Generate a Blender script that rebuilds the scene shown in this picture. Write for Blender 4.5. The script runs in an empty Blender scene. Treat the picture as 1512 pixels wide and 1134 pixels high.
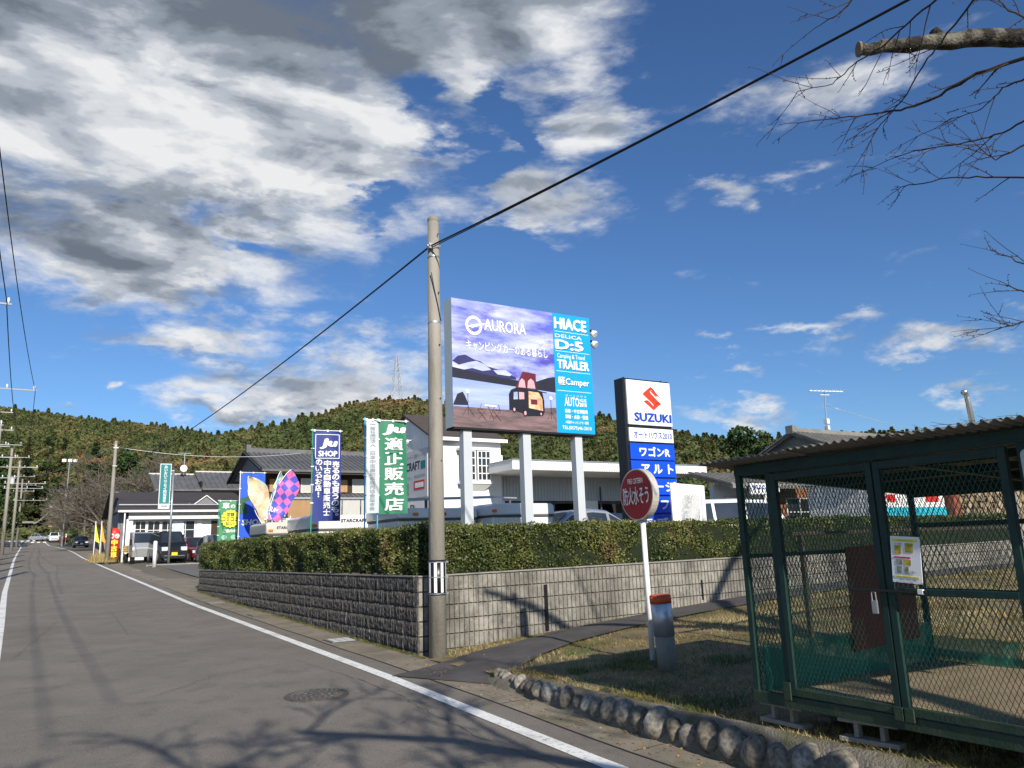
import bpy, bmesh, math, random
import numpy as np
from mathutils import Vector, Matrix, noise as mn
random.seed(7); np.random.seed(7)
S = bpy.context.scene
COL = S.collection
rad = math.radians

# ---------------------------------------------------------------- camera
F_PX, W_PX = 1136.0, 1512.0
cam_d = bpy.data.cameras.new('camera'); cam = bpy.data.objects.new('camera', cam_d); COL.objects.link(cam)
cam_d.sensor_width = 36.0; cam_d.lens = 36.0 * F_PX / W_PX; cam_d.clip_start = 0.05; cam_d.clip_end = 6000
_yaw, _p, _r = rad(31.78), rad(11.8), 0.034
fw = Vector((math.sin(_yaw) * math.cos(_p), math.cos(_yaw) * math.cos(_p), math.sin(_p)))
rt = Vector((math.cos(_yaw), -math.sin(_yaw), 0)); up = rt.cross(fw)
c_, s_ = math.cos(_r), math.sin(_r)
rt2 = rt * c_ - up * s_; up2 = rt * s_ + up * c_
cam.matrix_world = Matrix(((rt2.x, up2.x, -fw.x, 0), (rt2.y, up2.y, -fw.y, 0), (rt2.z, up2.z, -fw.z, 0), (0, 0, 0, 1)))
S.camera = cam

# ---------------------------------------------------------------- exposure
S.view_settings.view_transform = 'Standard'; S.view_settings.look = 'None'
S.view_settings.exposure = 0.2; S.view_settings.gamma = 1.0; S.view_settings.use_curve_mapping = False
S.cycles.max_bounces = 6; S.cycles.transparent_max_bounces = 12
S.cycles.use_denoising = True

# ---------------------------------------------------------------- sun
LD = Vector((0.13, 1.0, -0.55)).normalized()          # the way the light travels
sun_d = bpy.data.lights.new('sun', 'SUN'); sun = bpy.data.objects.new('sun', sun_d); COL.objects.link(sun)
sun_d.energy = 5.0; sun_d.angle = rad(0.55); sun_d.color = (1.0, 0.93, 0.81)
sun.rotation_euler = LD.to_track_quat('-Z', 'Y').to_euler(); sun.location = (0, -20, 30)
SUN_EL = math.asin(-LD.z); SUN_AZ = math.atan2(-LD.x, -LD.y)

# ---------------------------------------------------------------- sky and clouds
world = bpy.data.worlds.new('World'); S.world = world; world.use_nodes = True
nt = world.node_tree; N = nt.nodes; LK = nt.links; N.clear()
def nd(t, **k):
    n = N.new(t)
    for a, b in k.items(): setattr(n, a, b)
    return n
def M(op, a, b=None, c=None, clamp=False):
    n = nd('ShaderNodeMath', operation=op, use_clamp=clamp)
    for i, v in enumerate((a, b, c)):
        if v is None: continue
        if isinstance(v, (int, float)): n.inputs[i].default_value = v
        else: LK.new(v, n.inputs[i])
    return n.outputs[0]
out = nd('ShaderNodeOutputWorld'); bg = nd('ShaderNodeBackground'); LK.new(bg.outputs[0], out.inputs[0])
bg.inputs[1].default_value = 0.10
sky = nd('ShaderNodeTexSky', sky_type='NISHITA'); sky.sun_disc = False
sky.sun_elevation = SUN_EL; sky.sun_rotation = SUN_AZ % (2 * math.pi)
sky.air_density = 1.0; sky.dust_density = 0.35; sky.ozone_density = 2.5; sky.altitude = 200
geo = nd('ShaderNodeNewGeometry'); sep = nd('ShaderNodeSeparateXYZ')
vneg = nd('ShaderNodeVectorMath', operation='SCALE'); vneg.inputs['Scale'].default_value = -1
tc = nd('ShaderNodeTexCoord'); LK.new(tc.outputs['Generated'], sep.inputs[0])
dx, dy, dz = sep.outputs
az = M('MULTIPLY', M('ARCTAN2', dx, dy), 57.2958)
el = M('MULTIPLY', M('ARCSINE', dz), 57.2958)
# cloud-layer coordinates: the direction projected on a plane overhead
den = M('ADD', M('MAXIMUM', dz, 0.0), 0.42)
cx_ = M('DIVIDE', dx, den); cy_ = M('DIVIDE', dy, den)
cmb = nd('ShaderNodeCombineXYZ'); LK.new(cx_, cmb.inputs[0]); LK.new(cy_, cmb.inputs[1]); LK.new(M('MULTIPLY', dz, 2.6), cmb.inputs[2])
def noi(scale, detail=8, rough=0.55, off=(0, 0, 0), dist=0.0):
    mp = nd('ShaderNodeMapping'); mp.inputs['Location'].default_value = off; LK.new(cmb.outputs[0], mp.inputs[0])
    n = nd('ShaderNodeTexNoise'); n.inputs['Scale'].default_value = scale; n.inputs['Detail'].default_value = detail
    n.inputs['Roughness'].default_value = rough; n.inputs['Distortion'].default_value = dist
    LK.new(mp.outputs[0], n.inputs['Vector']); return n.outputs['Fac']
# direction in degrees, its outline broken up by noise so that every cloud edge is ragged
wn = nd('ShaderNodeTexNoise'); wn.inputs['Scale'].default_value = 6.0; wn.inputs['Detail'].default_value = 7; wn.inputs['Roughness'].default_value = 0.6
LK.new(cmb.outputs[0], wn.inputs['Vector'])
wsep = nd('ShaderNodeSeparateXYZ'); LK.new(wn.outputs['Color'], wsep.inputs[0])
ae = nd('ShaderNodeCombineXYZ'); LK.new(M('ADD', az, M('MULTIPLY', M('SUBTRACT', wsep.outputs[0], .5), 16.0)), ae.inputs[0]); LK.new(M('ADD', el, M('MULTIPLY', M('SUBTRACT', wsep.outputs[1], .5), 9.0)), ae.inputs[1])
def blob(a, e, wa, we):
    s1 = nd('ShaderNodeVectorMath', operation='SUBTRACT'); LK.new(ae.outputs[0], s1.inputs[0]); s1.inputs[1].default_value = (a, e, 0)
    s2 = nd('ShaderNodeVectorMath', operation='MULTIPLY'); LK.new(s1.outputs[0], s2.inputs[0]); s2.inputs[1].default_value = (1 / wa, 1 / we, 0)
    s3 = nd('ShaderNodeVectorMath', operation='LENGTH'); LK.new(s2.outputs[0], s3.inputs[0])
    return M('SUBTRACT', 1.0, s3.outputs['Value'])
CL = [(3.9,30.5,29,14,1.7),(26.7,37.2,19.0,6.4,1.5),(17.0,28.0,15,6.2,1.5),(38.6,29.9,4.8,3.4,.95),(35.5,25.4,7.0,4.2,1.1),(5.0,20.2,13,5.0,1.3),
      (9,15.2,7,2.2,.95),(18.5,12.0,12.5,3.9,1.2),(12.0,10.4,7.6,1.6,.9),(58.2,29.4,8.0,2.4,.85),(51.3,24.3,3.0,1.5,.75),(54.9,25.1,2.6,1.0,.45),
      (46.8,14.1,2.0,1.1,.6),(47.8,12.0,2.6,1.0,.6),(53.9,14.3,4.9,.9,.55),(61.7,12.2,6.4,1.6,.95),(47.8,8.7,6.6,1.3,.7),(1.2,10.3,1.0,0.7,.8),(63.1,8.3,3.3,0.9,.6),
      (31,33.5,5,3,.9),(37.5,33.5,5,2.8,.8),(-38,26,22,12,1.2),(-70,14,30,6,1.0),(100,20,20,6,.8),(128,34,25,9,1.0),(170,16,26,6,1.0),(-130,30,30,10,1.0)]
NEG = [(26.3,32.6,3.0,2.0,.85),(27.6,29.6,3.6,1.8,.85),(30.8,26.8,3.0,2.0,.95),(21.9,24.4,3.6,1.3,.9),(31.5,22.9,4,1.4,.6),(11.5,21.8,3,1.0,.7),(33.0,31.2,2.0,3.4,1.0)]
acc = None
for a, e, wa, we, g in CL:
    v = M('MULTIPLY', M('MAXIMUM', blob(a, e, wa, we), -0.45), g)
    if acc is None: acc = v
    else: acc = M('SMOOTH_MAX', acc, v, 0.10)
for a, e, wa, we, g in NEG:
    acc = M('SUBTRACT', acc, M('MULTIPLY', M('MAXIMUM', blob(a, e, wa, we), 0.0), g))
acc = M('MINIMUM', acc, 1.15)
n1 = noi(5.2, 10, 0.58, (3.1, 0.4, 0), 0.25); n2 = noi(17.0, 8, 0.62, (1, 5, 2), 0.1)
dens = M('ADD', acc, M('MULTIPLY', M('SUBTRACT', n1, 0.5), 1.9))
dens = M('ADD', dens, M('MULTIPLY', M('SUBTRACT', n2, 0.5), 0.70))
mr = nd('ShaderNodeMapRange', interpolation_type='SMOOTHSTEP'); LK.new(dens, mr.inputs[0])
mr.inputs[1].default_value = 0.0; mr.inputs[2].default_value = 0.90
alpha = mr.outputs[0]
# shading of the cloud: thick parts are grey underneath, thin sunward parts white
DK = [(12,39.5,30,8.0,1.7),(-12,30,10,10,.30),(-1,20.5,12,3.6,.8),(12.0,24.0,12,1.6,.55),(17,9.9,12,1.0,.5),(9,17.8,9,1.1,.45),(9,13.7,6,.7,.4),(24,26.8,8,1.3,.35),(-100,30,60,16,.4)]
dk = None
for a, e, wa, we, g in DK:
    v = M('MULTIPLY', M('MULTIPLY', M('MAXIMUM', blob(a, e, wa, we), 0.0), g * 2.0), 1.0)
    v = M('MULTIPLY', M('TANH', v), .62)
    dk = v if dk is None else M('ADD', dk, v)
n1s = noi(5.2, 7, 0.54, (3.1 - 0.02, 0.4 + 0.05, -.03), 0.25)       # the same noise a step nearer the sun
n1c = noi(5.2, 7, 0.54, (3.1, 0.4, 0), 0.25)
relief = M('MULTIPLY', M('SUBTRACT', n1c, n1s), 2.6)
thick = M('MULTIPLY', M('MINIMUM', M('MAXIMUM', M('SUBTRACT', dens, 0.5), 0.0), 1.0), -0.22)
shade = M('ADD', M('ADD', 0.83, relief), thick)
n3 = noi(2.8, 8, 0.52, (7, 7, 1), .3); n4 = noi(9.0, 8, 0.58, (2, 1, 4), .2)
shade = M('ADD', shade, M('MULTIPLY', M('SUBTRACT', n3, 0.5), 1.05))
shade = M('ADD', shade, M('MULTIPLY', M('SUBTRACT', n4, 0.5), 0.5))
shade = M('SUBTRACT', shade, M('MINIMUM', dk, 0.62))
cr = nd('ShaderNodeValToRGB'); LK.new(shade, cr.inputs[0]); cr.color_ramp.interpolation = 'EASE'
els = cr.color_ramp.elements; els[0].position = -0.0; els[0].color = (1.35, 1.62, 2.05, 1); els[1].position = 1.0; els[1].color = (7.3, 7.4, 7.5, 1)
e = els.new(0.35); e.color = (2.5, 2.85, 3.4, 1); e = els.new(0.62); e.color = (4.3, 4.65, 5.2, 1); e = els.new(0.80); e.color = (6.0, 6.2, 6.5, 1)
hs = nd('ShaderNodeHueSaturation'); hs.inputs['Saturation'].default_value = 1.05; LK.new(sky.outputs[0], hs.inputs['Color'])
skyg = nd('ShaderNodeVectorMath', operation='MULTIPLY'); LK.new(hs.outputs[0], skyg.inputs[0]); skyg.inputs[1].default_value = (0.60, 0.80, 1.04)
mix = nd('ShaderNodeMix', data_type='RGBA'); LK.new(alpha, mix.inputs[0]); LK.new(skyg.outputs[0], mix.inputs[6]); LK.new(cr.outputs[0], mix.inputs[7])
LK.new(mix.outputs[2], bg.inputs[0])

# ================================================================ helpers
def mat(name, col, rough=0.8, var=0.12, scale=4.0, bump=0.0, bscale=60.0, metal=0.0, spec=0.35, col2=None, coat=0.0, detail=6, stretch=(1, 1, 1), space='Object', trans=0.0, thr=None):
    m = bpy.data.materials.new(name); m.use_nodes = True
    t = m.node_tree; b = t.nodes['Principled BSDF']; L = t.links
    b.inputs['Roughness'].default_value = rough; b.inputs['Metallic'].default_value = metal
    b.inputs['Specular IOR Level'].default_value = spec; b.inputs['Coat Weight'].default_value = coat
    if coat: b.inputs['Coat Roughness'].default_value = 0.06
    tcn = t.nodes.new('ShaderNodeTexCoord'); mp = t.nodes.new('ShaderNodeMapping'); mp.inputs['Scale'].default_value = stretch
    if space == 'World':
        g = t.nodes.new('ShaderNodeNewGeometry'); L.new(g.outputs['Position'], mp.inputs[0])
    else: L.new(tcn.outputs[space], mp.inputs[0])
    no = t.nodes.new('ShaderNodeTexNoise'); no.inputs['Scale'].default_value = scale; no.inputs['Detail'].default_value = detail; no.inputs['Roughness'].default_value = 0.62
    L.new(mp.outputs[0], no.inputs['Vector'])
    r = t.nodes.new('ShaderNodeValToRGB'); L.new(no.outputs['Fac'], r.inputs[0])
    c2 = col2 if col2 else tuple(max(0, c * (1 + var)) for c in col); c1 = col if col2 else tuple(c * (1 - var) for c in col)
    lo, hi = thr if thr else (0.3, 0.7)
    r.color_ramp.elements[0].position = lo; r.color_ramp.elements[1].position = hi
    r.color_ramp.elements[0].color = (*c1, 1); r.color_ramp.elements[1].color = (*c2, 1)
    L.new(r.outputs[0], b.inputs['Base Color'])
    if bump:
        bn = t.nodes.new('ShaderNodeTexNoise'); bn.inputs['Scale'].default_value = bscale; bn.inputs['Detail'].default_value = 5
        L.new(mp.outputs[0], bn.inputs['Vector'])
        bp = t.nodes.new('ShaderNodeBump'); bp.inputs['Strength'].default_value = bump; bp.inputs['Distance'].default_value = 0.02
        L.new(bn.outputs['Fac'], bp.inputs['Height']); L.new(bp.outputs[0], b.inputs['Normal'])
    if trans: b.inputs['Transmission Weight'].default_value = trans
    return m

def add_layer(m, col, scale, lo, hi, space='World', stretch=(1, 1, 1), detail=6):
    """a second stain layer over the base colour"""
    t = m.node_tree; b = t.nodes['Principled BSDF']; L = t.links
    src = b.inputs['Base Color'].links[0].from_socket
    mp = t.nodes.new('ShaderNodeMapping'); mp.inputs['Scale'].default_value = stretch
    if space == 'World':
        g = t.nodes.new('ShaderNodeNewGeometry'); L.new(g.outputs['Position'], mp.inputs[0])
    else:
        g = t.nodes.new('ShaderNodeTexCoord'); L.new(g.outputs['Object'], mp.inputs[0])
    no = t.nodes.new('ShaderNodeTexNoise'); no.inputs['Scale'].default_value = scale; no.inputs['Detail'].default_value = detail; no.inputs['Roughness'].default_value = 0.65
    L.new(mp.outputs[0], no.inputs['Vector'])
    mrr = t.nodes.new('ShaderNodeMapRange'); mrr.inputs[1].default_value = lo; mrr.inputs[2].default_value = hi; L.new(no.outputs['Fac'], mrr.inputs[0])
    mx = t.nodes.new('ShaderNodeMix'); mx.data_type = 'RGBA'; L.new(mrr.outputs[0], mx.inputs[0]); L.new(src, mx.inputs[6]); mx.inputs[7].default_value = (*col, 1)
    L.new(mx.outputs[2], b.inputs['Base Color'])
    return m

def rand_mat(name, stops, rough=0.85, scale=0.02, noise_amt=0.5, spec=0.15, transl=0.0, fine=0.0):
    """colour picked per instance/object plus large noise patches"""
    m = bpy.data.materials.new(name); m.use_nodes = True
    t = m.node_tree; b = t.nodes['Principled BSDF']; L = t.links
    b.inputs['Roughness'].default_value = rough; b.inputs['Specular IOR Level'].default_value = spec
    oi = t.nodes.new('ShaderNodeObjectInfo'); g = t.nodes.new('ShaderNodeNewGeometry')
    no = t.nodes.new('ShaderNodeTexNoise'); no.inputs['Scale'].default_value = scale; no.inputs['Detail'].default_value = 3
    L.new(oi.outputs['Location'] if noise_amt < 0 else g.outputs['Position'], no.inputs['Vector'])
    a = t.nodes.new('ShaderNodeMath'); a.operation = 'MULTIPLY'; a.inputs[1].default_value = 1 - abs(noise_amt); L.new(oi.outputs['Random'], a.inputs[0])
    c = t.nodes.new('ShaderNodeMapRange'); c.inputs[1].default_value = 0.3; c.inputs[2].default_value = 0.7; c.inputs[4].default_value = abs(noise_amt); L.new(no.outputs['Fac'], c.inputs[0])
    d = t.nodes.new('ShaderNodeMath'); d.operation = 'ADD'; L.new(a.outputs[0], d.inputs[0]); L.new(c.outputs[0], d.inputs[1])
    r = t.nodes.new('ShaderNodeValToRGB'); L.new(d.outputs[0], r.inputs[0])
    el_ = r.color_ramp.elements
    el_[0].position = stops[0][0]; el_[0].color = (*stops[0][1], 1); el_[1].position = stops[-1][0]; el_[1].color = (*stops[-1][1], 1)
    for p, cc in stops[1:-1]:
        q = el_.new(p); q.color = (*cc, 1)
    src = r.outputs[0]
    if fine:
        n2_ = t.nodes.new('ShaderNodeTexNoise'); n2_.inputs['Scale'].default_value = fine; n2_.inputs['Detail'].default_value = 2
        L.new(g.outputs['Position'], n2_.inputs['Vector'])
        mr_ = t.nodes.new('ShaderNodeMapRange'); mr_.inputs[1].default_value = .3; mr_.inputs[2].default_value = .7; mr_.inputs[3].default_value = .55; mr_.inputs[4].default_value = 1.45; L.new(n2_.outputs['Fac'], mr_.inputs[0])
        vm = t.nodes.new('ShaderNodeVectorMath'); vm.operation = 'SCALE'; L.new(src, vm.inputs[0]); L.new(mr_.outputs[0], vm.inputs['Scale']); src = vm.outputs[0]
    L.new(src, b.inputs['Base Color'])
    return m

class MB:
    def __init__(s): s.v = []; s.f = []; s.m = []
    def add(s, vs, fs, m=0):
        o = len(s.v); s.v += [tuple(x) for x in vs]; s.f += [tuple(i + o for i in f) for f in fs]; s.m += [m] * len(fs); return s
    def box(s, x0, y0, z0, x1, y1, z1, m=0):
        return s.add([(x0,y0,z0),(x1,y0,z0),(x1,y1,z0),(x0,y1,z0),(x0,y0,z1),(x1,y0,z1),(x1,y1,z1),(x0,y1,z1)],
                     [(0,3,2,1),(4,5,6,7),(0,1,5,4),(1,2,6,5),(2,3,7,6),(3,0,4,7)], m)
    def quad(s, a, b, c, d, m=0): return s.add([a, b, c, d], [(0, 1, 2, 3)], m)
    def poly(s, pts, m=0): return s.add(pts, [tuple(range(len(pts)))], m)
    def prism(s, pts, d, m=0):
        """polygon pts (3d) extruded by vector d"""
        n = len(pts); p2 = [(p[0]+d[0], p[1]+d[1], p[2]+d[2]) for p in pts]
        return s.add(list(pts) + p2, [tuple(range(n))[::-1], tuple(range(n, 2*n))] + [(i, (i+1) % n, n+(i+1) % n, n+i) for i in range(n)], m)
    def bar(s, p0, p1, w, h=None, m=0, upv=(0, 0, 1)):
        h = h or w; p0 = Vector(p0); p1 = Vector(p1); d = (p1 - p0).normalized(); u = Vector(upv)
        if abs(d.dot(u)) > 0.99: u = Vector((0, 1, 0))
        a = d.cross(u).normalized() * w / 2; b = a.cross(d).normalized() * h / 2
        vs = [p0-a-b, p0+a-b, p0+a+b, p0-a+b, p1-a-b, p1+a-b, p1+a+b, p1-a+b]
        return s.add(vs, [(0,1,2,3),(4,7,6,5),(0,4,5,1),(1,5,6,2),(2,6,7,3),(3,7,4,0)], m)
    def tube(s, pts, rs, n=8, m=0, cap=True):
        pts = [Vector(p) for p in pts]
        if isinstance(rs, (int, float)): rs = [rs] * len(pts)
        o = len(s.v); u = None
        for i, p in enumerate(pts):
            d = (pts[min(i+1, len(pts)-1)] - pts[max(i-1, 0)]).normalized()
            if u is None: u = d.orthogonal().normalized()
            else: u = (u - d * u.dot(d)); u = u.normalized() if u.length > 1e-6 else d.orthogonal().normalized()
            w = d.cross(u)
            for k in range(n):
                t = 2 * math.pi * k / n; s.v.append(tuple(p + (u * math.cos(t) + w * math.sin(t)) * rs[i]))
        for i in range(len(pts) - 1):
            for k in range(n):
                a = o + i*n + k; b = o + i*n + (k+1) % n; s.f.append((a, b, b+n, a+n)); s.m.append(m)
        if cap:
            s.f.append(tuple(o + k for k in range(n))[::-1]); s.m.append(m)
            e_ = o + (len(pts)-1)*n; s.f.append(tuple(e_ + k for k in range(n))); s.m.append(m)
        return s
    def build(s, name, mats, parent=None, smooth=False, world=False, loc=None, bevel=0):
        me = bpy.data.meshes.new(name)
        v = s.v
        if world and parent is not None:
            root = Vector((0, 0, 0)); q = parent
            while q is not None: root += q.location; q = q.parent
            v = [(a[0]-root.x, a[1]-root.y, a[2]-root.z) for a in v]
        me.from_pydata(v, [], s.f)
        for mm in (mats if isinstance(mats, (list, tuple)) else [mats]): me.materials.append(mm)
        if len(me.materials) > 1: me.polygons.foreach_set('material_index', s.m)
        if smooth: me.polygons.foreach_set('use_smooth', [True] * len(me.polygons))
        me.update()
        o = bpy.data.objects.new(name, me); COL.objects.link(o)
        if parent is not None: o.parent = parent
        if loc: o.location = loc
        if bevel:
            b = o.modifiers.new('bevel', 'BEVEL'); b.width = bevel; b.segments = 2; b.limit_method = 'ANGLE'
        return o

def tag(o, label=None, cat=None, group=None, kind=None):
    if label: o['label'] = label
    if cat: o['category'] = cat
    if group: o['group'] = group
    if kind: o['kind'] = kind
    return o
def empty(name, loc, rz=0, **k):
    o = bpy.data.objects.new(name, None); COL.objects.link(o); o.location = loc; o.rotation_euler = (0, 0, rz); o.empty_display_size = .2
    return tag(o, **k)
def copy_tree(o, parent=None):
    c = o.copy(); COL.objects.link(c)
    if parent is not None: c.parent = parent
    for ch in list(o.children): copy_tree(ch, c)
    return c
def np_mesh(name, V, F, mats, parent=None, smooth=False):
    """V (n,3), F (m,k) arrays"""
    me = bpy.data.meshes.new(name); k = F.shape[1]
    me.vertices.add(len(V)); me.vertices.foreach_set('co', V.astype(np.float32).ravel())
    me.loops.add(F.size); me.loops.foreach_set('vertex_index', F.astype(np.int32).ravel())
    me.polygons.add(len(F)); me.polygons.foreach_set('loop_start', np.arange(0, F.size, k, dtype=np.int32))
    try: me.polygons.foreach_set('loop_total', np.full(len(F), k, dtype=np.int32))
    except Exception: pass
    if smooth: me.polygons.foreach_set('use_smooth', np.ones(len(F), dtype=bool))
    me.update(calc_edges=True)
    for mm in (mats if isinstance(mats, (list, tuple)) else [mats]): me.materials.append(mm)
    o = bpy.data.objects.new(name, me); COL.objects.link(o)
    if parent is not None: o.parent = parent
    return o

_tcache = {}
def text_mesh(s, bold=0.0, spacing=1.0):
    k = (s, bold, spacing)
    if k in _tcache: return _tcache[k]
    c = bpy.data.curves.new('lettering', 'FONT'); c.body = s; c.size = 1.0; c.align_x = 'CENTER' if '\n' in s else 'LEFT'
    c.space_line = 0.92 if '\n' in s else 1.0; c.resolution_u = 2; c.fill_mode = 'FRONT'; c.space_character = spacing
    o = bpy.data.objects.new('lettering', c); me = o.to_mesh()
    v = [tuple(x.co) for x in me.vertices]; f = [tuple(p.vertices) for p in me.polygons]
    o.to_mesh_clear(); bpy.data.objects.remove(o); bpy.data.curves.remove(c)
    xs = [p[0] for p in v]; ys = [p[1] for p in v]
    r = (v, f, (min(xs), min(ys), max(xs), max(ys))); _tcache[k] = r
    return r
def bold_offsets(b):
    return [(0, 0)] if b < .004 else [(0, 0), (b, 0), (-b, 0), (0, b*.8), (0, -b*.8)]
def text(s, rect, m, frame, parent, bold=0.0, name='lettering', lift=0.004, shear=0.0, spacing=1.0, keep=False):
    """lettering stretched into rect (u0,v0,u1,v1) of frame = (origin, u, v, n), parent-local"""
    v, f, bb = text_mesh(s, bold, spacing); o, u, w, n = [Vector(a) for a in frame]
    u0, v0, u1, v1 = rect; sx = (u1-u0) / max(1e-6, bb[2]-bb[0]); sy = (v1-v0) / max(1e-6, bb[3]-bb[1])
    if keep: sx = sy = min(sx, sy)
    mb = MB()
    for i, (ox, oy) in enumerate(bold_offsets(bold)):
        pts = []
        for p in v:
            a = u0 + (p[0]+ox-bb[0]) * sx; b = v0 + (p[1]+oy-bb[1]) * sy; a += shear * (b - v0)
            pts.append(o + u*a + w*b + n*(lift + i*.00015))
        mb.add(pts, f)
    ob = mb.build(name, m, parent); ob['kind'] = 'stuff'; return ob
def vtext(s, rect, m, frame, parent, bold=0.0, name='lettering', lift=0.004, fill=0.88):
    """vertical column of characters, each in its own cell, as one mesh"""
    o, u, w, n = [Vector(a) for a in frame]; u0, v0, u1, v1 = rect; k = len(s); h = (v1-v0)/k; mb = MB()
    for i, ch in enumerate(s):
        if ch in ' 　': continue
        v, f, bb = text_mesh(ch, bold); c_h = h*fill; c_w = (u1-u0)*fill
        small = ch in '。、・!'
        bw, bh = bb[2]-bb[0], bb[3]-bb[1]
        sx = c_w / max(bw, 0.75); sy = c_h / max(bh, 0.75)
        cxm = (u0+u1)/2; cym = v1 - h*(i+.5)
        if small and ch in '。、': cxm += (u1-u0)*.22; cym += h*.22
        for j, (ox, oy) in enumerate(bold_offsets(bold)):
            pts = []
            for p in v:
                a = (p[0]+ox-(bb[0]+bb[2])/2); b = (p[1]+oy-(bb[1]+bb[3])/2)
                if ch == 'ー': a, b = b, -a
                pts.append(o + u*(cxm+a*sx) + w*(cym+b*sy) + n*(lift(cxm+a*sx, cym+b*sy) if callable(lift) else lift) + n*(j*.00015))
            mb.add(pts, f)
    ob = mb.build(name, m, parent); ob['kind'] = 'stuff'; return ob

# ---- ground heights
ZY = [(-400,-3),(-50,-2.2),(-10,-1.85),(4.8,-1.6),(9,-1.48),(22.5,-1.245),(32.7,-.98),(49.2,-.57),(75,.1),(93,.72),(125,1.6),(157,2.45),(185,4.2),(200,4.6),(260,5.5),(2000,6)]
def gz(y): return float(np.interp(y, [a for a, b in ZY], [b for a, b in ZY]))
def cxr(y): return float(np.interp(y, [0,110,140,185,230], [0,0,-.6,-2.2,-5]))      # the road bends a little left
def lawn(x, y):
    base = float(np.interp(y, [0, 4.3, 8, 10.3], [-1.33, -1.36, -1.42, -1.47])); sl = float(np.interp(y, [0, 4, 7, 10.3], [.012, .02, .055, .078]))
    k = x - 4.7
    return base + sl * k - (0.0025*k*k if k > 0 else 0) * (y/10.3)
def smooth(a, b, t):
    t = min(1, max(0, (t-a)/(b-a))); return t*t*(3-2*t)

# ================================================================ materials
m_asph = mat('asphalt', (.185,.165,.140), .92, .10, 1.2, .7, 170, col2=(.250,.222,.188), space='World')
add_layer(m_asph, (.145,.130,.110), 0.28, .50, .78, stretch=(1, .35, 1))
add_layer(m_asph, (.155,.140,.118), 2.3, .55, .72, detail=9)
add_layer(m_asph, (.27,.245,.205), 5.5, .60, .80, detail=9)
add_layer(m_asph, (.34,.31,.27), 110, .57, .70, detail=2)
add_layer(m_asph, (.06,.055,.05), 95, .57, .70, detail=2)
m_apron = mat('concrete_apron', (.17,.148,.115), .92, .2, 2.0, .5, 90, col2=(.29,.25,.19), space='World')
add_layer(m_apron, (.10,.10,.045), 1.6, .55, .78)
m_path = mat('path_asphalt', (.065,.06,.06), .93, .2, 2.0, .7, 130, col2=(.115,.105,.10), space='World')
m_line = mat('road_paint', (.74,.74,.71), .75, .05, 9, .3, 120, col2=(.86,.86,.83), space='World')
add_layer(m_line, (.30,.28,.25), 22, .56, .66, detail=9)
add_layer(m_line, (.48,.46,.42), 2.0, .5, .75)
m_soil = mat('soil', (.14,.105,.06), .98, .3, 1.6, .8, 45, col2=(.27,.205,.11), space='World')
add_layer(m_soil, (.06,.075,.022), 0.9, .50, .68)
m_ground = mat('far_ground', (.13,.115,.085), .95, .2, .15, .3, 6, col2=(.17,.15,.11), space='World')
m_lot = mat('lot_asphalt', (.12,.115,.11), .93, .15, .7, .3, 60, col2=(.17,.16,.15), space='World')
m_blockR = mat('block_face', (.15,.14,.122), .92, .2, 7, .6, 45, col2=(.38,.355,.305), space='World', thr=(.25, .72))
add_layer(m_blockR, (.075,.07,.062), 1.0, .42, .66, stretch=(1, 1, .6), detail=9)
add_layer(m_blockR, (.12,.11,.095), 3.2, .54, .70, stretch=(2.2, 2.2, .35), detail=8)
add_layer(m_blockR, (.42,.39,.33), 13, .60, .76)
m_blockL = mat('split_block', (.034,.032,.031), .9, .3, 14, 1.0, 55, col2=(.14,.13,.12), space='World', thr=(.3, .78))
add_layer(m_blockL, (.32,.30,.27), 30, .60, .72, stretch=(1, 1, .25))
m_cap = mat('wall_cap', (.22,.21,.19), .92, .2, 5, .5, 60, col2=(.33,.31,.28), space='World')
m_joint = mat('mortar', (.055,.052,.05), .95, .2)
m_pole = mat('pole_concrete', (.235,.215,.185), .85, .15, 3, .35, 70, col2=(.33,.305,.26), space='World', stretch=(1, 1, .3))
add_layer(m_pole, (.13,.12,.10), 2.2, .56, .8, stretch=(2, 2, .25))
m_white = mat('white_paint', (.80,.80,.79), .55, .03, 3)
m_whitewall = mat('white_siding', (.76,.76,.74), .7, .05, .6, .1, 30, col2=(.82,.82,.81), space='World')
add_layer(m_whitewall, (.62,.61,.58), .8, .55, .85, stretch=(1, 1, .2))
m_greywall = mat('grey_siding', (.20,.20,.22), .8, .1)
m_black = mat('black_metal', (.012,.012,.014), .35, .1, spec=.5)
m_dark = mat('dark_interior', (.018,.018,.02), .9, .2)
m_steel = mat('galvanised', (.42,.44,.46), .42, .08, 8, metal=.7)
m_legs = mat('light_grey_paint', (.50,.53,.56), .5, .03, 2)
m_leg_edge = mat('panel_side', (.52,.58,.58), .5, .03, 1)
m_red = mat('sign_red', (.26,.006,.012), .38, .08, 4, spec=.5)
m_redtxt = mat('sign_lettering', (.72,.70,.70), .45, .03)
m_orange = mat('orange_red_band', (.62,.10,.03), .5, .08)
m_sleeve = mat('steel_sleeve', (.52,.54,.57), .38, .1, 3, metal=.6, stretch=(6, 6, .6))
m_postc = mat('post_concrete', (.24,.23,.19), .9, .15, 6, .4, 80)
m_green = mat('cage_green', (.007,.026,.022), .5, .2, 9, .15, 90, col2=(.014,.046,.038), spec=.35)
m_greenrust = mat('cage_green_worn', (.016,.040,.027), .6, .2, 7, .2, 60, col2=(.045,.065,.038), spec=.3)
add_layer(m_greenrust, (.13,.10,.05), 9, .60, .75, space='Object')
m_mesh = mat('mesh_green', (.020,.085,.064), .45, .1, metal=.3, spec=.5)
m_roofp = mat('corrugated_sheet', (.10,.093,.078), .8, .2, 3, .2, 40, col2=(.22,.205,.17), space='World')
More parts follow.
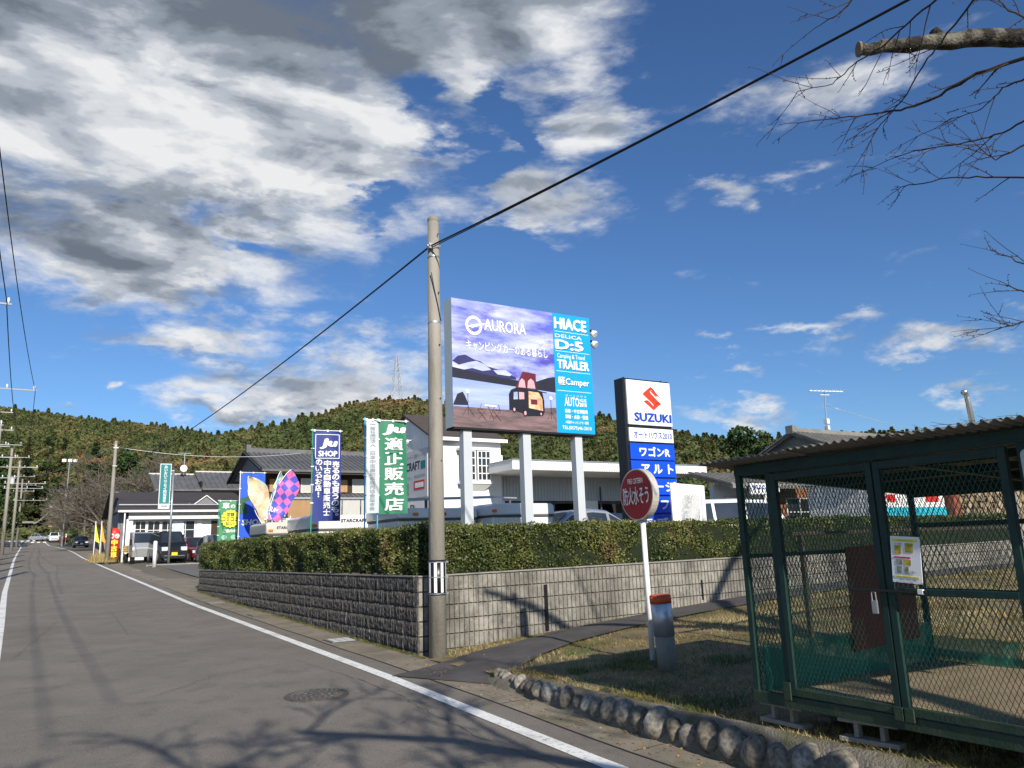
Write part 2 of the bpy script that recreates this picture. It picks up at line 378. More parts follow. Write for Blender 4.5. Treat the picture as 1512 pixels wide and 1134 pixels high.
add_layer(m_roofp, (.10,.10,.085), 3, .5, .75)
m_board = mat('floor_board', (.24,.185,.115), .85, .15, 2, .3, 40, col2=(.36,.28,.18), space='World', stretch=(1, 3, 1))
m_brown = mat('red_brown_sheet', (.12,.036,.028), .6, .12, 2, space='World')
m_block = mat('breeze_block', (.22,.205,.175), .95, .2, 8, .7, 60, col2=(.34,.32,.27))
m_stone = rand_mat('field_stone', [(0,(.095,.085,.07)),(.35,(.16,.14,.11)),(.6,(.22,.20,.17)),(.85,(.38,.35,.30)),(1,(.16,.13,.09))], .85, 3.0, .45, fine=30)
m_mortar = mat('border_concrete', (.17,.15,.12), .95, .2, 3, .7, 60, col2=(.27,.24,.195), space='World')
add_layer(m_mortar, (.10,.10,.045), 2.2, .44, .64, detail=9)
add_layer(m_mortar, (.07,.06,.045), 6, .54, .7, detail=9)
m_tile = mat('roof_tile', (.085,.085,.088), .55, .15, 1.5, .2, 10, col2=(.14,.14,.145), space='World', spec=.5)
m_tileL = mat('roof_tile_pale', (.15,.145,.13), .7, .15, 2, .2, 10, col2=(.26,.25,.225), space='World')
m_shingle = mat('roof_dark', (.055,.05,.052), .85, .12, 2, .2, 20, space='World')
m_shingle2 = mat('roof_brown', (.075,.062,.056), .85, .12, 3, .3, 20, space='World')
m_wood = mat('house_wood', (.05,.036,.026), .85, .2, 3, space='World', stretch=(1, 1, 4))
m_woodlit = mat('house_panel', (.42,.25,.12), .8, .15, 3, space='World', stretch=(4, 4, .5))
m_plaster = mat('plaster', (.60,.58,.53), .85, .05, 1)
m_glass = mat('window_glass', (.025,.032,.04), .06, .3, 1.2, spec=.9)
m_curtain = mat('curtained_window', (.50,.49,.46), .35, .1, 8, stretch=(6, 6, .3))
m_cable = mat('cable_black', (.01,.01,.011), .55, .1)
m_bark = mat('cherry_bark', (.022,.018,.015), .9, .3, 9, 1.0, 45, col2=(.20,.185,.145), space='World', thr=(.44, .66))
m_twig = mat('twig_bark', (.055,.040,.034), .85, .2, 8)
m_twigfar = mat('far_twig', (.085,.072,.056), .9, .25, .7, space='World', col2=(.17,.145,.115))
m_cutwood = mat('cut_wood', (.20,.15,.09), .9, .2, 20)
m_ins = mat('insulator', (.75,.75,.74), .3, .03)
m_rubber = mat('rubber', (.02,.02,.02), .85, .2)
m_rim = mat('wheel_rim', (.45,.46,.48), .3, .05, metal=.7)
m_lamp = mat('lamp_lens', (.62,.65,.68), .12, .05, spec=.9)
m_amber = mat('amber_lens', (.75,.22,.02), .3, .05); m_redl = mat('red_lens', (.45,.02,.02), .3, .05)
m_yplate = mat('plate_yellow', (.80,.62,.02), .5, .03); m_wplate = mat('plate_white', (.78,.78,.76), .5, .03)
m_iron = mat('cast_iron', (.12,.108,.095), .6, .25, 30, .6, 90, metal=.3)
m_leaf = rand_mat('hedge_leaf', [(0,(.030,.050,.010)),(.45,(.078,.100,.022)),(.85,(.150,.155,.040)),(1,(.17,.115,.05))], .5, 1.1, .999, spec=.45, fine=26)
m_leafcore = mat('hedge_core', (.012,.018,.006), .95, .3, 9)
m_hedgestem = mat('hedge_stem', (.05,.038,.026), .9, .2)
m_grass = rand_mat('dry_grass', [(0,(.075,.095,.022)),(.35,(.18,.16,.05)),(.6,(.40,.31,.14)),(1,(.52,.42,.22))], .85, .9, .999, fine=14)
m_weed = mat('weed_green', (.06,.13,.025), .6, .3, 5)
m_leaflit = mat('fallen_leaf', (.22,.12,.05), .8, .4, 40, col2=(.42,.30,.14), space='World')

def flat(name, c, rough=.5, spec=.4): return mat(name, c, rough, .03, 2, spec=spec)
p_white = flat('print_white', (.84,.84,.84)); p_blue = flat('print_cyan_blue', (.0,.33,.85)); p_black = flat('print_black', (.015,.015,.02))
p_navy = flat('banner_navy', (.014,.032,.21)); p_green = flat('banner_green', (.02,.19,.10)); p_szblue = flat('panel_blue', (.004,.07,.62), .25, .6)
p_logo_red = flat('emblem_red', (.68,.045,.02)); p_logo_blue = flat('emblem_blue', (.01,.055,.42)); p_teal = flat('print_teal', (.004,.19,.20))
p_yellow = flat('print_yellow', (.85,.74,.05)); p_gtext = flat('print_grey', (.32,.33,.35)); p_red = flat('print_red', (.62,.03,.02))

# ================================================================ ground
def build_ground():
    # one sheet out to the horizon; finer near the camera
    xs = list(np.concatenate([np.linspace(-900,-60,16), np.linspace(-50,-6,12), np.linspace(-4.4,4.6,7), [4.72, 4.78], np.linspace(4.9,30,30), np.linspace(34,70,10), np.linspace(90,1500,20)]))
    ys = list(np.concatenate([np.linspace(-600,-40,10), np.linspace(-30,0,10), np.linspace(1,10,13), [10.4,10.44], np.linspace(10.8,30,26), np.linspace(33,200,40), np.linspace(215,1700,24)]))
    V = []; 
    for y in ys:
        for x in xs:
            z = gz(y) - 0.03
            if x < -4: z -= 0.02 * min(10, -4 - x)
            if x > 4.75 and y < 45:            # the lot and the lawn behind the border
                if y < 10.41: z = lawn(min(x, 24), y) - .05
                elif y < 28: z = -0.95
                else: z = gz(y) + smooth(28, 50, y) * .12 - .03
            elif x > 4.75 and y < 95: z = gz(y) + .15*smooth(4.6, 6, x) - .03
            V.append((x, y, z))
    n = len(xs); F = [(j*n+i, j*n+i+1, (j+1)*n+i+1, (j+1)*n+i) for j in range(len(ys)-1) for i in range(n-1)]
    o = np_mesh('ground', np.array(V), np.array(F), [m_ground], smooth=True); tag(o, kind='structure')
    o['label'] = 'bare valley ground around the road'
build_ground()

def strip(name, x0f, x1f, ys, m, dz, zf=gz, nx=2, label=None):
    V = []; 
    for y in ys:
        a, b = x0f(y), x1f(y)
        for i in range(nx+1):
            x = a + (b-a)*i/nx; V.append((x, y, zf(y) + dz))
    F = [(j*(nx+1)+i, j*(nx+1)+i+1, (j+1)*(nx+1)+i+1, (j+1)*(nx+1)+i) for j in range(len(ys)-1) for i in range(nx)]
    o = np_mesh(name, np.array(V), np.array(F), [m]); tag(o, kind='structure', label=label); return o
YR = list(np.arange(-30, 60, 1.0)) + list(np.arange(60, 196, 3.0))
strip('road', lambda y: -3.0+cxr(y), lambda y: 4.07+cxr(y), YR, m_asph, 0.0, label='grey asphalt road running up the valley')
strip('road_shoulder', lambda y: 4.055+cxr(y), lambda y: 4.72 if y < 28 else 6.2, [y for y in YR if y < 100], m_apron, 0.004, nx=2, label='concrete gutter strip beside the road')
for nm, x, w, y0, y1 in (('road_edge_line', 3.70, .15, -12, 176), ('road_edge_line', None, .15, 4, 172)):
    if x: f0 = lambda y: 3.635+cxr(y); f1 = lambda y: 3.785+cxr(y)
    else:
        lx = lambda y: float(np.interp(y, [0,20,32,75,150,180], [-.12,-.44,-.67,-1.17,-1.5,-2.4]))
        f0 = lambda y: lx(y)-.075; f1 = lambda y: lx(y)+.075
    strip(nm, f0, f1, [y for y in YR if y0 <= y <= y1], m_line, 0.006, nx=1, label='white painted edge line along the road')
# junction dashes and cross road far ahead
mb = MB()
for row, yy in enumerate((171, 178)):
    for i in range(8):
        x = -3.2 + i*.95 + row*.3 + cxr(yy)*.5
        mb.box(x, yy, gz(yy)+.008, x+.5, yy+1.6, gz(yy+1.6)+.03)
tag(mb.build('junction_marking', m_line), kind='structure', label='white dashes painted across the far junction')
mb = MB(); mb.quad((-40,186,gz(186)+.03),(40,186,gz(186)+.03),(40,197,gz(197)+.03),(-40,197,gz(197)+.03))
tag(mb.build('cross_road', m_asph), kind='structure', label='cross road at the far end')
# parking lot sheet beyond the wall end and behind the hedge
mb = MB()
for j, (a, b) in enumerate(zip([28.4,34,40,46,50,56,62],[34,40,46,50,56,62,80])):
    za = gz(a)+smooth(28,50,a)*.12; zb_ = gz(b)+smooth(28,50,b)*.12
    mb.quad((6.0,a,za+.012),(30,a,za+.012),(30,b,zb_+.012),(6.0,b,zb_+.012))
tag(mb.build('car_park', m_lot), kind='structure', label='asphalt car park beside the shops')
# lawn sheet
def grid_sheet(name, x0, x1, y0, y1, nx, ny, zf, m, inside=None):
    V = []; idx = {}; F = []
    for j in range(ny+1):
        for i in range(nx+1):
            x = x0+(x1-x0)*i/nx; y = y0+(y1-y0)*j/ny; V.append((x, y, zf(x, y)))
    for j in range(ny):
        for i in range(nx):
            a = j*(nx+1)+i; F.append((a, a+1, a+nx+2, a+nx+1))
    return np_mesh(name, np.array(V), np.array(F), [m], smooth=True)
def lz(x, y): return lawn(x, y) + .02*mn.noise(Vector((x*1.3, y*1.3, 0)))
tag(grid_sheet('lawn', 4.62, 24, -6, 10.28, 120, 100, lz, m_soil), kind='structure', label='patchy brown and green lawn beside the block wall')
# little asphalt path
pc = [(4.15,8.35),(4.75,8.72),(5.4,9.0),(6.3,9.35),(7.4,9.55),(9,9.72),(11,9.78),(14,9.8),(18,9.8),(23,9.8)]
pw = [.75,.68,.56,.46,.42,.40,.40,.40,.40,.40]
V = []; F = []
for i, ((x, y), w) in enumerate(zip(pc, pw)):
    a = pc[max(0, i-1)]; b = pc[min(len(pc)-1, i+1)]; d = Vector((b[0]-a[0], b[1]-a[1], 0)).normalized(); n = Vector((-d.y, d.x, 0))
    for t in (-1, -.5, 0, .5, 1):
        q = Vector((x, y, 0)) + n*w*t; zz = (gz(q.y)+.012 if q.x < 4.6 else max(lz(q.x, q.y), gz(q.y)-.1)+.03 + .02*(1-abs(t)))
        V.append((q.x, q.y, zz))
for i in range(len(pc)-1):
    for k in range(4): a = i*5+k; F.append((a, a+5, a+6, a+1))
tag(np_mesh('footpath', np.array(V), np.array(F), [m_path], smooth=True), kind='structure', label='narrow dark asphalt path along the block wall')

# ================================================================ block walls
def block_mesh_ribbed():
    """400 x 190 block, five upright ribs on its face (face towards -y)"""
    mb = MB(); w = .398; h = .192
    mb.box(0, .020, 0, w, .10, h)
    p = w/5
    for k in range(5):
        x0 = k*p+.006; x1 = (k+1)*p-.006; j = random.uniform(-.002, .002)
        mb.add([(x0,.022,.003),(x1,.022,.003),(x1,.022,h-.003),(x0,.022,h-.003),(x0+.006,0+j,.008),(x1-.006,0+j,.008),(x1-.006,0+j,h-.008),(x0+.006,0+j,h-.008)],
               [(4,5,6,7),(0,1,5,4),(1,2,6,5),(2,3,7,6),(3,0,4,7)])
    return mb
def block_mesh_split(seed):
    """rough split face with broken vertical ribs (face towards -x, length along y)"""
    rs = random.Random(seed); mb = MB(); ny, nz = 28, 5; w = .396; h = .190
    V = []; F = []
    prof = []
    for i in range(ny+1):
        prof.append(.006 + .017*(.5+.5*math.cos(i*2*math.pi/4.0)) * rs.uniform(.5, 1.1) + rs.uniform(-.003, .003))
    for j in range(nz+1):
        for i in range(ny+1):
            e_ = 0 if 0 < i < ny and 0 < j < nz else -.012
            V.append((-(prof[i] + rs.uniform(-.007, .007) + e_), w*i/ny, h*j/nz))
    for j in range(nz):
        for i in range(ny): a = j*(ny+1)+i; F.append((a, a+ny+1, a+ny+2, a+1))
    mb.add(V, F); mb.box(.006, 0, 0, .10, w, h)
    return mb
def mesh_only(mb, name, mats):
    o = mb.build(name, mats); me = o.data; bpy.data.objects.remove(o); return me

wallR = empty('retaining_wall', (4.66, 10.2, -1.5), label='ribbed grey block wall lit by the sun beside the footpath', cat='wall', group='block walls round the car lot')
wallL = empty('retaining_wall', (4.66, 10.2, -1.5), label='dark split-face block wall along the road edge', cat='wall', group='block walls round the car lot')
ribs = [mesh_only(block_mesh_ribbed(), 'block', [m_blockR]) for _ in range(3)]
splits = [mesh_only(block_mesh_split(i), 'block', [m_blockL]) for i in range(7)]
YW = lambda x: 10.2 + (x-4.66)*.012       # the wall's line
ZTOP = -.405
nR = 0
for c in range(6):
    for i in range(43):
        x = 4.66 + i*.4; z = ZTOP - .2*(c+1) + .0045*(x-4.66) * 1
        if z + .19 < lawn(min(x, 24), 10.3) - .02: continue
        if (abs(x - 6.66) < .25 or abs(x - 10.1) < .2) and c >= 1 and False: continue
        o = bpy.data.objects.new('block', ribs[(i*7+c*3) % 3]); COL.objects.link(o); o.parent = wallR
        o.location = (x-4.66, YW(x)-10.2 + random.uniform(-.0015, .0015), z+1.5); nR += 1
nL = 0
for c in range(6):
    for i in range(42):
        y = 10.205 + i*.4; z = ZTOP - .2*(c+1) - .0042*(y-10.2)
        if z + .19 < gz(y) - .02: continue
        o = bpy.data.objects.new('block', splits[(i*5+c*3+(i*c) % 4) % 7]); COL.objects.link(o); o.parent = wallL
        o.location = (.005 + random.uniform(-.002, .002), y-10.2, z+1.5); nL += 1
# narrow black upright strips set on the face of the ribbed wall
for x, z0, z1, w in ((6.82, -1.30, -.62, .055), (10.17, -1.06, -.72, .035)):
    mb = MB(); yy = YW(x)-.006
    mb.box(x-w/2, yy-.004, z0, x+w/2, yy+.012, z1); mb.box(x-w/2-.012, yy-.012, z0, x-w/2-.002, yy+.01, z1)
    mb.build('black_strip', m_black, wallR, world=True)
# caps and cores
mb = MB(); mb.prism([(4.66,10.19,ZTOP+.001),(21.9,10.39,ZTOP+.079),(21.9,10.52,ZTOP+.079),(4.66,10.32,ZTOP+.001)], (0,0,.018)); mb.build('coping', m_cap, wallR, world=True)
mb = MB(); mb.prism([(4.76,10.26,-1.75),(21.8,10.46,-1.75),(21.8,10.5,-1.75),(4.76,10.32,-1.75)], (0,0,1.34)); mb.build('core', m_joint, wallR, world=True)
mb = MB(); mb.prism([(4.645,10.325,ZTOP+.001),(4.79,10.325,ZTOP+.001),(4.79,27.0,ZTOP-.07),(4.645,27.0,ZTOP-.07)], (0,0,.018)); mb.build('coping', m_cap, wallL, world=True)
mb = MB(); mb.prism([(4.69,10.34,-1.75),(4.78,10.34,-1.75),(4.78,26.98,-1.75),(4.69,26.98,-1.75)], (0,0,1.27)); mb.build('core', m_joint, wallL, world=True)
# raised bed soil behind the walls
mb = MB(); mb.prism([(4.76,10.45,-1.2),(22,10.6,-1.2),(22,11.9,-1.2),(6.0,11.9,-1.2),(6.0,27,-1.2),(4.76,27,-1.2)], (0,0,.72)); tag(mb.build('planting_bed', m_soil), kind='structure', label='soil of the raised hedge bed')

# ================================================================ hedges
def leaf_cloud(boxes, dens, size, seed, jitter=.068):
    """leaves over the faces of soft-edged boxes: boxes = (origin, U, V, n) rectangles"""
    rg = np.random.RandomState(seed); VV = []; 
    for (o, u, v, n, d) in boxes:
        o, u, v, n = map(np.array, (o, u, v, n)); A = np.linalg.norm(u)*np.linalg.norm(v); k = int(A*dens*d)
        a = rg.rand(k, 1); b = rg.rand(k, 1); P = o + u*a + v*b
        wob = np.array([mn.noise(Vector((p[0]*1.8, p[1]*1.8, p[2]*2.5)))*jitter*1.6 + mn.noise(Vector((p[0]*7, p[1]*7, p[2]*7)))*jitter*.8 for p in P])[:, None]
        P = P + n*(wob - np.abs(rg.randn(k, 1))*jitter*.55)
        VV.append(P)
    P = np.concatenate(VV); k = len(P)
    d = rg.randn(k, 3); d[:, 2] = np.abs(d[:, 2])*.9; d /= np.linalg.norm(d, axis=1)[:, None]
    e = np.cross(d, rg.randn(k, 3)); e /= np.linalg.norm(e, axis=1)[:, None]
    s = size*(.6+.8*rg.rand(k, 1)); L = d*s; Wd = e*s*.36
    V = np.stack([P, P+L*.5+Wd, P+L, P+L*.5-Wd], 1).reshape(-1, 3)
    F = np.arange(4*k).reshape(-1, 4)
    return V, F
zt, zb = .29, -.385
hR = empty('hedge', (12, 10.8, -.4), label='clipped sunlit hedge on top of the ribbed wall behind the sign post', cat='hedge', group='clipped hedges above the block walls')
hL = empty('hedge', (5.2, 19, -.4), label='clipped shaded hedge on top of the road-side wall', cat='hedge', group='clipped hedges above the block walls')
XE = 21.5
V, F = leaf_cloud([((4.72,10.40,zb),(XE-4.72,.15,0.0),(0,0,.70),(0,-1,0),1.0), ((4.72,10.40,zt),(XE-4.72,.15,0.03),(0,.75,0),(0,0,1),.7)], 4600, .034, 3)
np_mesh('leaves', V-np.array((12,10.8,-.4)), F, [m_leaf], hR)['kind'] = 'stuff'
V, F = leaf_cloud([((4.72,10.40,zb),(0,16.9,-.05),(0,0,.70),(-1,0,0),1.0), ((4.72,10.4,zt),(0,16.9,.08),(.7,0,0),(0,0,1),.7), ((4.72,27.3,zb-.05),(.7,0,0),(0,0,.80),(0,1,0),.5)], 3700, .037, 4)
V[:, 2] += np.where(V[:, 2] > .1, .0, 0)
np_mesh('leaves', V-np.array((5.2,19,-.4)), F, [m_leaf], hL)['kind'] = 'stuff'
for hh_, fn_, cnt, sd_ in ((hR, lambda r: (r.uniform(4.8, XE), r.uniform(10.38, 11.1)), 420, 61), (hL, lambda r: (r.uniform(4.72, 5.4), r.uniform(10.6, 27.2)), 420, 62)):
    rgs = random.Random(sd_); mb = MB()
    for _ in range(cnt):
        x, y = fn_(rgs); z = zt-.02 if rgs.random() < .7 else rgs.uniform(zb+.1, zt); 
        if z < zt-.03: (x, y) = (x, 10.40) if hh_ is hR else (4.74, y)
        h = rgs.uniform(.05, .16); dx_, dy_ = rgs.uniform(-.05, .05), rgs.uniform(-.05, .05)
        if z < zt-.03: dx_ += (0 if hh_ is hR else -.07); dy_ += (-.07 if hh_ is hR else 0); h *= .4
        mb.tube([(x,y,z),(x+dx_,y+dy_,z+h)], [.0022,.001], 3, cap=False)
        for k in range(6):
            t = (k+1)/6; p = Vector((x+dx_*t, y+dy_*t, z+h*t)); u = Vector((rgs.uniform(-1,1), rgs.uniform(-1,1), rgs.uniform(-.2,.8))).normalized()*.022; v = u.orthogonal().normalized()*.007
            mb.quad(p, p+u*.5+v, p+u, p+u*.5-v)
    mb.build('shoots', m_leaf, hh_, world=True)['kind'] = 'stuff'
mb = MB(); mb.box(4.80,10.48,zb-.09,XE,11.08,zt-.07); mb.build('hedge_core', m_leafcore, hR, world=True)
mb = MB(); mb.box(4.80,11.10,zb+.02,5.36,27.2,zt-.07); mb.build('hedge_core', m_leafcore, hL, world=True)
mb = MB()
for i in range(26):
    x = 5.1+i*.63; MB().tube([(x,10.7,-.47),(x+.03,10.72,-.2),(x-.04,10.68,.1)], [.022,.018,.008], 6).build('stem', m_hedgestem, hR, world=True)
mb = MB()
for i in range(30):
    y = 11.2+i*.54; MB().tube([(5.0,y,-.5),(5.02,y+.03,-.2),(4.98,y,.1)], [.024,.018,.008], 6).build('stem', m_hedgestem, hL, world=True)

# ================================================================ stone border along the lawn
kb = empty('stone_border', (4.5, 5, -1.6), label='row of rounded field stones set in concrete along the lawn edge', cat='stone border')
def stone_mesh(seed):
    bm = bmesh.new(); bmesh.ops.create_icosphere(bm, subdivisions=3, radius=1)
    for v in bm.verts:
        d = v.co.copy(); q = d*1.1 + Vector((seed*5, 0, 0)); v.co = d*(1+.22*mn.noise(q)+.07*mn.noise(q*3)); v.co.x *= .85
        for ax in (Vector((.8,.3,.5)), Vector((-.5,.7,.4)), Vector((.2,-.9,.3)), Vector((-.9,-.1,.2))):
            ax = ax.normalized(); t = v.co.dot(ax)
            if t > .80: v.co -= ax*(t-.80)*.85
    me = bpy.data.meshes.new('stone'); bm.to_mesh(me); bm.free(); me.materials.append(m_stone)
    me.polygons.foreach_set('use_smooth', [True]*len(me.polygons)); return me
stones = [stone_mesh(i) for i in range(6)]
y = 8.0; i = 0; rs = random.Random(5)
while y > 1.2:
    big = rs.uniform(.75, 1.25); w = (.062 + .048*min(1, (8-y)/3.4))*big
    x = 4.50 + .02*rs.uniform(-1, 1) + (.10*smooth(7.0, 8.1, y)); zc = gz(y) + .55*w + .05
    o = bpy.data.objects.new('stone', stones[i % 6]); COL.objects.link(o); o.parent = kb
    o.location = (x-4.5, y-w-5, zc+1.6); o.scale = (w*1.15, w*.99, w*(.92+.28*rs.random())); o.rotation_euler = (rs.uniform(-.3,.3), rs.uniform(-.2,.3), rs.uniform(0, 6))
    y -= 2*w*.96 + rs.uniform(-.01, .012); i += 1
V = []; F = []; prof = [(4.42,-.01),(4.47,.08),(4.53,.15),(4.59,.185),(4.66,.18),(4.74,.10)]
ysb = np.arange(.9, 8.3, .1)
for j, yy in enumerate(ysb):
    top = lawn(4.7, yy)+.035; fall = smooth(7.6, 8.25, yy)
    for k, (px, pz) in enumerate(prof):
        zz = gz(yy) + (top-gz(yy))*(pz/.20) ; zz += .008*mn.noise(Vector((px*9, yy*6, 3)))
        V.append((px+.06*fall+.012*mn.noise(Vector((px*5, yy*5, 0))), yy, zz*(1) - fall*.06*(pz/.2)))
n = len(prof)
for j in range(len(ysb)-1):
    for k in range(n-1): a = j*n+k; F.append((a, a+1, a+n+1, a+n))
o = np_mesh('concrete_bed', np.array(V)-np.array((4.5,5,-1.6)), np.array(F), [m_mortar], kb, smooth=True)

# ================================================================ grass, weeds, fallen leaves
def blades(n, region, hmin, hmax, w, m, name, label, seed, lean=1.0):
    rg = np.random.RandomState(seed); P = []
    while len(P) < n:
        x = rg.uniform(region[0], region[1]); y = rg.uniform(region[2], region[3])
        if region[4](x, y): P.append((x, y, lz(x, y)))
    P = np.array(P); k = len(P); h = rg.uniform(hmin, hmax, (k, 1)); a = rg.rand(k)*6.283
    d = np.stack([np.cos(a), np.sin(a), np.zeros(k)], 1); side = np.stack([-np.sin(a), np.cos(a), np.zeros(k)], 1)*w
    ln = rg.uniform(.2, 1.3, (k, 1))*lean; T = P + d*h*ln; T[:, 2] += h[:, 0]*rg.uniform(.35, 1, k); 
    V = np.stack([P-side, P+side, T], 1).reshape(-1, 3); F = np.arange(3*k).reshape(-1, 3)
    o = np_mesh(name, V, F, [m]); tag(o, label, None, None, 'stuff'); return o
def offpath(x, y):
    yc = float(np.interp(x, [p[0] for p in pc], [p[1] for p in pc])); w = float(np.interp(x, [p[0] for p in pc], pw))
    return abs(y-yc) > w-.02 and x > 4.72 + (0 if y < 8 else .1) and mn.noise(Vector((x*1.1, y*1.1, 4)))*.9 + .35 > random.random()*.9 - .1
blades(60000, (4.7, 12, 2.0, 10.15, offpath), .025, .075, .0028, m_grass, 'grass', 'short dry grass on the lawn', 1, 1.5)
blades(9000, (4.60, 4.95, 2.0, 8.2, lambda x, y: mn.noise(Vector((x*3, y*2.2, 9))) > -.12), .02, .06, .003, m_grass, 'grass', 'dry grass creeping over the concrete border', 7, 1.6)
blades(26000, (11, 22, 2.0, 10.2, lambda x, y: offpath(x, y) and True), .03, .09, .006, m_grass, 'grass', 'dry grass on the lawn behind the cage', 2, 1.5)
def clump(x, y, r): return lambda a, b: (a-x)**2+(b-y)**2 < r*r*random.random()
for k, (x, y, r, n, h) in enumerate([(5.75,6.95,.45,500,.07),(6.5,6.3,.35,420,.07),(5.15,7.15,.16,160,.12),(5.0,6.0,.4,350,.06),(4.95,5.0,.4,500,.07),(5.9,8.2,.3,200,.06),(4.86,9.9,.16,160,.09),(6.2,7.4,.3,200,.06)]):
    blades(n, (x-r, x+r, y-r, y+r, clump(x, y, r)), h*.5, h*1.3, .004, m_weed, 'weed_patch', 'low green weeds growing in the dry lawn', 20+k, .9)
# moss and weeds at the foot of the road-side wall
rg = np.random.RandomState(9); k = 9000; yy = rg.uniform(9.9, 27, k); xx = 4.655 - np.abs(rg.randn(k))*.045; P = np.stack([xx, yy, [gz(a)+.004 for a in yy]], 1)
a = rg.rand(k)*6.28; h = rg.uniform(.008, .035, (k, 1)); d = np.stack([np.cos(a)*.7, np.sin(a)*.7, np.ones(k)], 1); s = np.stack([-np.sin(a), np.cos(a), np.zeros(k)], 1)*.004
m_moss = rand_mat('moss', [(0,(.05,.06,.015)),(.5,(.11,.11,.03)),(1,(.19,.15,.07))], .95, 1.5, .999, fine=20)
tag(np_mesh('moss', np.stack([P-s, P+s, P+d*h], 1).reshape(-1, 3), np.arange(3*k).reshape(-1, 3), [m_moss]), 'moss and small weeds along the foot of the dark wall', None, None, 'stuff')
# fallen leaves and debris
k = 1500; xx = np.concatenate([rg.uniform(4.75, 12, k//2), rg.uniform(4.1, 4.7, k-k//2)]); yy = np.concatenate([rg.uniform(3.5, 10.2, k//2), rg.uniform(2.5, 10, k-k//2)])
yy[:200] = 10.1 - np.abs(rg.randn(200))*.12; xx[:200] = rg.uniform(5, 14, 200)
P = np.array([(x, y, (lz(x, y)+.03 if x > 4.72 else gz(y)+.012)) for x, y in zip(xx, yy)]); a = rg.rand(k)*6.28; sz = rg.uniform(.008, .022, (k, 1))
u = np.stack([np.cos(a), np.sin(a), rg.uniform(-.3, .5, k)], 1)*sz; v = np.stack([-np.sin(a), np.cos(a), rg.uniform(-.3, .5, k)], 1)*sz*.6
tag(np_mesh('fallen_leaves', np.stack([P-u, P-v, P+u, P+v], 1).reshape(-1, 3), np.arange(4*k).reshape(-1, 4), [m_leaflit]), 'brown fallen leaves scattered by the wall and border', None, None, 'stuff')

# ================================================================ utility pole by the wall corner
def frame_y(x, y, z): return ((x, y, z), (1, 0, 0), (0, 0, 1), (0, -1, 0))      # faces the camera side (-y)
def frame_x(x, y, z): return ((x, y, z), (0, -1, 0), (0, 0, 1), (-1, 0, 0))     # faces the road (-x)
up_ = empty('utility_pole', (4.80, 9.88, -1.50), label='tall round concrete utility pole at the wall corner with striped guard', cat='utility pole')
mb = MB(); mb.tube([(4.80,9.88,-1.55),(4.815,9.9,1.7),(4.83,9.92,4.86)], [.122,.104,.084], 28); mb.build('pole', m_pole, up_, smooth=True, world=True)
mb = MB(); mb.tube([(4.83,9.92,4.86),(4.83,9.92,4.905),(4.83,9.92,4.93)], [.088,.088,.07], 24); mb.build('cap', m_postc, up_, world=True, smooth=False)
mb = MB(); mb.tube([(4.803,9.885,-.64),(4.805,9.885,-.17)], [.121,.119], 28); g_ = mb.build('stripe_guard', m_black, up_, world=True, smooth=True)
for k in range(8):
    t = rad(-135 + k*45 + 8); c0 = Vector((4.804, 9.885, 0)); d = Vector((math.cos(t), math.sin(t), 0)); s = Vector((-d.y, d.x, 0))
    mb = MB(); r = .1225; 
    pts = []
    for q in (-1, -.33, .33, 1):
        tt = t + q*.17; dd = Vector((math.cos(tt), math.sin(tt), 0)); pts.append(c0 + dd*r)
    mb.add([tuple(p + Vector((0,0,-.605))) for p in pts] + [tuple(p + Vector((0,0,-.205))) for p in pts], [(0,1,5,4),(1,2,6,5),(2,3,7,6)])
    mb.build('reflective_stripe', m_white, g_, world=True)
for z in (-.62, -.40, -.20):
    mb = MB(); mb.tube([(4.804,9.885,z-.006),(4.804,9.885,z+.006)], .1245, 24); mb.box(4.90,9.80,z-.012,4.935,9.83,z+.012); mb.build('strap', m_steel, up_, world=True)
for z in (3.25, 4.28):
    mb = MB(); mb.tube([(4.822,9.91,z-.012),(4.822,9.91,z+.012)], .0975 if z < 4 else .0905, 24); mb.build('band', m_steel, up_, world=True)
mb = MB()
for z in (-.0,1.2,2.1,2.9,3.7,4.62):
    mb.tube([(4.85,9.79-.0,z),(4.852,9.815,z)], .011, 8)
mb.build('step_hole', m_black, up_, world=True)['kind'] = 'stuff'
mb = MB(); mb.box(4.70,9.86,.62,4.73,9.9,1.24); mb.box(4.698,9.85,-.05,4.715,9.9,.35); mb.build('side_plate', m_greywall, up_, world=True)
mb = MB(); mb.box(4.70,9.80,4.38,4.78,9.86,4.46); mb.box(4.67,9.8,4.40,4.72,9.84,4.43); mb.tube([(4.77,9.83,4.40),(4.9,9.82,4.44)], .012, 6); mb.build('cable_clamp', m_steel, up_, world=True)
mb = MB(); pts = [(4.735+.0,9.83,3.98)] ; pts = [Vector((4.74+.005*0,9.82,4.0)), Vector((4.78,9.808,3.75)), Vector((4.845,9.805,3.45)), Vector((4.885,9.815,3.27))]; mb.tube(pts, .007, 6); mb.build('earth_wire', m_cable, up_, world=True)
def wire(pts, r, label, name='cable', grp=None, n=6, m=None):
    mb = MB(); mb.tube(pts, r, n); o = mb.build(name, m or m_cable, smooth=True); return tag(o, label, 'cable', grp)
def sagline(a, b, sag, n=24):
    a = Vector(a); b = Vector(b); return [a.lerp(b, i/n) - Vector((0, 0, 4*sag*(i/n)*(1-i/n))) for i in range(n+1)]
pa = (4.735,9.83,4.42)
wire(sagline((8.2,-9.7,5.1), pa, .30), .013, 'thick black cable crossing the sky above the cage to the pole by the wall', grp=None)
wire([Vector(p)+Vector((.012,.0,-.024)) for p in sagline((8.2,-9.7,5.1), pa, .27)], .008, 'thin cable strapped under the thick cable above the cage')
wire(sagline(pa, (4.25,57,5.9), .6, 40), .016, 'black cable running from the wall-corner pole down to the far roadside pole')

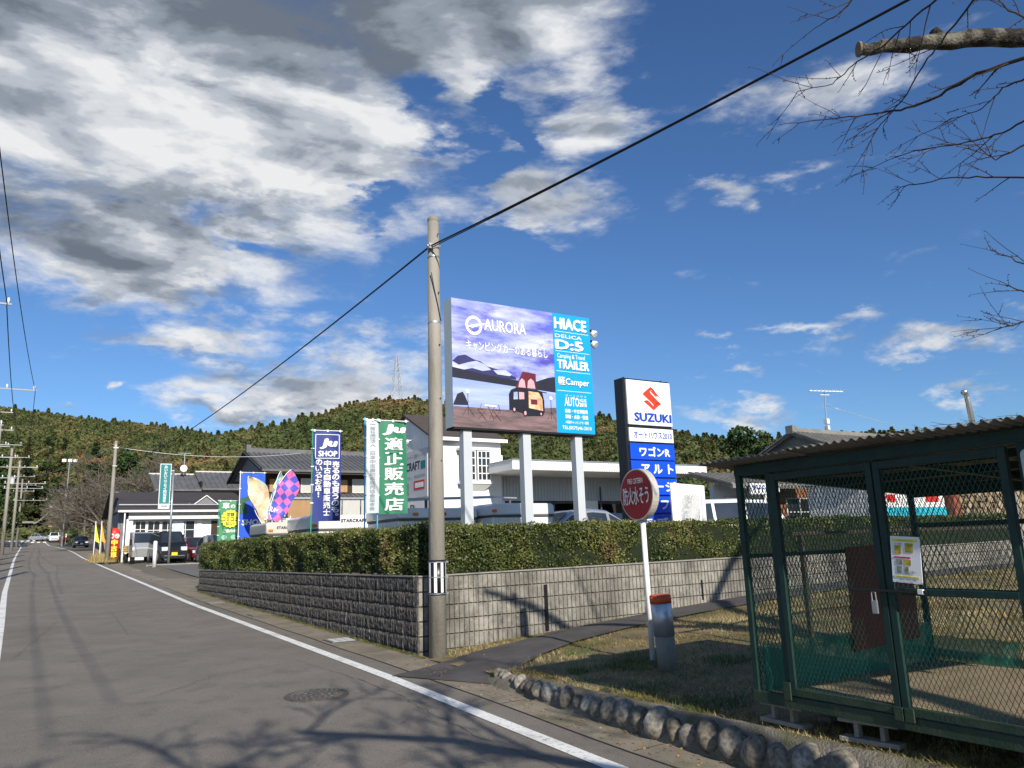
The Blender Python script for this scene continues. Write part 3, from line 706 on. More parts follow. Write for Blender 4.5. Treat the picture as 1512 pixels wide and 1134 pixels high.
# ================================================================ fire cistern sign
fs = empty('fire_cistern_sign', (6.02, 6.94, -1.34), label='round red fire cistern sign on a white post in the lawn', cat='sign')
mb = MB(); mb.tube([(6.03,6.94,-1.33),(6.01,6.93,.30)], .030, 16); mb.build('post', m_white, fs, smooth=True, world=True)
mb = MB(); mb.tube([(6.03,6.94,-1.345),(6.03,6.94,-1.315)], [.055,.035], 10); mb.box(5.97,6.88,-1.345,6.09,7.0,-1.33); mb.build('base', m_postc, fs, world=True)
ang = rad(271.5); nrm = Vector((math.sin(ang), math.cos(ang), 0)); tu = Vector((-nrm.y, nrm.x, 0))   # viewer's right
tu = Vector((0,0,1)).cross(nrm).normalized()
C0 = Vector((5.985, 6.93, .525)); R_ = .297
def disc(c, r, d, n=40):
    return [tuple(c + (tu*math.cos(2*math.pi*k/n) + Vector((0,0,1))*math.sin(2*math.pi*k/n))*r + nrm*d) for k in range(n)]
mb = MB(); mb.add(disc(C0, R_, .045) + disc(C0, R_, -.045), [tuple(range(40)), tuple(range(40, 80))[::-1]] + [(k, 40+k, 40+(k+1)%40, (k+1)%40) for k in range(40)])
m_rim2 = mat('sign_rim', (.62,.58,.50), .45, .06, 6, metal=.3)
rimo = mb.build('rim', m_rim2, fs, world=True, smooth=False)
for sgn in (1, -1):
    mb = MB(); mb.poly(disc(C0, R_-.014, .0475*sgn) if sgn > 0 else disc(C0, R_-.014, -.0475)[::-1]); mb.build('face', m_red, fs, world=True)
loc0 = C0 - fs.location
fr = (loc0 + nrm*.048, tu, Vector((0,0,1)), nrm)
text('FIRE CISTERN', (-.135,.125,.135,.185), m_redtxt, fr, fs, .012)
text('防火水そう', (-.235,-.115,.225,.085), m_redtxt, fr, fs, .018)
mb = MB(); mb.box(5.96,6.90,.2,6.05,6.96,.24); mb.tube([(5.99,6.93,.22),(5.99,6.93,.8)], .02, 8); mb.build('bracket', m_steel, fs, world=True)

# marker post beside it
mp_ = empty('marker_post', (5.80, 6.44, -1.36), label='short concrete post with steel sleeve and orange band beside the fire cistern sign', cat='post')
mp_.rotation_euler = (rad(-1), rad(-2.5), 0)
mb = MB(); mb.tube([(0,0,-.05),(0,0,.40)], .103, 28); mb.build('concrete_base', m_postc, mp_, smooth=False)
mb = MB(); mb.tube([(0,0,.37),(0,0,.735)], [.110,.112], 28, cap=True); mb.build('steel_sleeve', m_sleeve, mp_)
mb = MB(); mb.tube([(0,0,.70),(0,0,.775)], [.1145,.1145], 28); mb.tube([(0,0,.775),(0,0,.79)], [.1145,.10], 28); mb.build('orange_band', m_orange, mp_)
for o in mp_.children:
    o.data.polygons.foreach_set('use_smooth', [len(p.vertices) == 4 for p in o.data.polygons])

# ================================================================ billboard
BY = 12.0
bb = empty('billboard', (7.76, 12.15, -.45), label='large camping car billboard with night lake picture and bright blue panel on grey legs', cat='billboard')
X0, X1, XM, ZB, ZT = 6.185, 9.33, 8.42, 2.08, 4.47
mb = MB(); mb.box(X0,BY+.012,ZB,X1,BY+.30,ZT); mb.build('cabinet', m_leg_edge, bb, world=True)
mb = MB(); mb.box(X0+.01,BY,ZB-.035,X1-.005,BY+.29,ZB-.002); mb.build('bottom_trim', m_dark, bb, world=True)
for x in (6.50, 7.76, 8.96):
    mb = MB(); mb.box(x-.085,BY+.06,-.5,x+.085,BY+.22,ZB-.036); mb.build('leg', m_legs, bb, world=True)
m_psky = mat('print_sunset_sky', (.10,.13,.56), .55, .1, 1.3, col2=(.66,.70,.96), stretch=(.5, 1, 2.2), thr=(.36,.68), detail=9)
add_layer(m_psky, (.08,.07,.42), 1.1, .54, .66, space='Object', stretch=(.7,1,2))
m_plake = mat('print_lake', (.20,.28,.62), .55, .1, 1.2, col2=(.42,.50,.82), stretch=(.4,1,6))
m_pmount = mat('print_mountain', (.028,.03,.12), .6, .2, 4); m_pshore = mat('print_far_shore', (.014,.016,.032), .6, .2, 6)
m_pmist = mat('print_mist', (.32,.36,.75), .6, .1, 3, col2=(.62,.66,.92), stretch=(.6,1,2))
m_pground = mat('print_beach', (.045,.038,.04), .6, .2, 3, col2=(.30,.19,.20), stretch=(.5,1,3))
m_pvan = mat('print_van_body', (.010,.011,.022), .5, .2, 5); m_pmaroon = mat('print_tent_roof', (.13,.015,.03), .5, .2, 3)
m_pwarm = mat('print_warm_light', (.42,.16,.06), .5, .3, 9, col2=(.95,.72,.45)); m_pink = mat('print_pink_window', (.62,.36,.40), .5, .1)
def P(u, v, l): return (X0 + (XM-X0)*u, BY - .001*l, ZB + (ZT-ZB)*v)   # picture coordinates 0..1
def pic(pts, l, m, name, par=None): 
    if name.split('_')[0] in ('van','tent','cupboard','tailgate','wheel'): pts = [(.70+(u-.68)*.86, .115+(v-.12)*.84) for u, v in pts]
    mb = MB(); mb.poly([P(u, v, l) for u, v in pts]); return mb.build(name, m, par or face, world=True)
face = MB().box(X0,BY,ZB,XM,BY+.012,ZT).build('picture_panel', m_psky, bb, world=True)
pic([(0,.0),(1,.0),(1,.36),(0,.42)], 1, m_plake, 'lake_print')
pic([(0,.50),(.05,.545),(.12,.56),(.20,.53),(.26,.52),(.33,.485),(.42,.47),(.52,.44),(.60,.42),(.60,.40),(0,.42)], 2, m_pmount, 'mountain_print')
pic([(0,.50),(.06,.475),(.14,.50),(.22,.52),(.30,.50),(.36,.46),(.28,.445),(.18,.46),(.1,.44),(0,.455)], 3, m_pmist, 'mist_print')
pic([(.38,.46),(.50,.47),(.56,.44),(.54,.425),(.42,.43)], 3, m_pmist, 'mist_print')
pic([(0,.455),(.16,.435),(.34,.415),(.62,.395),(.85,.405),(1,.43),(1,.325),(0,.375)], 4, m_pshore, 'shore_print')
pic([(.80,.40),(.92,.44),(1,.455),(1,.395)], 5, m_pshore, 'shore_print')
pic([(0,0),(1,0),(1,.20),(.5,.155),(0,.155)], 5, m_pground, 'beach_print')
pic([(0,.165),(.04,.25),(.09,.27),(.12,.22),(.14,.17)], 6, m_pshore, 'bush_print')
# the van
pic([(.475,.17),(.475,.32),(.50,.36),(.56,.385),(.80,.38),(.865,.365),(.885,.28),(.885,.17),(.86,.13),(.68,.12),(.60,.15),(.52,.165)], 7, m_pvan, 'van_print')
pic([(.555,.385),(.64,.545),(.795,.535),(.795,.385)], 8, m_pmaroon, 'tent_roof_print')
pic([(.585,.39),(.60,.45),(.63,.48),(.66,.46),(.67,.39)], 9, m_pink, 'tent_window_print')
pic([(.69,.39),(.70,.46),(.735,.485),(.77,.46),(.785,.39)], 9, m_pink, 'tent_window_print')
pic([(.70,.20),(.70,.36),(.82,.355),(.86,.30),(.865,.18)], 9, m_pwarm, 'van_cabin_print')
pic([(.725,.235),(.725,.285),(.80,.285),(.80,.235)], 10, m_pmaroon, 'cupboard_print')
pic([(.525,.27),(.53,.34),(.575,.345),(.575,.275)], 9, m_plake, 'van_window_print')
pic([(.59,.275),(.59,.345),(.65,.345),(.65,.28)], 9, m_pink, 'van_window_print')
pic([(.80,.375),(.92,.362),(.92,.356),(.80,.366)], 10, m_pvan, 'tailgate_print')
for cu, cv, rr in ((.53,.175,.028),(.655,.148,.034),(.84,.15,.022)):
    pic([(cu+rr*.75*math.cos(k*.524), cv+rr*math.sin(k*.524)) for k in range(12)], 10, m_pvan, 'wheel_print')
    pic([(cu+rr*.42*math.cos(k*.524), cv+rr*.6*math.sin(k*.524)) for k in range(12)], 11, m_pink, 'wheel_print')
for cu in (.135, .945):
    pic([(cu+.018*math.cos(k*.785), .275+.016*math.sin(k*.785)) for k in range(8)], 8, p_white, 'lantern_print')
    mb = MB(); 
    for a, b in (((cu,.275),(cu,.10)),((cu,.16),(cu-.05,.09)),((cu,.16),(cu+.05,.09))): mb.bar(P(*a, 8), P(*b, 8), .008, .003)
    mb.build('tripod_print', m_pvan, face, world=True)
mb = MB()
for a, b in (((.22,.145),(.30,.06)),((.30,.145),(.22,.06)),((.26,.19),(.24,.145)),((.36,.145),(.44,.06)),((.44,.145),(.36,.06)),((.30,.17),(.40,.17)),((.32,.17),(.37,.075)),((.38,.17),(.33,.075)),((.42,.19),(.43,.145)),((.22,.145),(.28,.145)),((.38,.145),(.44,.145))):
    mb.bar(P(*a, 9), P(*b, 9), .012, .003)
mb.build('camp_table_print', m_pmaroon, face, world=True)
mb = MB(); mb.poly([P(u, v, 9) for u, v in ((.29,.168),(.40,.165),(.40,.180),(.29,.183))]); mb.build('camp_table_print', p_white, face, world=True)
bfr = (Vector((X0, BY-.004, ZB)) - bb.location, (1,0,0), (0,0,1), (0,-1,0))
def brect(u0, v0, u1, v1): return ((XM-X0)*u0, (ZT-ZB)*v0, (XM-X0)*u1, (ZT-ZB)*v1)
text('AURORA', brect(.305,.775,.715,.865), p_white, bfr, bb, .022, lift=.008)
text('キャンピングカーのある暮らし', brect(.13,.60,.93,.68), p_white, bfr, bb, .010, lift=.008)
# ring emblem
mb = MB(); cu, cv = .205, .80; o = P(cu, cv, 8)
n = 36
for k in range(n):
    a0, a1 = 2*math.pi*k/n, 2*math.pi*(k+1)/n
    def e_(a, rx, rz, dx=0, dz=0): return (o[0]+dx+rx*math.cos(a), o[1], o[2]+dz+rz*math.sin(a))
    mb.quad(e_(a0,.175,.185), e_(a1,.175,.185), e_(a1,.125,.125,.0,-.0), e_(a0,.125,.125))
mb.add([(o[0]-.15,o[1]-.001,o[2]-.03),(o[0]-.05,o[1]-.001,o[2]+.01),(o[0]+.12,o[1]-.001,o[2]+.045),(o[0]+.30,o[1]-.001,o[2]+.075),(o[0]+.12,o[1]-.001,o[2]+.005),(o[0]-.03,o[1]-.001,o[2]-.05)], [(0,5,4,3,2,1)])
mb.build('ring_emblem', p_white, bb, world=True)
# blue panel
mb = MB(); mb.box(XM+.002,BY-.004,ZB,X1,BY+.011,ZT); bp_ = mb.build('blue_panel', p_blue, bb, world=True)
qf = (Vector((XM, BY-.005, ZB)) - bb.location, (1,0,0), (0,0,1), (0,-1,0)); QW = X1-XM; QH = ZT-ZB
def q(u0, v0, u1, v1): return (QW*u0, QH*v0, QW*u1, QH*v1)
p_shadow = flat('print_shadow_blue', (0,.04,.16))
for s, r, b, sh in (('HIACE',(.05,.872,.90,.965),.045,0),('DELICA',(.05,.795,.76,.824),.012,0),('D:5',(.06,.698,.78,.775),.045,0),('Camping & Travel',(.08,.612,.82,.660),.008,0),('TRAILER',(.08,.535,.92,.605),.045,0),('軽Camper',(.08,.385,.90,.465),.022,0),
                    ('AUTO',(.22,.222,.60,.295),.02,.0),('HOUSE',(.62,.262,.80,.290),.02,0),('2010',(.61,.225,.80,.256),.04,0),('オ ー ト ハ ウ ス',(.25,.302,.80,.318),.006,0),
                    ('新車・中古車販売',(.22,.165,.82,.198),.03,0),('車検・点検・整備',(.22,.118,.82,.151),.03,0),('＊新車キャンピングカー販売',(.22,.076,.83,.102),.02,0),('TEL(0575)46-2010',(.13,.022,.90,.058),.014,0)):
    if s in ('HIACE','D:5','TRAILER','軽Camper'): text(s, [a+b_ for a, b_ in zip(q(*r), (.010,-.012,.010,-.012))], p_shadow, qf, bb, b, lift=.0015, name='lettering_shadow')
    text(s, q(*r), p_white, qf, bb, b, lift=.004)
mb = MB()
for v in (.845,.678,.508,.345): mb.box(XM+QW*.04,BY-.0075,ZB+QH*v,XM+QW*.95,BY-.0055,ZB+QH*v+.008)
mb.build('divider_print', p_white, bb, world=True)['kind'] = 'stuff'
for z, nm in ((4.20, 0), (3.98, 1)):
    fl = empty('floodlight', (9.42, BY+.12, z), label=('upper' if nm == 0 else 'lower')+' white round floodlight clamped on the right edge of the billboard', cat='floodlight', group='floodlights on the billboard edge')
    mb = MB(); mb.tube([(9.33,BY+.15,z-.03),(9.40,BY+.10,z-.02),(9.44,BY+.06,z)], .014, 8); mb.build('arm', m_steel, fl, world=True)
    mb = MB(); mb.tube([(9.40,BY+.16,z+.06),(9.43,BY+.12,z+.03),(9.47,BY+.05,z-.03),(9.485,BY+.02,z-.05)], [.022,.035,.075,.078], 18); mb.build('shade', p_white, fl, world=True, smooth=True)
    mb = MB(); mb.tube([(9.487,BY+.015,z-.052),(9.489,BY+.011,z-.055)], [.066,.06], 18); mb.build('lens', m_lamp, fl, world=True)
    mb = MB(); mb.box(9.385,BY+.03,z+.01,9.415,BY+.07,z+.05); mb.build('clamp', m_black, fl, world=True)

# ================================================================ car dealer pylon sign
sz = empty('pylon_sign', (10.78, 12.1, -.9), label='tall black framed car dealer pylon with white emblem panel above blue panels', cat='sign')
SX0, SX1, SZ = 10.155, 11.405, 3.31
mb = MB(); mb.box(SX0-.02,BY+.03,-.9,SX1,BY+.30,SZ); mb.build('frame', m_black, sz, world=True)
for x in (SX0+.1, SX1-.12): MB().tube([(x,BY+.15,SZ),(x,BY+.15,SZ+.035),(x+.03,BY+.15,SZ+.045)], .010, 6).build('lifting_eye', m_black, sz, world=True)
PX0, PX1 = SX0+.045, SX1-.005
def panel(z0, z1, m, nm): return MB().box(PX0,BY-.012,z0,PX1,BY+.035,z1).build(nm, m, sz, world=True, bevel=.008)
panel(2.335, 3.275, p_white, 'emblem_panel'); panel(1.985, 2.270, p_white, 'name_panel')
sf = (Vector((PX0, BY-.012, 0)) - Vector((sz.location.x, sz.location.y, sz.location.z)), (1,0,0), (0,0,1), (0,-1,0))
PW = PX1-PX0
text('SUZUKI', (PW*.14,2.415,PW*.97,2.585), p_logo_blue, sf, sz, .055)
# red emblem: two interlocking sharp strokes
S1 = [(0,.62),(.42,1.0),(1,.55),(.78,.42),(.62,.55),(.50,.62),(.95,.22),(.5,-.0),(.0,.28),(.22,.42)]
def emb(pts):
    mb = MB(); mb.poly([(PX0+PW*(.36+.40*a), BY-.017, 2.66+.50*b) for a, b in pts]); mb.build('emblem', p_logo_red, sz, world=True)
emb([(.42,1.0),(.02,.66),(.02,.60),(.50,.42),(.62,.30),(.98,.50),(.98,.27),(.52,-.0),(.52,.0)][0:0] or [(.45,1.0),(.0,.70),(.0,.64),(.52,.28),(.58,.20),(.50,.10),(.80,.34),(1.0,.24),(.98,.30),(.44,.72),(.40,.80),(.60,.92)])
emb([(.45,1.0),(.60,.92),(.44,.80),(.72,.60),(.85,.62),(1.0,.55)][::-1])
emb([(.0,.36),(.20,.42),(.30,.38),(.56,.18),(.48,.08),(.55,.0)][::-1])
emb([(.55,.0),(1.0,.30),(.80,.36),(.48,.10)][::-1])
text('オートハウス2010', (PW*.09,2.055,PW*.96,2.205), p_logo_blue, sf, sz, .022)
for s, z1 in (('ワゴンR', 1.950), ('アルト', 1.595), ('ラージン', 1.235), ('スイフト', .870), ('ランディ', .505), ('エブリイ', .14)):
    panel(z1-.335, z1, p_szblue, 'model_panel')
    if z1 > .5:
        if s == 'アルト': text('ア ル ト', (PW*.22,z1-.26,PW*.93,z1-.07), p_white, sf, sz, .04)
        elif s == 'ワゴンR': text(s, (PW*.20,z1-.26,PW*.88,z1-.07), p_white, sf, sz, .04)
        else: text(s.replace('ン', ''), (PW*.16,z1-.26,PW*.98,z1-.07), p_white, sf, sz, .04)
    else: text(s, (PW*.2,z1-.22,PW*.9,z1-.07), p_white, sf, sz, .03)

# leaning white notice board
wb = empty('notice_board', (11.1, 11.35, -.5), label='plain white notice board with fine vertical text leaning beside the blue panels', cat='sign')
mb = MB(); mb.prism([(10.66,11.38,-.45),(11.60,11.44,-.45),(11.58,11.40,1.05),(10.60,11.34,1.09)], (0,.03,0)); mb.build('board', p_white, wb, world=True)
mb = MB(); rs = random.Random(3)
for c in range(30):
    x = 11.46 - c*.0245
    z = .86 if c else .90
    if c in (1, 2, 26, 27): continue
    zend = .12 + .2*rs.random() if c < 25 else .45
    while z > zend:
        h = rs.uniform(.012, .022) * (1.5 if c == 0 else 1)
        if rs.random() > .10: mb.box(x-.0045, 11.366+(z<.3)*.004-.006, z-h*.75, x+(.0025 if c else .010), 11.368, z)
        z -= h
mb.build('fine_print', flat('fine_print_grey', (.42,.43,.45)), wb, world=True)['kind'] = 'stuff'

# ================================================================ wire mesh cage
CX, CB = 4.62, -1.18
cage = empty('mesh_cage', (5.7, 2.8, -1.36), label='dark green wire mesh waste cage with corrugated roof standing on blocks', cat='cage')
YA, YZ, XB, ZR = 4.22, 1.15, 6.86, .53
def cb(x0, y0, z0, x1, y1, z1, name, m=m_green, par=None, bevel=.003):
    return MB().box(x0, y0, z0, x1, y1, z1).build(name, m, par or cage, world=True, bevel=bevel)
for (x, y, w) in ((CX,YA,.045),(CX,3.93,.05),(XB,YA,.045),(XB,3.35,.045),(XB,2.35,.045),(CX,2.17,.05),(XB,1.2,.045),(CX,1.15,.05)): cb(x+.003, y-w, CB, x+.045, y, ZR, 'post')
cb(CX, YZ, CB-.003, CX+.05, YA+.003, CB+.075, 'bottom_rail', m_greenrust); cb(XB, YZ, CB-.003, XB+.048, YA+.003, CB+.06, 'bottom_rail'); cb(CX+.05, YA-.044, CB+.002, XB, YA-.002, CB+.06, 'bottom_rail')
cb(CX-.002, YZ, .46, CX+.052, YA+.002, ZR+.01, 'top_rail'); cb(XB-.002, YZ, .30, XB+.047, YA+.002, .40, 'top_rail')
cb(XB+.004, YZ, .03, XB+.034, YA, .07, 'middle_rail'); cb(XB+.004, YZ, -.53, XB+.03, YA, -.50, 'middle_rail')
cb(CX+.05, YA-.040, -.16, XB, YA-.010, -.13, 'middle_rail')
mb = MB(); mb.bar((CX+.03,YA-.022,.49),(XB,YA-.022,.36),.04,.06); mb.build('top_rail', m_green, cage, world=True)
for x in (5.25, 5.85, 6.4):
    z = .50 - (x-CX)*.055; mb = MB(); mb.bar((x,YZ-.1,z),(x,YA+.1,z),.05,.055); mb.build('purlin', m_green, cage, world=True)
for y in (YA-.02, 3.05, 2.1):
    mb = MB(); mb.bar((CX+.05,y,.475),(XB,y,.355),.05,.04); mb.build('rafter', m_green, cage, world=True)
# diamond lattice
def lattice(o, u, v, W, H, pw, ph, t, name, parent, m=m_mesh):
    """two crossing families of thin bars clipped to a W x H panel"""
    o, u, v = Vector(o), Vector(u), Vector(v); n = u.cross(v).normalized(); mb = MB(); s = ph/pw; K = int((W + H/s)/pw)+2
    for fam in (1, -1):
        for k in range(-int(H/s/pw)-2, K):
            a0 = k*pw
            if fam == 1: f = lambda a: (a-a0)*s
            else: f = lambda a: H-(a-a0)*s
            lo = max(0, a0); hi = min(W, a0+H/s)
            if hi-lo < .004: continue
            b0, b1 = f(lo), f(hi)
            p0 = o+u*lo+v*b0 + n*(.001*fam); p1 = o+u*hi+v*b1 + n*(.001*fam)
            mb.bar(p0, p1, t, t*.8, upv=tuple(n))
    ob = mb.build(name, m, parent, world=True); ob['kind'] = 'stuff'; return ob
Zl, Zh = CB+.075, .46
lattice((CX+.02,YA-.045,Zl),(0,-1,0),(0,0,1),.20,Zh-Zl,.032,.062,.0026,'mesh_panel',cage)
def door(y1, y0, nm, latch):
    d = empty('door', (CX, y1, CB), label=nm); d.parent = cage; d.location = Vector((CX, y1, CB)) - cage.location
    W = y1-y0
    for y in (y1, y0+.045): cb(CX-.012, y-.045, CB+.085, CX+.028, y, .45, 'door_stile', m_green, d)
    cb(CX-.012, y0+.045, CB+.085, CX+.026, y1-.045, CB+.135, 'door_rail', m_greenrust, d); cb(CX-.012, y0+.045, .40, CX+.026, y1-.045, .45, 'door_rail', m_green, d)
    lattice((CX+.008,y1-.045,CB+.135),(0,-1,0),(0,0,1),W-.09,.40-CB-.135,.032,.062,.0026,'mesh_panel',d)
    return d
d1 = door(3.875, 3.055, 'first mesh door beside the corner panel', 0); d2 = door(3.045, 2.225, 'second mesh door with a mid bar and notice', 1)
d3 = door(2.11, 1.2, 'third mesh door at the far end', 0)
cb(CX-.014, 2.27, -.385, CX+.02, 2.96, -.345, 'mid_bar', m_green, d2)
cb(CX-.034, 2.78, -.37, CX-.018, 3.30, -.352, 'bolt', m_black, d1); cb(CX-.036, 2.80, -.375, CX-.016, 2.835, -.345, 'bolt_stop', m_wplate, d1)
mb = MB(); mb.box(CX-.05,3.105,-.50,CX-.035,3.14,-.42); mb.tube([(CX-.043,3.108,-.43),(CX-.043,3.11,-.37),(CX-.043,3.136,-.37),(CX-.043,3.137,-.43)], .004, 6); mb.build('padlock', m_steel, d1, world=True)
for y in (3.90, 3.07, 3.00): 
    cb(CX-.022, y-.03, CB+.05, CX-.010, y+.03, CB+.13 if y < 3.5 else CB+.17, 'hinge', m_greenrust)
lattice((XB+.02,YA-.02,CB+.06),(0,-1,0),(0,0,1),YA-YZ-.05,.25-CB,.05,.10,.0045,'mesh_panel',cage)
lattice((CX+.05,YA-.022,CB+.06),(1,0,0),(0,0,1),XB-CX-.05,.36-CB-.02,.042,.085,.0042,'mesh_panel',cage)
lattice((CX+.05,YZ+.02,CB+.06),(1,0,0),(0,0,1),XB-CX-.05,.36-CB-.02,.06,.12,.0042,'mesh_panel',cage)
cb(CX+.052, YZ+.03, CB+.045, XB-.004, YA-.05, CB+.07, 'floor_board', m_board, bevel=0)
# green net skirt (fine net: threads with gaps)
m_net = bpy.data.materials.new('green_net'); m_net.use_nodes = True; t_ = m_net.node_tree; b_ = t_.nodes['Principled BSDF']; b_.inputs['Base Color'].default_value = (.015,.20,.14,1); b_.inputs['Roughness'].default_value = .6
w1 = t_.nodes.new('ShaderNodeTexWave'); w1.inputs['Scale'].default_value = 70; w1.bands_direction = 'DIAGONAL'; w2 = t_.nodes.new('ShaderNodeTexWave'); w2.inputs['Scale'].default_value = 70; w2.bands_direction = 'Z'
ge = t_.nodes.new('ShaderNodeNewGeometry'); nn = t_.nodes.new('ShaderNodeTexNoise'); nn.inputs['Scale'].default_value = 7; nn.inputs['Detail'].default_value = 4
mx_ = t_.nodes.new('ShaderNodeMath'); mx_.operation = 'MAXIMUM'; m2_ = t_.nodes.new('ShaderNodeMath'); m2_.operation = 'GREATER_THAN'; m2_.inputs[1].default_value = .55
for w_ in (w1, w2): t_.links.new(ge.outputs['Position'], w_.inputs['Vector'])
t_.links.new(w1.outputs['Fac'], mx_.inputs[0]); t_.links.new(w2.outputs['Fac'], mx_.inputs[1]); t_.links.new(mx_.outputs[0], m2_.inputs[0]); t_.links.new(m2_.outputs[0], b_.inputs['Alpha'])
def net(o, u, W, H, nx, seed):
    rs = random.Random(seed); V = []; F = []; o = Vector(o); u = Vector(u); n = u.cross(Vector((0,0,1)))
    for j in range(7):
        for i in range(nx+1): V.append(o+u*(W*i/nx)+Vector((0,0,H*j/6*(1+.10*mn.noise(Vector((i*.4,seed,0)))))) + n*(.018*mn.noise(Vector((i*.5,j*.4,seed)))))
    for j in range(6):
        for i in range(nx): a = j*(nx+1)+i; F.append((a,a+1,a+nx+2,a+nx+1))
    mb = MB(); mb.add(V, F); return mb.build('net_skirt', m_net, cage, world=True, smooth=True)
net((CX+.06,YA-.06,CB+.06),(1,0,0),XB-CX-.08,.34,40,1); net((CX+.06,YA-.075,CB+.06),(1,0,0),XB-CX-.08,.30,36,4); net((XB-.03,YA-.05,CB+.06),(0,-1,0),.75,.22,16,2)
# red-brown sheet standing inside
mb = MB(); mb.prism([(5.68,4.10,-.93),(6.62,4.12,-.90),(6.64,4.12,-.09),(5.72,4.10,-.11)], (0,.012,0)); tag(mb.build('brown_sheet', m_brown), 'dark red-brown sheet leaning on the mesh inside the green cage', 'sheet')
# small notice
ns = empty('cage_notice', (CX-.03, 2.88, -.17), label='white notice with yellow strips and small photos tied to the cage door', cat='notice')
nf = ((-.006,.0,0), (0,-1,-.0), (.0,0,1), (-1,0,0))
ns.rotation_euler = (rad(4), 0, 0)
MB().box(-.004,-.095,-.14,.0,.095,.14).build('sheet', p_white, ns)
def nr(u0, v0, u1, v1, m, nm): MB().box(-.0065,-u1,v0,-.0045,-u0,v1).build(nm, m, ns)
nr(-.08,.108,.08,.124,p_yellow,'yellow_strip'); nr(-.08,-.108,.08,-.098,p_yellow,'yellow_strip'); nr(-.075,.008,.03,.017,p_red,'red_strip')
m_photo = mat('photo_print', (.22,.16,.03), .5, .3, 30, col2=(.62,.50,.04)); m_photo2 = mat('photo_print_grey', (.05,.07,.06), .5, .3, 40, col2=(.45,.46,.36))
nr(-.070,.035,-.028,.085,m_photo,'photo'); nr(0,.045,.05,.100,m_photo,'photo')
nr(-.062,-.032,-.026,.000,m_photo2,'photo'); nr(-.012,-.032,.032,.000,m_photo,'photo'); nr(-.060,-.085,-.028,-.042,m_photo2,'photo'); nr(-.012,-.085,.014,-.042,m_photo2,'photo')
for s, r in (('ゴミの出し方について',(-.05,.111,.05,.121)),('お願い',(.02,-.082,.06,-.066)),('きれいに使いましょう',(-.06,-.106,.06,-.100)),('資源ごみ　不燃ごみ　収集日',(-.05,-.128,.06,-.116)),('このごみ置場は',(-.07,.090,-.02,.098))):
    text(s, r, p_gtext, nf, ns, .01, lift=.001)
for y in (-.09, .09):
    for z in (-.13, .13): MB().tube([(.0,y,z),(-.012,y*1.12,z*1.05)], .002, 4).build('cable_tie', m_black, ns)
# rounded plate at the edge of the frame
ps = empty('corner_plate', (CX-.03, 2.0, .2), label='pale rounded plate fixed on the cage posts at the picture edge', cat='sign')
bm = bmesh.new(); 
mb = MB(); pts = []
for cxx, czz, a0 in ((.15,.17,0),(-.15,.17,90),(-.15,-.17,180),(.15,-.17,270)):
    for k in range(5):
        a = rad(a0+k*22.5); pts.append((-.012, cxx+.03*math.cos(a), czz+.03*math.sin(a)))
mb.prism(pts, (.01,0,0)); mb.build('plate', m_leg_edge, ps); bm.free()
ps.location = (CX-.015, 1.96, .22)
# corrugated roof sheets
def corr(y0, y1, x0, x1, z0, z1, name, pitch=.063, amp=.0105, nseg=8):
    ys_ = np.arange(y0, y1, pitch/nseg); V = []; F = []; n = len(ys_)
    for lay, dz_ in ((0, 0), (1, -.004)):
        for xx, zz in ((x0, z0), ((x0+x1)/2, (z0+z1)/2-.006), (x1, z1)):
            for yv in ys_: V.append((xx, yv, zz + amp*math.sin(2*math.pi*yv/pitch) + dz_))
    for r in (0, 1, 3, 4):
        for i in range(n-1): a = r*n+i; F.append((a, a+1, a+n+1, a+n) if r < 3 else (a, a+n, a+n+1, a+1))
    for i in range(n-1): F.append((i, 3*n+i, 3*n+i+1, i+1)); F.append((2*n+i, 2*n+i+1, 5*n+i+1, 5*n+i))
    mb = MB(); mb.add(V, F); return mb.build(name, m_roofp, cage, world=True, smooth=True)
corr(3.55, 4.42, 4.42, 7.05, .575, .415, 'roof_sheet'); corr(2.72, 3.60, 4.425, 7.05, .589, .429, 'roof_sheet'); corr(1.85, 2.78, 4.42, 7.05, .577, .417, 'roof_sheet'); corr(1.0, 1.9, 4.42, 7.05, .590, .43, 'roof_sheet')
rs = random.Random(8)
mb = MB()
for i in range(36):
    y = rs.uniform(2.0, 3.0) if i < 24 else rs.uniform(2, 4.2); x = 4.5+rs.random()*.25; a = rs.uniform(0, 3.14); l = rs.uniform(.04, .16)
    z = .60; mb.tube([(x,y,z),(x+math.cos(a)*l*.5,y+math.sin(a)*l*.5,z+rs.uniform(-.002,.02)),(x+math.cos(a)*l,y+math.sin(a)*l,z+rs.uniform(-.004,.035))], [.002,.0016,.001], 4)
tag(mb.build('twig_litter', m_twig), 'small twigs lying on the corrugated cage roof', None, None, 'stuff')
# concrete blocks and a timber under the cage
def breeze(loc, rz, label):
    e = empty('concrete_block', loc, rz, label=label, cat='concrete block', group='blocks under the cage')
    mb = MB(); L, W, H = .39, .10, .15
    mb.box(-L/2,-W/2,0,L/2,W/2,.03); mb.box(-L/2,-W/2,H-.03,L/2,W/2,H)
    for x in (-.10, .07): mb.box(x,-W/2+.02,.03,x+.03,W/2-.02,H-.03)
    mb.build('block_shell', m_block, e, bevel=.004); return e
lzz = lambda x, y: lawn(x, y)+.0
for x, y, rz, lb in ((4.74,4.06,rad(88),'grey hollow concrete block under the front corner of the cage'),(4.72,3.36,rad(100),'grey hollow concrete block under the cage below the double door'),(5.2,3.95,rad(5),'hollow concrete block in shade further under the cage'),(6.8,4.1,rad(90),'concrete block under the back corner of the cage'),(4.78,2.3,rad(90),'concrete block under the cage at the picture edge')):
    b = breeze((x, y, CB-.152), rz, lb)
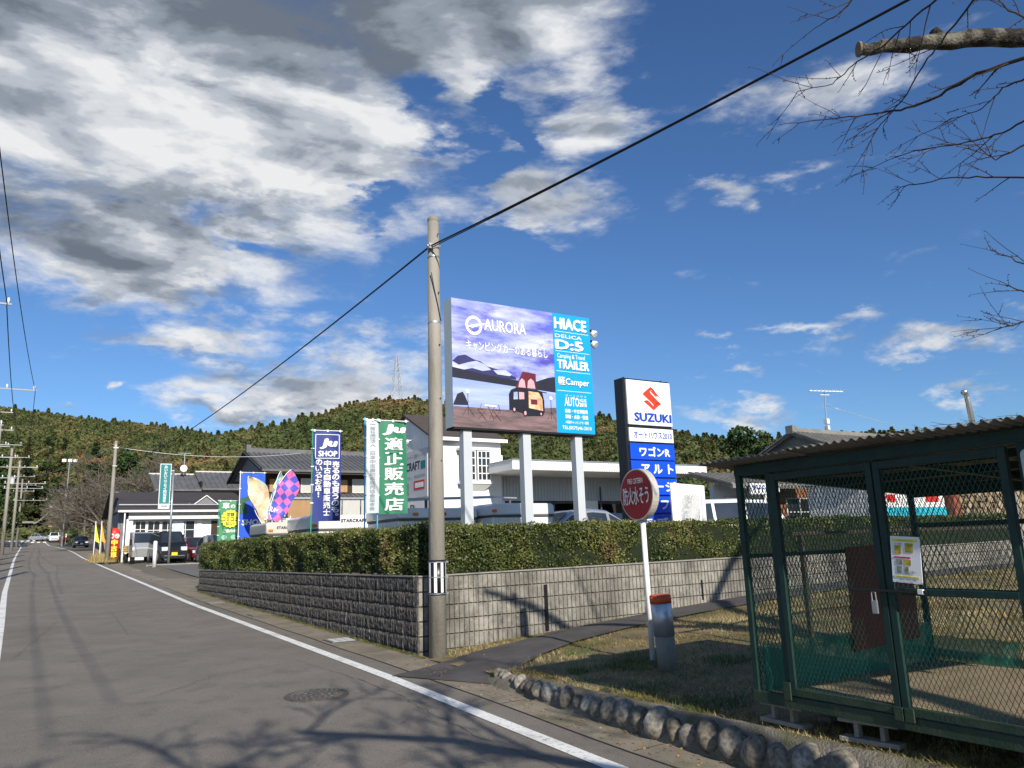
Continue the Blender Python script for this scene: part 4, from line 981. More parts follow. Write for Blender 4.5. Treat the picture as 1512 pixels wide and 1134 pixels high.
mb = MB(); mb.box(4.68,3.25,CB-.012,5.0,3.45,CB-.001); tag(mb.build('packing_piece', m_brown), 'thin reddish packing piece between block and cage frame', 'packing piece')

# ================================================================ road furniture: covers
mh = empty('manhole_cover', (2.70, 8.5, gz(8.5)), label='round cast iron manhole cover set in the road', cat='manhole cover')
MB().tube([(0,0,-.02),(0,0,.010)], .335, 48).build('frame_ring', m_iron, mh)
MB().tube([(0,0,0),(0,0,.014)], .300, 48).build('lid', m_iron, mh)
mb = MB()
for r_, n_ in ((.25,26),(.19,18),(.12,11),(.05,5)):
    for k in range(n_):
        a = 2*math.pi*k/n_ + r_*9; mb.bar((r_*math.cos(a),r_*math.sin(a),.0165),((r_+.028)*math.cos(a+.12),(r_+.028)*math.sin(a+.12),.0165),.016,.005)
m_ironlit = mat('worn_iron', (.17,.155,.14), .5, .2, 30, metal=.4)
mb.build('raised_pattern', m_ironlit, mh)['kind'] = 'stuff'
mh.rotation_euler = (rad(1), 0, 0)
for (x, y, w, d, lb, mt) in ((4.36,12.55,.40,.42,'pale steel drain cover in the gutter strip near the wall corner',m_steel),(4.40,17.9,.42,.50,'weathered concrete lid in the gutter strip beside the wall',m_apron),(4.28,22.2,.40,.50,'white concrete lid in the gutter strip by the shaded wall part',m_cap),(4.55,35.5,.5,.6,'pale lid in the gutter strip near the car park entrance',m_cap),(4.7,45.2,.5,.6,'pale lid in the gutter strip by the parked cars',m_cap)):
    e = empty('drain_cover', (x, y, gz(y)), label=lb, cat='drain cover', group='covers along the gutter strip'); e.rotation_euler = (rad(1.3), 0, 0)
    MB().box(-w/2,-d/2,.0,w/2,d/2,.016).build('lid', mt, e, bevel=.003)
    MB().box(-w/2-.03,-d/2-.03,-.01,w/2+.03,d/2+.03,.009).build('frame', m_joint, e)
    if mt is m_steel:
        mb = MB()
        for i in range(3):
            for j in range(3): mb.box(-w/2+.03+i*.12,-d/2+.03+j*.13,.0165,-w/2+.13+i*.12,-d/2+.13+j*.13,.019)
        mb.build('raised_pattern', m_legs, e)['kind'] = 'stuff'
# seams in the gutter concrete
mb = MB()
for yv in np.arange(3.0, 29, 2.0):
    mb.bar((4.09,yv,gz(yv)+.006),(4.64 if yv > 8 else 4.40,yv+.01,gz(yv+.01)+.006),.010,.002)
for yv in np.arange(-4, 30, .5):
    mb.bar((4.055+.01*math.sin(yv*2),yv,gz(yv)+.007),(4.055+.01*math.sin((yv+.5)*2),yv+.5,gz(yv+.5)+.007),.014,.002)
tag(mb.build('pavement_joint', m_joint), kind='structure', label='dark joints in the gutter concrete')

# cracks, tar seam and a repaired strip in the road
m_crack = mat('road_crack', (.10,.09,.078), .95, .2)
def crack(pts, w, seed):
    rs_ = random.Random(seed); mb_ = MB(); P_ = []
    for (x0_, y0_), (x1_, y1_) in zip(pts[:-1], pts[1:]):
        n_ = max(2, int(math.hypot(x1_-x0_, y1_-y0_)/.12))
        for k_ in range(n_): P_.append((x0_+(x1_-x0_)*k_/n_+rs_.uniform(-.03,.03), y0_+(y1_-y0_)*k_/n_+rs_.uniform(-.03,.03)))
    P_.append(pts[-1])
    for p_, q_ in zip(P_[:-1], P_[1:]):
        ww = w*rs_.uniform(.4, 1.2); d_ = Vector((q_[0]-p_[0], q_[1]-p_[1], 0)); 
        if d_.length < 1e-4: continue
        n_ = Vector((-d_.y, d_.x, 0)).normalized()*ww/2
        mb_.quad((p_[0]-n_.x,p_[1]-n_.y,gz(p_[1])+.0045),(q_[0]-n_.x,q_[1]-n_.y,gz(q_[1])+.0045),(q_[0]+n_.x,q_[1]+n_.y,gz(q_[1])+.0045),(p_[0]+n_.x,p_[1]+n_.y,gz(p_[1])+.0045))
    return mb_
cr_ = MB()
for k_, (pp_, w_) in enumerate(((((3.45,4.2),(3.3,6.0),(3.42,8.2),(3.2,11.0)),.008),(((1.2,9.5),(2.0,10.4),(3.1,10.9)),.007),(((-.1,14),(.6,20)),.008),(((1.6,16),(1.75,22)),.008),(((0,40),(2,40.6),(3.5,40.2)),.02))):
    m_ = crack(pp_, w_, k_); cr_.add(m_.v, m_.f)
tag(cr_.build('road_cracks', m_crack), kind='structure', label='thin dark cracks in the asphalt')

# ================================================================ nobori banners behind the hedge
def cloth(w, h, seed, amp=.03, bend=0.0, nx=28, nz=64):
    """front face grid u 0..w, v 0..h, with folds; returns (fn displacement, mesh builder)"""
    def f(u, v): return amp*math.sin(u*9+v*2.2+seed)*(.35+.65*u/w) + bend*(u/w)**2
    mb = MB(); V = []; F = []
    for j in range(nz+1):
        for i in range(nx+1): u = w*i/nx; v = h*j/nz; V.append((u, -f(u, v), v))
    for j in range(nz):
        for i in range(nx): a = j*(nx+1)+i; F.append((a, a+1, a+nx+2, a+nx+1))
    mb.add(V, F); return f, mb
def nobori(loc, w, h, zb_, m, label, rz=0, pole_m=None, seed=0, amp=.03, top=None, group='banners standing behind the hedge', name='banner_flag'):
    amp *= 1.9
    e = empty(name, loc, rz, label=label, cat='banner', group=group)
    H = zb_ + h
    mb = MB(); mb.tube([(-.02,0,0),(-.02,.01,H+.06)], .014, 8); mb.build('pole', pole_m or p_white, e)
    mb = MB(); mb.tube([(-.06,0,H+.015),(w+.03,-.02,H+.005)], .010, 6); mb.build('cross_bar', p_white, e)
    f, mb = cloth(w, h, seed, amp); c = mb.build('cloth', m, e, smooth=True, loc=(0, 0, zb_))
    mb = MB()
    for u in (.03, .5, .96): mb.box(w*u-.018,-.03,h-.02,w*u+.018,.012,h+.03)
    for k in range(1, 5): mb.box(-.045,-.02,h*k/5-.012,.02,.01,h*k/5+.012)
    mb.build('hanging_tab', p_white, e, loc=(0, 0, zb_))['kind'] = 'stuff'
    return e, c, f
def cl(f): return lambda a, b: f(a, b) + .014
CFR = ((0,0,0),(1,0,0),(0,0,1),(0,-1,0))
def ctext(s, rect, m, f, c, bold=.02, shear=0.0):
    v, fc, bb_ = text_mesh(s, bold); u0, v0, u1, v1 = rect; mb = MB()
    for i, (ox, oy) in enumerate(bold_offsets(bold)):
        pts = []
        for p in v:
            b = v0+(p[1]+oy-bb_[1])*(v1-v0)/(bb_[3]-bb_[1]); a = u0+(p[0]+ox-bb_[0])*(u1-u0)/(bb_[2]-bb_[0]) + shear*(b-v0)
            pts.append((a, -f(a, b)-.014-i*.0003, b))
        mb.add(pts, fc)
    o = mb.build('lettering', m, c); o['kind'] = 'stuff'; return o
def rectline(f, c, u0, v0, u1, v1, t, m):
    mb = MB()
    for a, b in (((u0,v0),(u1,v0)),((u1,v0),(u1,v1)),((u1,v1),(u0,v1)),((u0,v1),(u0,v0))):
        n = 8
        for k in range(n):
            p = (a[0]+(b[0]-a[0])*k/n, a[1]+(b[1]-a[1])*k/n); q_ = (a[0]+(b[0]-a[0])*(k+1)/n, a[1]+(b[1]-a[1])*(k+1)/n)
            mb.bar((p[0],-f(*p)-.008,p[1]),(q_[0],-f(*q_)-.008,q_[1]),.003,t,upv=(0,0,1)) if a[1]==b[1] else mb.bar((p[0],-f(*p)-.008,p[1]),(q_[0],-f(*q_)-.008,q_[1]),t,.003,upv=(0,1,0))
    mb.build('border_print', m, c)['kind'] = 'stuff'
BG = -.5
# dark blue
e, c, f = nobori((5.22,17,BG), .62, 2.02, 1.15, p_navy, 'dark blue vertical banner with white dealer lettering behind the shaded hedge', rad(-8), flat('pole_green', (.05,.30,.16)), 1, .012)
W, H = .62, 2.02
ctext('Ju', (.16,H-.40,.48,H-.18), p_white, f, c, .06, .25); ctext('SHOP', (.12,H-.575,.53,H-.455), p_white, f, c, .05); rectline(f, c, .05, H-.62, .58, H-.08, .014, p_white)
vtext('売るのも買うのも。', (.42,.04,.59,H-.68), p_white, CFR, c, .035, lift=cl(f)); vtext('中古自動車販売士', (.235,.12,.40,H-.66), p_white, CFR, c, .035, lift=cl(f)); vtext('のいるお店!', (.05,.52,.21,H-.64), p_white, CFR, c, .035, lift=cl(f))
# green and white pair
e, c, f = nobori((5.78,14.5,BG), .58, 1.86, 1.18, p_green, 'green banner with large white characters nearest the utility pole', rad(-10), flat('pole_blue', (.10,.42,.62)), 2.5, .022)
ctext('Ju', (.10,1.58,.50,1.79), p_white, f, c, .06, .25); vtext('適正販売店', (.09,.04,.53,1.55), p_white, CFR, c, .030, lift=cl(f), fill=.82)
e, c, f = nobori((5.50,14.46,BG), .26, 1.84, 1.20, flat('banner_pale', (.55,.62,.66)), 'narrow pale grey banner with dark characters beside the green banner', rad(-6), flat('pole_blue', (.10,.42,.62)), 4, .02)
vtext('一般社団法人　日本中古自動車販売協会連合会', (.07,.05,.19,1.80), p_gtext, CFR, c, .01, lift=cl(f))
# small green
e, c, f = nobori((5.30,27.6,BG), .70, 1.42, .86, flat('banner_leaf_green', (.06,.27,.12)), 'small green banner with a yellow burst at the far hedge end', rad(-4), flat('pole_green', (.05,.30,.16)), .5, .012)
ctext('車', (.10,1.16,.32,1.36), p_white, f, c, .04); ctext('の', (.36,1.18,.50,1.30), p_white, f, c, .03)
mb = MB(); cu, cv = .36, .82; mb.poly([(cu+(.30+.018*(-1)**k)*math.cos(k*math.pi/16), -f(cu,cv)-.062, cv+(.29+.018*(-1)**k)*math.sin(k*math.pi/16)) for k in range(32)]); mb.build('burst_print', p_yellow, c)
f2 = lambda u, v: f(cu, cv)+.055
ctext('定額', (.24,.90,.48,1.03), flat('print_dark_green', (.02,.10,.05)), f2, c, .03); ctext('コミコミ', (.10,.74,.60,.88), flat('print_dark_green', (.02,.10,.05)), f2, c, .03); ctext('払い', (.22,.60,.48,.72), flat('print_dark_green', (.02,.10,.05)), f2, c, .03)
ctext('ご案内中!!', (.14,.36,.62,.47), p_white, f, c, .03)
for cu_ in (.18, .48):
    mb = MB(); mb.poly([(cu_+.09*math.cos(k*.4), -f(cu_,.2)-.05, .2+.09*math.sin(k*.4)) for k in range(16)]); mb.build('dot_print', flat('print_mint', (.25,.52,.42)), c)
# bright blue (its printed mascot is left out: plain yellow round shape instead)
e, c, f = nobori((5.75,26.6,BG), .78, 2.6, .55, flat('banner_bright_blue', (.01,.09,.62)), 'bright blue banner with a plain yellow spot and white SHOP lettering', rad(-4), p_white, 1.5, .012)
mb = MB(); mb.poly([(.48+.17*math.cos(k*.35), -f(.48,2.1)-.05, 2.15+.20*math.sin(k*.35)) for k in range(18)]); mb.build('spot_print', p_yellow, c)
mb = MB(); mb.poly([(.0,-f(0,1.4)-.016,1.25),(.78,-f(.78,1.4)-.016,1.25),(.78,-f(.78,1.4)-.016,1.80),(.3,-f(.3,1.4)-.016,1.84),(.0,-f(0,1.4)-.016,1.75)]); mb.build('band_print', flat('print_dark_green2', (.03,.11,.06)), c)
mb = MB(); mb.poly([(.45,-.04,1.45),(.74,-.04,1.52),(.70,-.04,1.72),(.60,-.04,1.66)]); mb.build('band_print', p_white, c)
ctext('SHOP', (.08,.88,.72,1.06), p_white, f, c, .05, .15)
# feather flags
def feather(loc, tilt, L, Wd, m, label, text_=None, rz=0.0, group='feather flags at the lot entrance', stem=.9):
    e = empty('feather_flag', loc, rz, label=label, cat='flag', group=group)
    pts = []; n = 16
    ax = Vector((math.sin(tilt), 0, math.cos(tilt))); sd = Vector((math.cos(tilt), 0, -math.sin(tilt)))
    base = Vector((0,0,stem)); V = []; F = []
    for i in range(n+1):
        t = i/n; w0 = Wd*(math.sin(math.pi*min(1, t*.93+.06))**.75)
        bowx = .10*math.sin(math.pi*t)
        for k in range(5):
            s = k/4 - .5; p = base + ax*(L*t) + sd*(w0*s+bowx) + Vector((0,-.10*math.sin(7*t+4*s)-.05*math.sin(13*t-3*s),0)) + sd*(.05*math.sin(9*t+s*2)); V.append(p)
    for i in range(n):
        for k in range(4): a = i*5+k; F.append((a, a+1, a+6, a+5))
    mb = MB(); mb.add(V, F); mb.build('cloth', m, e, smooth=True)
    mb = MB(); mb.tube([(0,0.02,0),(0,.02,stem)] + [tuple(base+ax*(L*t)+sd*(-Wd*.5*(math.sin(math.pi*min(1, t*.93+.06))**.75)+.10*math.sin(math.pi*t))+Vector((0,.02,0))) for t in (.1,.3,.5,.7,.9,1)], .012, 6); mb.build('pole', p_white, e)
    if text_:
        fr = (tuple(base+ax*(L*.12)+Vector((0,-.05,0))), tuple(sd), tuple(ax), (0,-1,0)); text(text_, (-Wd*.34,.03,Wd*.46,.17), p_white, fr, e, .02, lift=.01)
    return e
m_pastel = mat('flag_pastel', (.78,.70,.42), .6, .1, 3, col2=(.72,.42,.28), detail=2, thr=(.42,.62)); add_layer(m_pastel, (.62,.75,.62), 2.2, .5, .6, space='Object')
def checker_mat(name, c1, c2, c3, sc, ang):
    m = bpy.data.materials.new(name); m.use_nodes = True; t = m.node_tree; b = t.nodes['Principled BSDF']; b.inputs['Roughness'].default_value = .6
    tcn = t.nodes.new('ShaderNodeTexCoord'); mp = t.nodes.new('ShaderNodeMapping'); mp.inputs['Rotation'].default_value = (rad(90), 0, ang); t.links.new(tcn.outputs['Object'], mp.inputs[0])
    mp.inputs['Scale'].default_value = (1, 1, 1)
    mp2 = t.nodes.new('ShaderNodeMapping'); mp2.inputs['Rotation'].default_value = (0, 0, ang); mp.inputs['Rotation'].default_value = (rad(90), 0, 0); t.links.new(mp.outputs[0], mp2.inputs[0]); mp2.inputs['Scale'].default_value = (1, 1.0, 0)
    ck = t.nodes.new('ShaderNodeTexChecker'); ck.inputs['Scale'].default_value = sc; ck.inputs['Color1'].default_value = (*c1, 1); ck.inputs['Color2'].default_value = (*c2, 1)
    t.links.new(mp2.outputs[0], ck.inputs['Vector']); t.links.new(ck.outputs['Color'], b.inputs['Base Color']); return m
m_diam = checker_mat('flag_diamond', (.75,.16,.42), (.09,.10,.50), None, 5.2, rad(40))
m_yb = checker_mat('flag_yellow_blue', (.80,.66,.18), (.12,.45,.75), None, 6.5, rad(45))
feather((6.35,25.2,BG), rad(-22), 1.75, .62, m_pastel, 'pale orange and cream feather flag in front of the bright blue banner', stem=1.3)
feather((6.0,24.0,BG), rad(14), 1.55, .34, m_yb, 'narrow yellow and light blue checked feather flag', stem=1.45)
feather((6.05,23.6,BG), rad(20), 1.62, .66, m_diam, 'pink and blue diamond patterned feather flag', 'SUMMER', stem=1.45)
fb = empty('flag_stand', (6.36,24.0,BG), label='white tubular stand holding the feather flags', cat='stand')
mb = MB()
for a, b in (((5.9,24,1.0),(6.8,24,1.0)),((6.0,24,1.1),(6.1,24,-.5)),((6.7,24,1.1),(6.6,24,-.5)),((6.2,23.8,1.0),(6.3,24,-.5)),((6.5,24.2,1.0),(6.42,24,-.5))): mb.tube([a, b], .018, 6)
mb.build('tube_frame', p_white, fb, world=True)

# ================================================================ vehicles
def paint(name, c, metal=.0): return mat(name, c, .28, .02, 1, metal=metal, spec=.5, coat=.6)
CARS = {
 # stations: (x fraction from rear 0 to front 1, shoulder z, roof z, lower half width factor) ; z as fractions of H
 'kei':   dict(sh=[(0,.50),(.06,.56),(.80,.56),(.86,.54),(.97,.47),(1,.38)], rf=[(.03,.90),(.10,.985),(.45,1.0),(.68,.98),(.84,.57)], pil=[.05,.30,.55,.78], top=.80),
 'hatch': dict(sh=[(0,.50),(.05,.60),(.60,.58),(.76,.56),(.95,.46),(1,.34)], rf=[(.02,.66),(.12,.93),(.35,1.0),(.52,.98),(.76,.58)], pil=[.08,.30,.52,.70], top=.72),
 'sedan': dict(sh=[(0,.46),(.05,.62),(.60,.62),(.75,.60),(.95,.50),(1,.36)], rf=[(.10,.66),(.26,.95),(.42,1.0),(.55,.97),(.76,.62)], pil=[.18,.36,.54,.72], top=.70),
 'van':   dict(sh=[(0,.48),(.04,.55),(.84,.55),(.90,.53),(.98,.42),(1,.30)], rf=[(.01,.92),(.06,.99),(.50,1.0),(.76,.97),(.90,.56)], pil=[.04,.28,.54,.80], top=.80),
}
def interp(pts, t): return float(np.interp(t, [p[0] for p in pts], [p[1] for p in pts]))
def make_car(kind, label, loc, rz, L, W, H, pm, plate=m_yplate, plate_front=True, group=None, name='parked_car', roofm=None, simple=False, dark_low=None):
    P_ = CARS[kind]; e = empty(name, loc, rz, label=label, cat='car' if kind != 'van' else 'van', group=group)
    hw = W/2; zl = .17*H/1.5; sh = P_['sh']; rf = P_['rf']; r0, r1 = rf[0][0], rf[-1][0]
    ts = sorted(set([0,.02,.06,.12,.2,.3,.4,.5,.6,.7,.78,.86,.93,.97,1.0] + [p[0] for p in rf]))
    def nar(t): return 1 - .10*smooth(.80, 1.0, t)**2 - .07*smooth(.15, 0, t)**2 if True else 1
    V = []; F = []
    rings = []
    for t in ts:
        x = (t-.5)*L; w = hw*nar(t); s = interp(sh, t)*H
        ring = [(-.80*w, zl), (-.98*w, zl+.05*H), (-1.0*w, zl+.20*H), (-.99*w, s*.86), (-.95*w, s)]
        if r0 <= t <= r1:
            r = max(interp(rf, t)*H, s+.012); k = (r-s)/(H-s+1e-6); tw = .95*w*(1-.19*min(1, k))
            ring += [(-tw, r-.05*min(1, k)), (-tw*.86, r)]
        else: ring += [(-.92*w, s+.006), (-.70*w, s+.018)]
        ring = ring + [(-a, b) for a, b in ring[::-1]]
        rings.append([(x, a, b) for a, b in ring])
    n = len(rings[0]); 
    for r in rings: V += r
    for i in range(len(rings)-1):
        for k in range(n): a = i*n+k; b = i*n+(k+1) % n; F.append((a, a+n, b+n, b))
    F.append(tuple(range(n))[::-1]); F.append(tuple(range((len(rings)-1)*n, len(rings)*n)))
    mb = MB(); mb.add(V, F); body = mb.build('body', pm, e, smooth=True)
    try: body.data.set_sharp_from_angle(angle=rad(35))
    except Exception: pass
    # glass: side windows between pillars, windscreen, rear window
    def side_pt(t, f, sgn, lift=.006):
        w = hw*nar(t); s = interp(sh, t)*H; r = max(interp(rf, t)*H, s+.012); k = (r-s)/(H-s+1e-6); tw = .95*w*(1-.19*min(1, k))
        z = s + (r-.05*min(1, k)-s)*f; y = .95*w + (tw-.95*w)*f
        return ((t-.5)*L, sgn*(y+lift), z)
    pil = P_['pil']; ends = [(max(r0+.03, pil[0]-.0), pil[1]), (pil[1], pil[2]), (pil[2], min(pil[3], r1-.02))]
    for sgn in (1, -1):
        for a, b in ends:
            a2, b2 = a+.012, b-.012; m_ = 6; top = [side_pt(a2+(b2-a2)*k/m_, .90, sgn) for k in range(m_+1)]; bot = [side_pt(a2+(b2-a2)*k/m_, .10, sgn) for k in range(m_+1)]
            mb = MB(); mb.add(bot+top, [(k, k+1, k+m_+2, k+m_+1) for k in range(m_)]); mb.build('window', m_glass, e)
    def roofline(t, f):  # f -1..1 across
        w = hw*nar(t); s = interp(sh, t)*H; r = max(interp(rf, t)*H, s+.012); k = (r-s)/(H-s+1e-6); tw = .95*w*(1-.19*min(1, k)); return ((t-.5)*L, tw*.84*f, r+.006)
    ta, tb = rf[-2][0]+.01, rf[-1][0]-.015
    mb = MB(); q_ = [roofline(tb,-1.02), roofline(tb,1.02), roofline(ta,1.0), roofline(ta,-1.0)]; mb.quad(*[(p[0]+.012, p[1], p[2]+.012) for p in q_]); mb.build('windscreen', m_glass, e)
    ta, tb = rf[0][0]+.008, rf[1][0]-.012
    mb = MB(); q_ = [roofline(ta,1), roofline(ta,-1), roofline(tb,-1), roofline(tb,1)]
    mb.quad(*[(p[0]-.014, p[1], p[2]+.006) for p in q_]); mb.build('rear_window', m_glass, e)
    # wheels
    R0 = .29*H/1.5 if kind != 'van' else .31
    for t in (.17, .83):
        for sgn in (1, -1):
            x = (t-.5)*L; y = sgn*hw*.99
            mb = MB(); mb.tube([(x,y-sgn*.30,R0),(x,y-sgn*.02,R0),(x,y+sgn*.006,R0)], [R0,R0,R0*.93], 22); wh = mb.build('wheel', m_rubber, e)
            mb = MB(); mb.tube([(x,y+sgn*.003,R0),(x,y+sgn*.014,R0)], [R0*.64,R0*.60], 18); mb.build('rim', m_rim, wh)
            mb = MB(); mb.tube([(x,y-sgn*.28,R0*1.02),(x,y-sgn*.028,R0*1.02)], [R0*1.18,R0*1.18], 22); mb.tube([(x,y-sgn*.03,R0*1.04),(x,y-sgn*.008,R0*1.04)], [R0*1.15,R0*1.15], 22); mb.build('wheel_arch', m_dark, e)
    # lamps, bumpers, grille, plates, mirrors
    s1 = interp(sh, .965)*H
    for sgn in (1, -1):
        mb = MB(); yc = sgn*hw*.66; mb.box(L*.455,min(yc-hw*.22,yc+hw*.22),s1*.76,L*.507,max(yc-hw*.22,yc+hw*.22),s1*1.02); mb.build('headlight', m_lamp, e, bevel=.02)
        mb = MB(); mb.box(-L*.505, sgn*hw*.74-.07, interp(sh,.04)*H*.62, -L*.47, sgn*hw*.74+.07, interp(sh,.04)*H*.98); mb.build('tail_light', m_redl, e)
        mb = MB(); xm = (r1-.5)*L-.20; mb.box(xm-.06, sgn*(hw*.98), interp(sh,r1-.05)*H+.03, xm+.05, sgn*(hw*.98+.15), interp(sh,r1-.05)*H+.17); mb.build('mirror', pm, e, bevel=.02)
    mb = MB(); mb.box(L*.49,-hw*.50,s1*.66,L*.512,hw*.50,s1*.80); mb.box(L*.488,-hw*.62,zl+.05,L*.507,hw*.62,zl+.15); mb.build('grille', m_dark, e)
    mb = MB(); mb.box(L*.50,-hw*.72,zl+.16,L*.514,hw*.72,zl+.185); mb.build('chrome_strip', m_steel, e)
    mb = MB(); mb.box(L*.50,-.165,zl+.20,L*.518,.165,zl+.365); mb.build('number_plate', plate, e)
    mb = MB(); mb.box(-L*.512,-.165,zl+.28,-L*.50,.165,zl+.445); mb.build('number_plate', plate, e)
    return e
pk_black = paint('paint_black', (.012,.012,.013)); pk_silver = paint('paint_silver', (.45,.46,.47), .5); pk_grey = paint('paint_grey', (.17,.175,.18), .5); pk_red = paint('paint_dark_red', (.10,.008,.010)); pk_white = paint('paint_white', (.78,.78,.77)); pk_navy = paint('paint_navy', (.012,.014,.03))
GL = lambda y: gz(y)+smooth(28,50,y)*.12+.014
FACE = -math.pi/2         # nose towards the camera side (-y)
grp = 'cars parked in front of the roadside shop'
make_car('kei', 'black boxy small car with yellow plate parked nose out behind the white bollard', (7.05,52.0,GL(52)+.02), FACE+rad(6), 3.4, 1.62, 1.86, pk_black, group=grp)
tr = empty('small_truck', (5.85,55.0,GL(55)), FACE+rad(4), label='silver and white small truck parked left of the black boxy car', cat='truck')
mb = MB(); L_ = 3.4
prof = [(.35,.30),(1.62,.30),(1.68,.85),(1.50,1.15),(1.22,1.82),(.45,1.86),(.35,1.80)]
mb.prism([(x,-.70,z) for x, z in prof], (0,1.40,0)); mb.build('cab', pk_silver, tr, bevel=.04)
for sgn in (1,-1): 
    mb = MB(); mb.prism([(.55,sgn*.704,1.05),(1.40,sgn*.704,1.05),(1.15,sgn*.69,1.70),(.55,sgn*.69,1.72)], (0,sgn*.004,0)); mb.build('window', m_glass, tr)
    mb = MB(); mb.box(1.60,sgn*.62-.10,.72,1.69,sgn*.62+.02,.92); mb.build('headlight', m_lamp, tr)
mb = MB(); mb.prism([(1.515,-.62,1.18),(1.515,.62,1.18),(1.27,.58,1.76),(1.27,-.58,1.76)], (.012,0,.006)); mb.build('windscreen', m_glass, tr)
mb = MB(); mb.box(-1.7,-.72,.62,.33,.72,.70); mb.box(-1.7,-.72,.70,.33,-.69,1.05); mb.box(-1.7,.69,.70,.33,.72,1.05); mb.box(-1.7,-.69,.70,-1.67,.69,1.05); mb.box(.30,-.69,.70,.33,.69,1.15); mb.build('cargo_bed', pk_silver, tr)
for x in (-1.05,1.15):
    for sgn in (1,-1):
        mb = MB(); mb.tube([(x,sgn*.50,.27),(x,sgn*.70,.27)], .27, 18); mb.build('wheel', m_rubber, tr)
mb = MB(); mb.box(-1.5,-.5,.35,1.0,.5,.60); mb.build('chassis', m_dark, tr)
make_car('hatch', 'dark red car parked between the black boxy car and the silver grey car', (8.9,53.3,GL(53.3)), FACE+rad(6), 3.9, 1.62, 1.5, pk_red, group=grp)
make_car('hatch', 'silver grey car parked nose out just beyond the hedge end', (9.5,48.6,GL(48.6)+.02), FACE+rad(10), 3.9, 1.72, 1.62, pk_grey, group=grp)
make_car('hatch', 'white car with dark rear window behind the hedge end and green banner', (9.8,43.5,GL(43.5)), FACE+math.pi+rad(8), 3.8, 1.66, 1.58, pk_white, group=grp)
make_car('sedan', 'silver sedan seen above the hedge in front of the white garage', (12.9,17.3,-.62), rad(8), 4.6, 1.76, 1.50, pk_silver, plate=m_wplate, group='cars standing in the dealer lot')
make_car('hatch', 'dark car standing behind the pylon sign near the garage', (15.6,19.0,-.62), rad(-8), 4.0, 1.7, 1.46, pk_navy, plate=m_wplate, group='cars standing in the dealer lot')
make_car('van', 'white van with clear side windows right of the notice board', (19.9,18.6,-.70), rad(-100)+rad(85), 4.5, 1.8, 1.95, pk_white, plate=m_wplate, group='cars standing in the dealer lot')
make_car('sedan', 'black car parked under the bare trees by the road far ahead', (5.9,128,gz(128)+.05), FACE, 4.4, 1.9, 1.55, pk_navy, plate=m_wplate, group='cars far along the road')
make_car('kei', 'white small car beyond the black car near the junction', (3.4,172,gz(172)+.05), FACE, 3.6, 1.7, 1.8, pk_white, plate=m_wplate, group='cars far along the road')
make_car('sedan', 'low silver car at the mouth of the junction', (1.2,178,gz(178)+.05), FACE+rad(40), 4.2, 1.7, 1.4, pk_silver, plate=m_wplate, group='cars far along the road')

# folding trailers in the dealer lot
m_trail = paint('trailer_white', (.74,.74,.72)); m_beige = mat('trailer_beige', (.55,.53,.47), .5, .06, 2); m_tgrey = mat('trailer_trim', (.09,.09,.09), .5, .1)
def trailer(x0, x1, y, z0, z1, label, mbody, txt=None, txtrect=None, lampx=(), rz=0, seam=.45):
    e = empty('folding_trailer', ((x0+x1)/2, y+.95, z0-.5), rz, label=label, cat='trailer', group='folding camping trailers in the dealer lot')
    mb = MB(); hz = z0+(z1-z0)*seam; mb.box(x0+.03,y+.02,z0-.5,x1-.03,y+1.9,hz-.02); mb.build('lower_box', mbody, e, world=True, bevel=.03)
    mb = MB(); mb.prism([(x0,y,hz+.02),(x1,y,hz+.02),(x1,y,z1-.06),(x1-.07,y+.02,z1-.01),(x0+.07,y+.02,z1-.01),(x0,y,z1-.06)], (0,1.94,0)); mb.build('roof_lid', mbody, e, world=True, bevel=.03)
    mb = MB(); mb.box(x0+.02,y-.008,hz-.02,x1-.02,y+1.9,hz+.02); mb.build('rubber_seam', m_tgrey, e, world=True)
    for lx, mm in lampx:
        mb = MB(); mb.box(lx-.065,y-.03,hz+.08,lx+.065,y-.004,hz+.15); mb.build('marker_lamp', mm, e, world=True, bevel=.012)
    if txt:
        fr = (Vector((0,y-.012,0))-e.location, (1,0,0), (0,0,1), (0,-1,0)); text(txt, txtrect, p_black, fr, e, .02)
    mb = MB()
    for sx in (.35,.65): mb.tube([(x0+(x1-x0)*sx,y-.02,z0-.75),(x0+(x1-x0)*sx,y+.16,z0-.75)], .26, 18)
    mb.build('wheel', m_rubber, e, world=True)['kind'] = 'stuff'
    return e
t1 = trailer(6.9,8.95,16.2,.42,.90,'white folding trailer behind the utility pole with red and amber lamps',m_trail,lampx=((7.35,m_amber),(8.05,m_redl),(8.75,m_redl)))
t2 = trailer(9.0,10.75,15.6,.42,.97,'white folding trailer between the billboard legs with grey roof edge',m_trail,lampx=((9.06,m_amber),))
t3 = trailer(5.9,8.3,19.5,.40,.92,'pale folding trailer with dark lettering between the two tall banners',m_trail,'STARCRAFT',(6.75,.72,7.45,.80),lampx=((6.05,m_amber),(8.1,m_amber)),seam=.25)
t4 = trailer(5.55,7.1,22.3,.44,.86,'beige folding trailer with lettering behind the shaded hedge',m_beige,'STARCRAFT',(5.85,.66,6.45,.73),lampx=((5.68,m_amber),),seam=.15)
t5 = trailer(7.0,9.7,26.5,.50,1.15,'grey beige folding trailer furthest back near the feather flags',m_beige,lampx=((7.25,m_redl),),seam=.3)
rr = empty('roof_rack', (8.5,17.0,.8), label='grey carrier bars mounted above the white folding trailers', cat='roof rack')
mb = MB(); mb.bar((7.15,16.6,1.10),(9.6,16.6,1.17),.10,.06); mb.bar((9.55,16.6,1.17),(10.3,16.6,1.15),.05,.03); mb.build('long_bar', m_steel, rr, world=True)
for x in (7.3,7.8,10.1): mb = MB(); mb.bar((x,16.6,.9),(x,16.6,1.1),.05,.05); mb.build('foot', m_tgrey, rr, world=True)
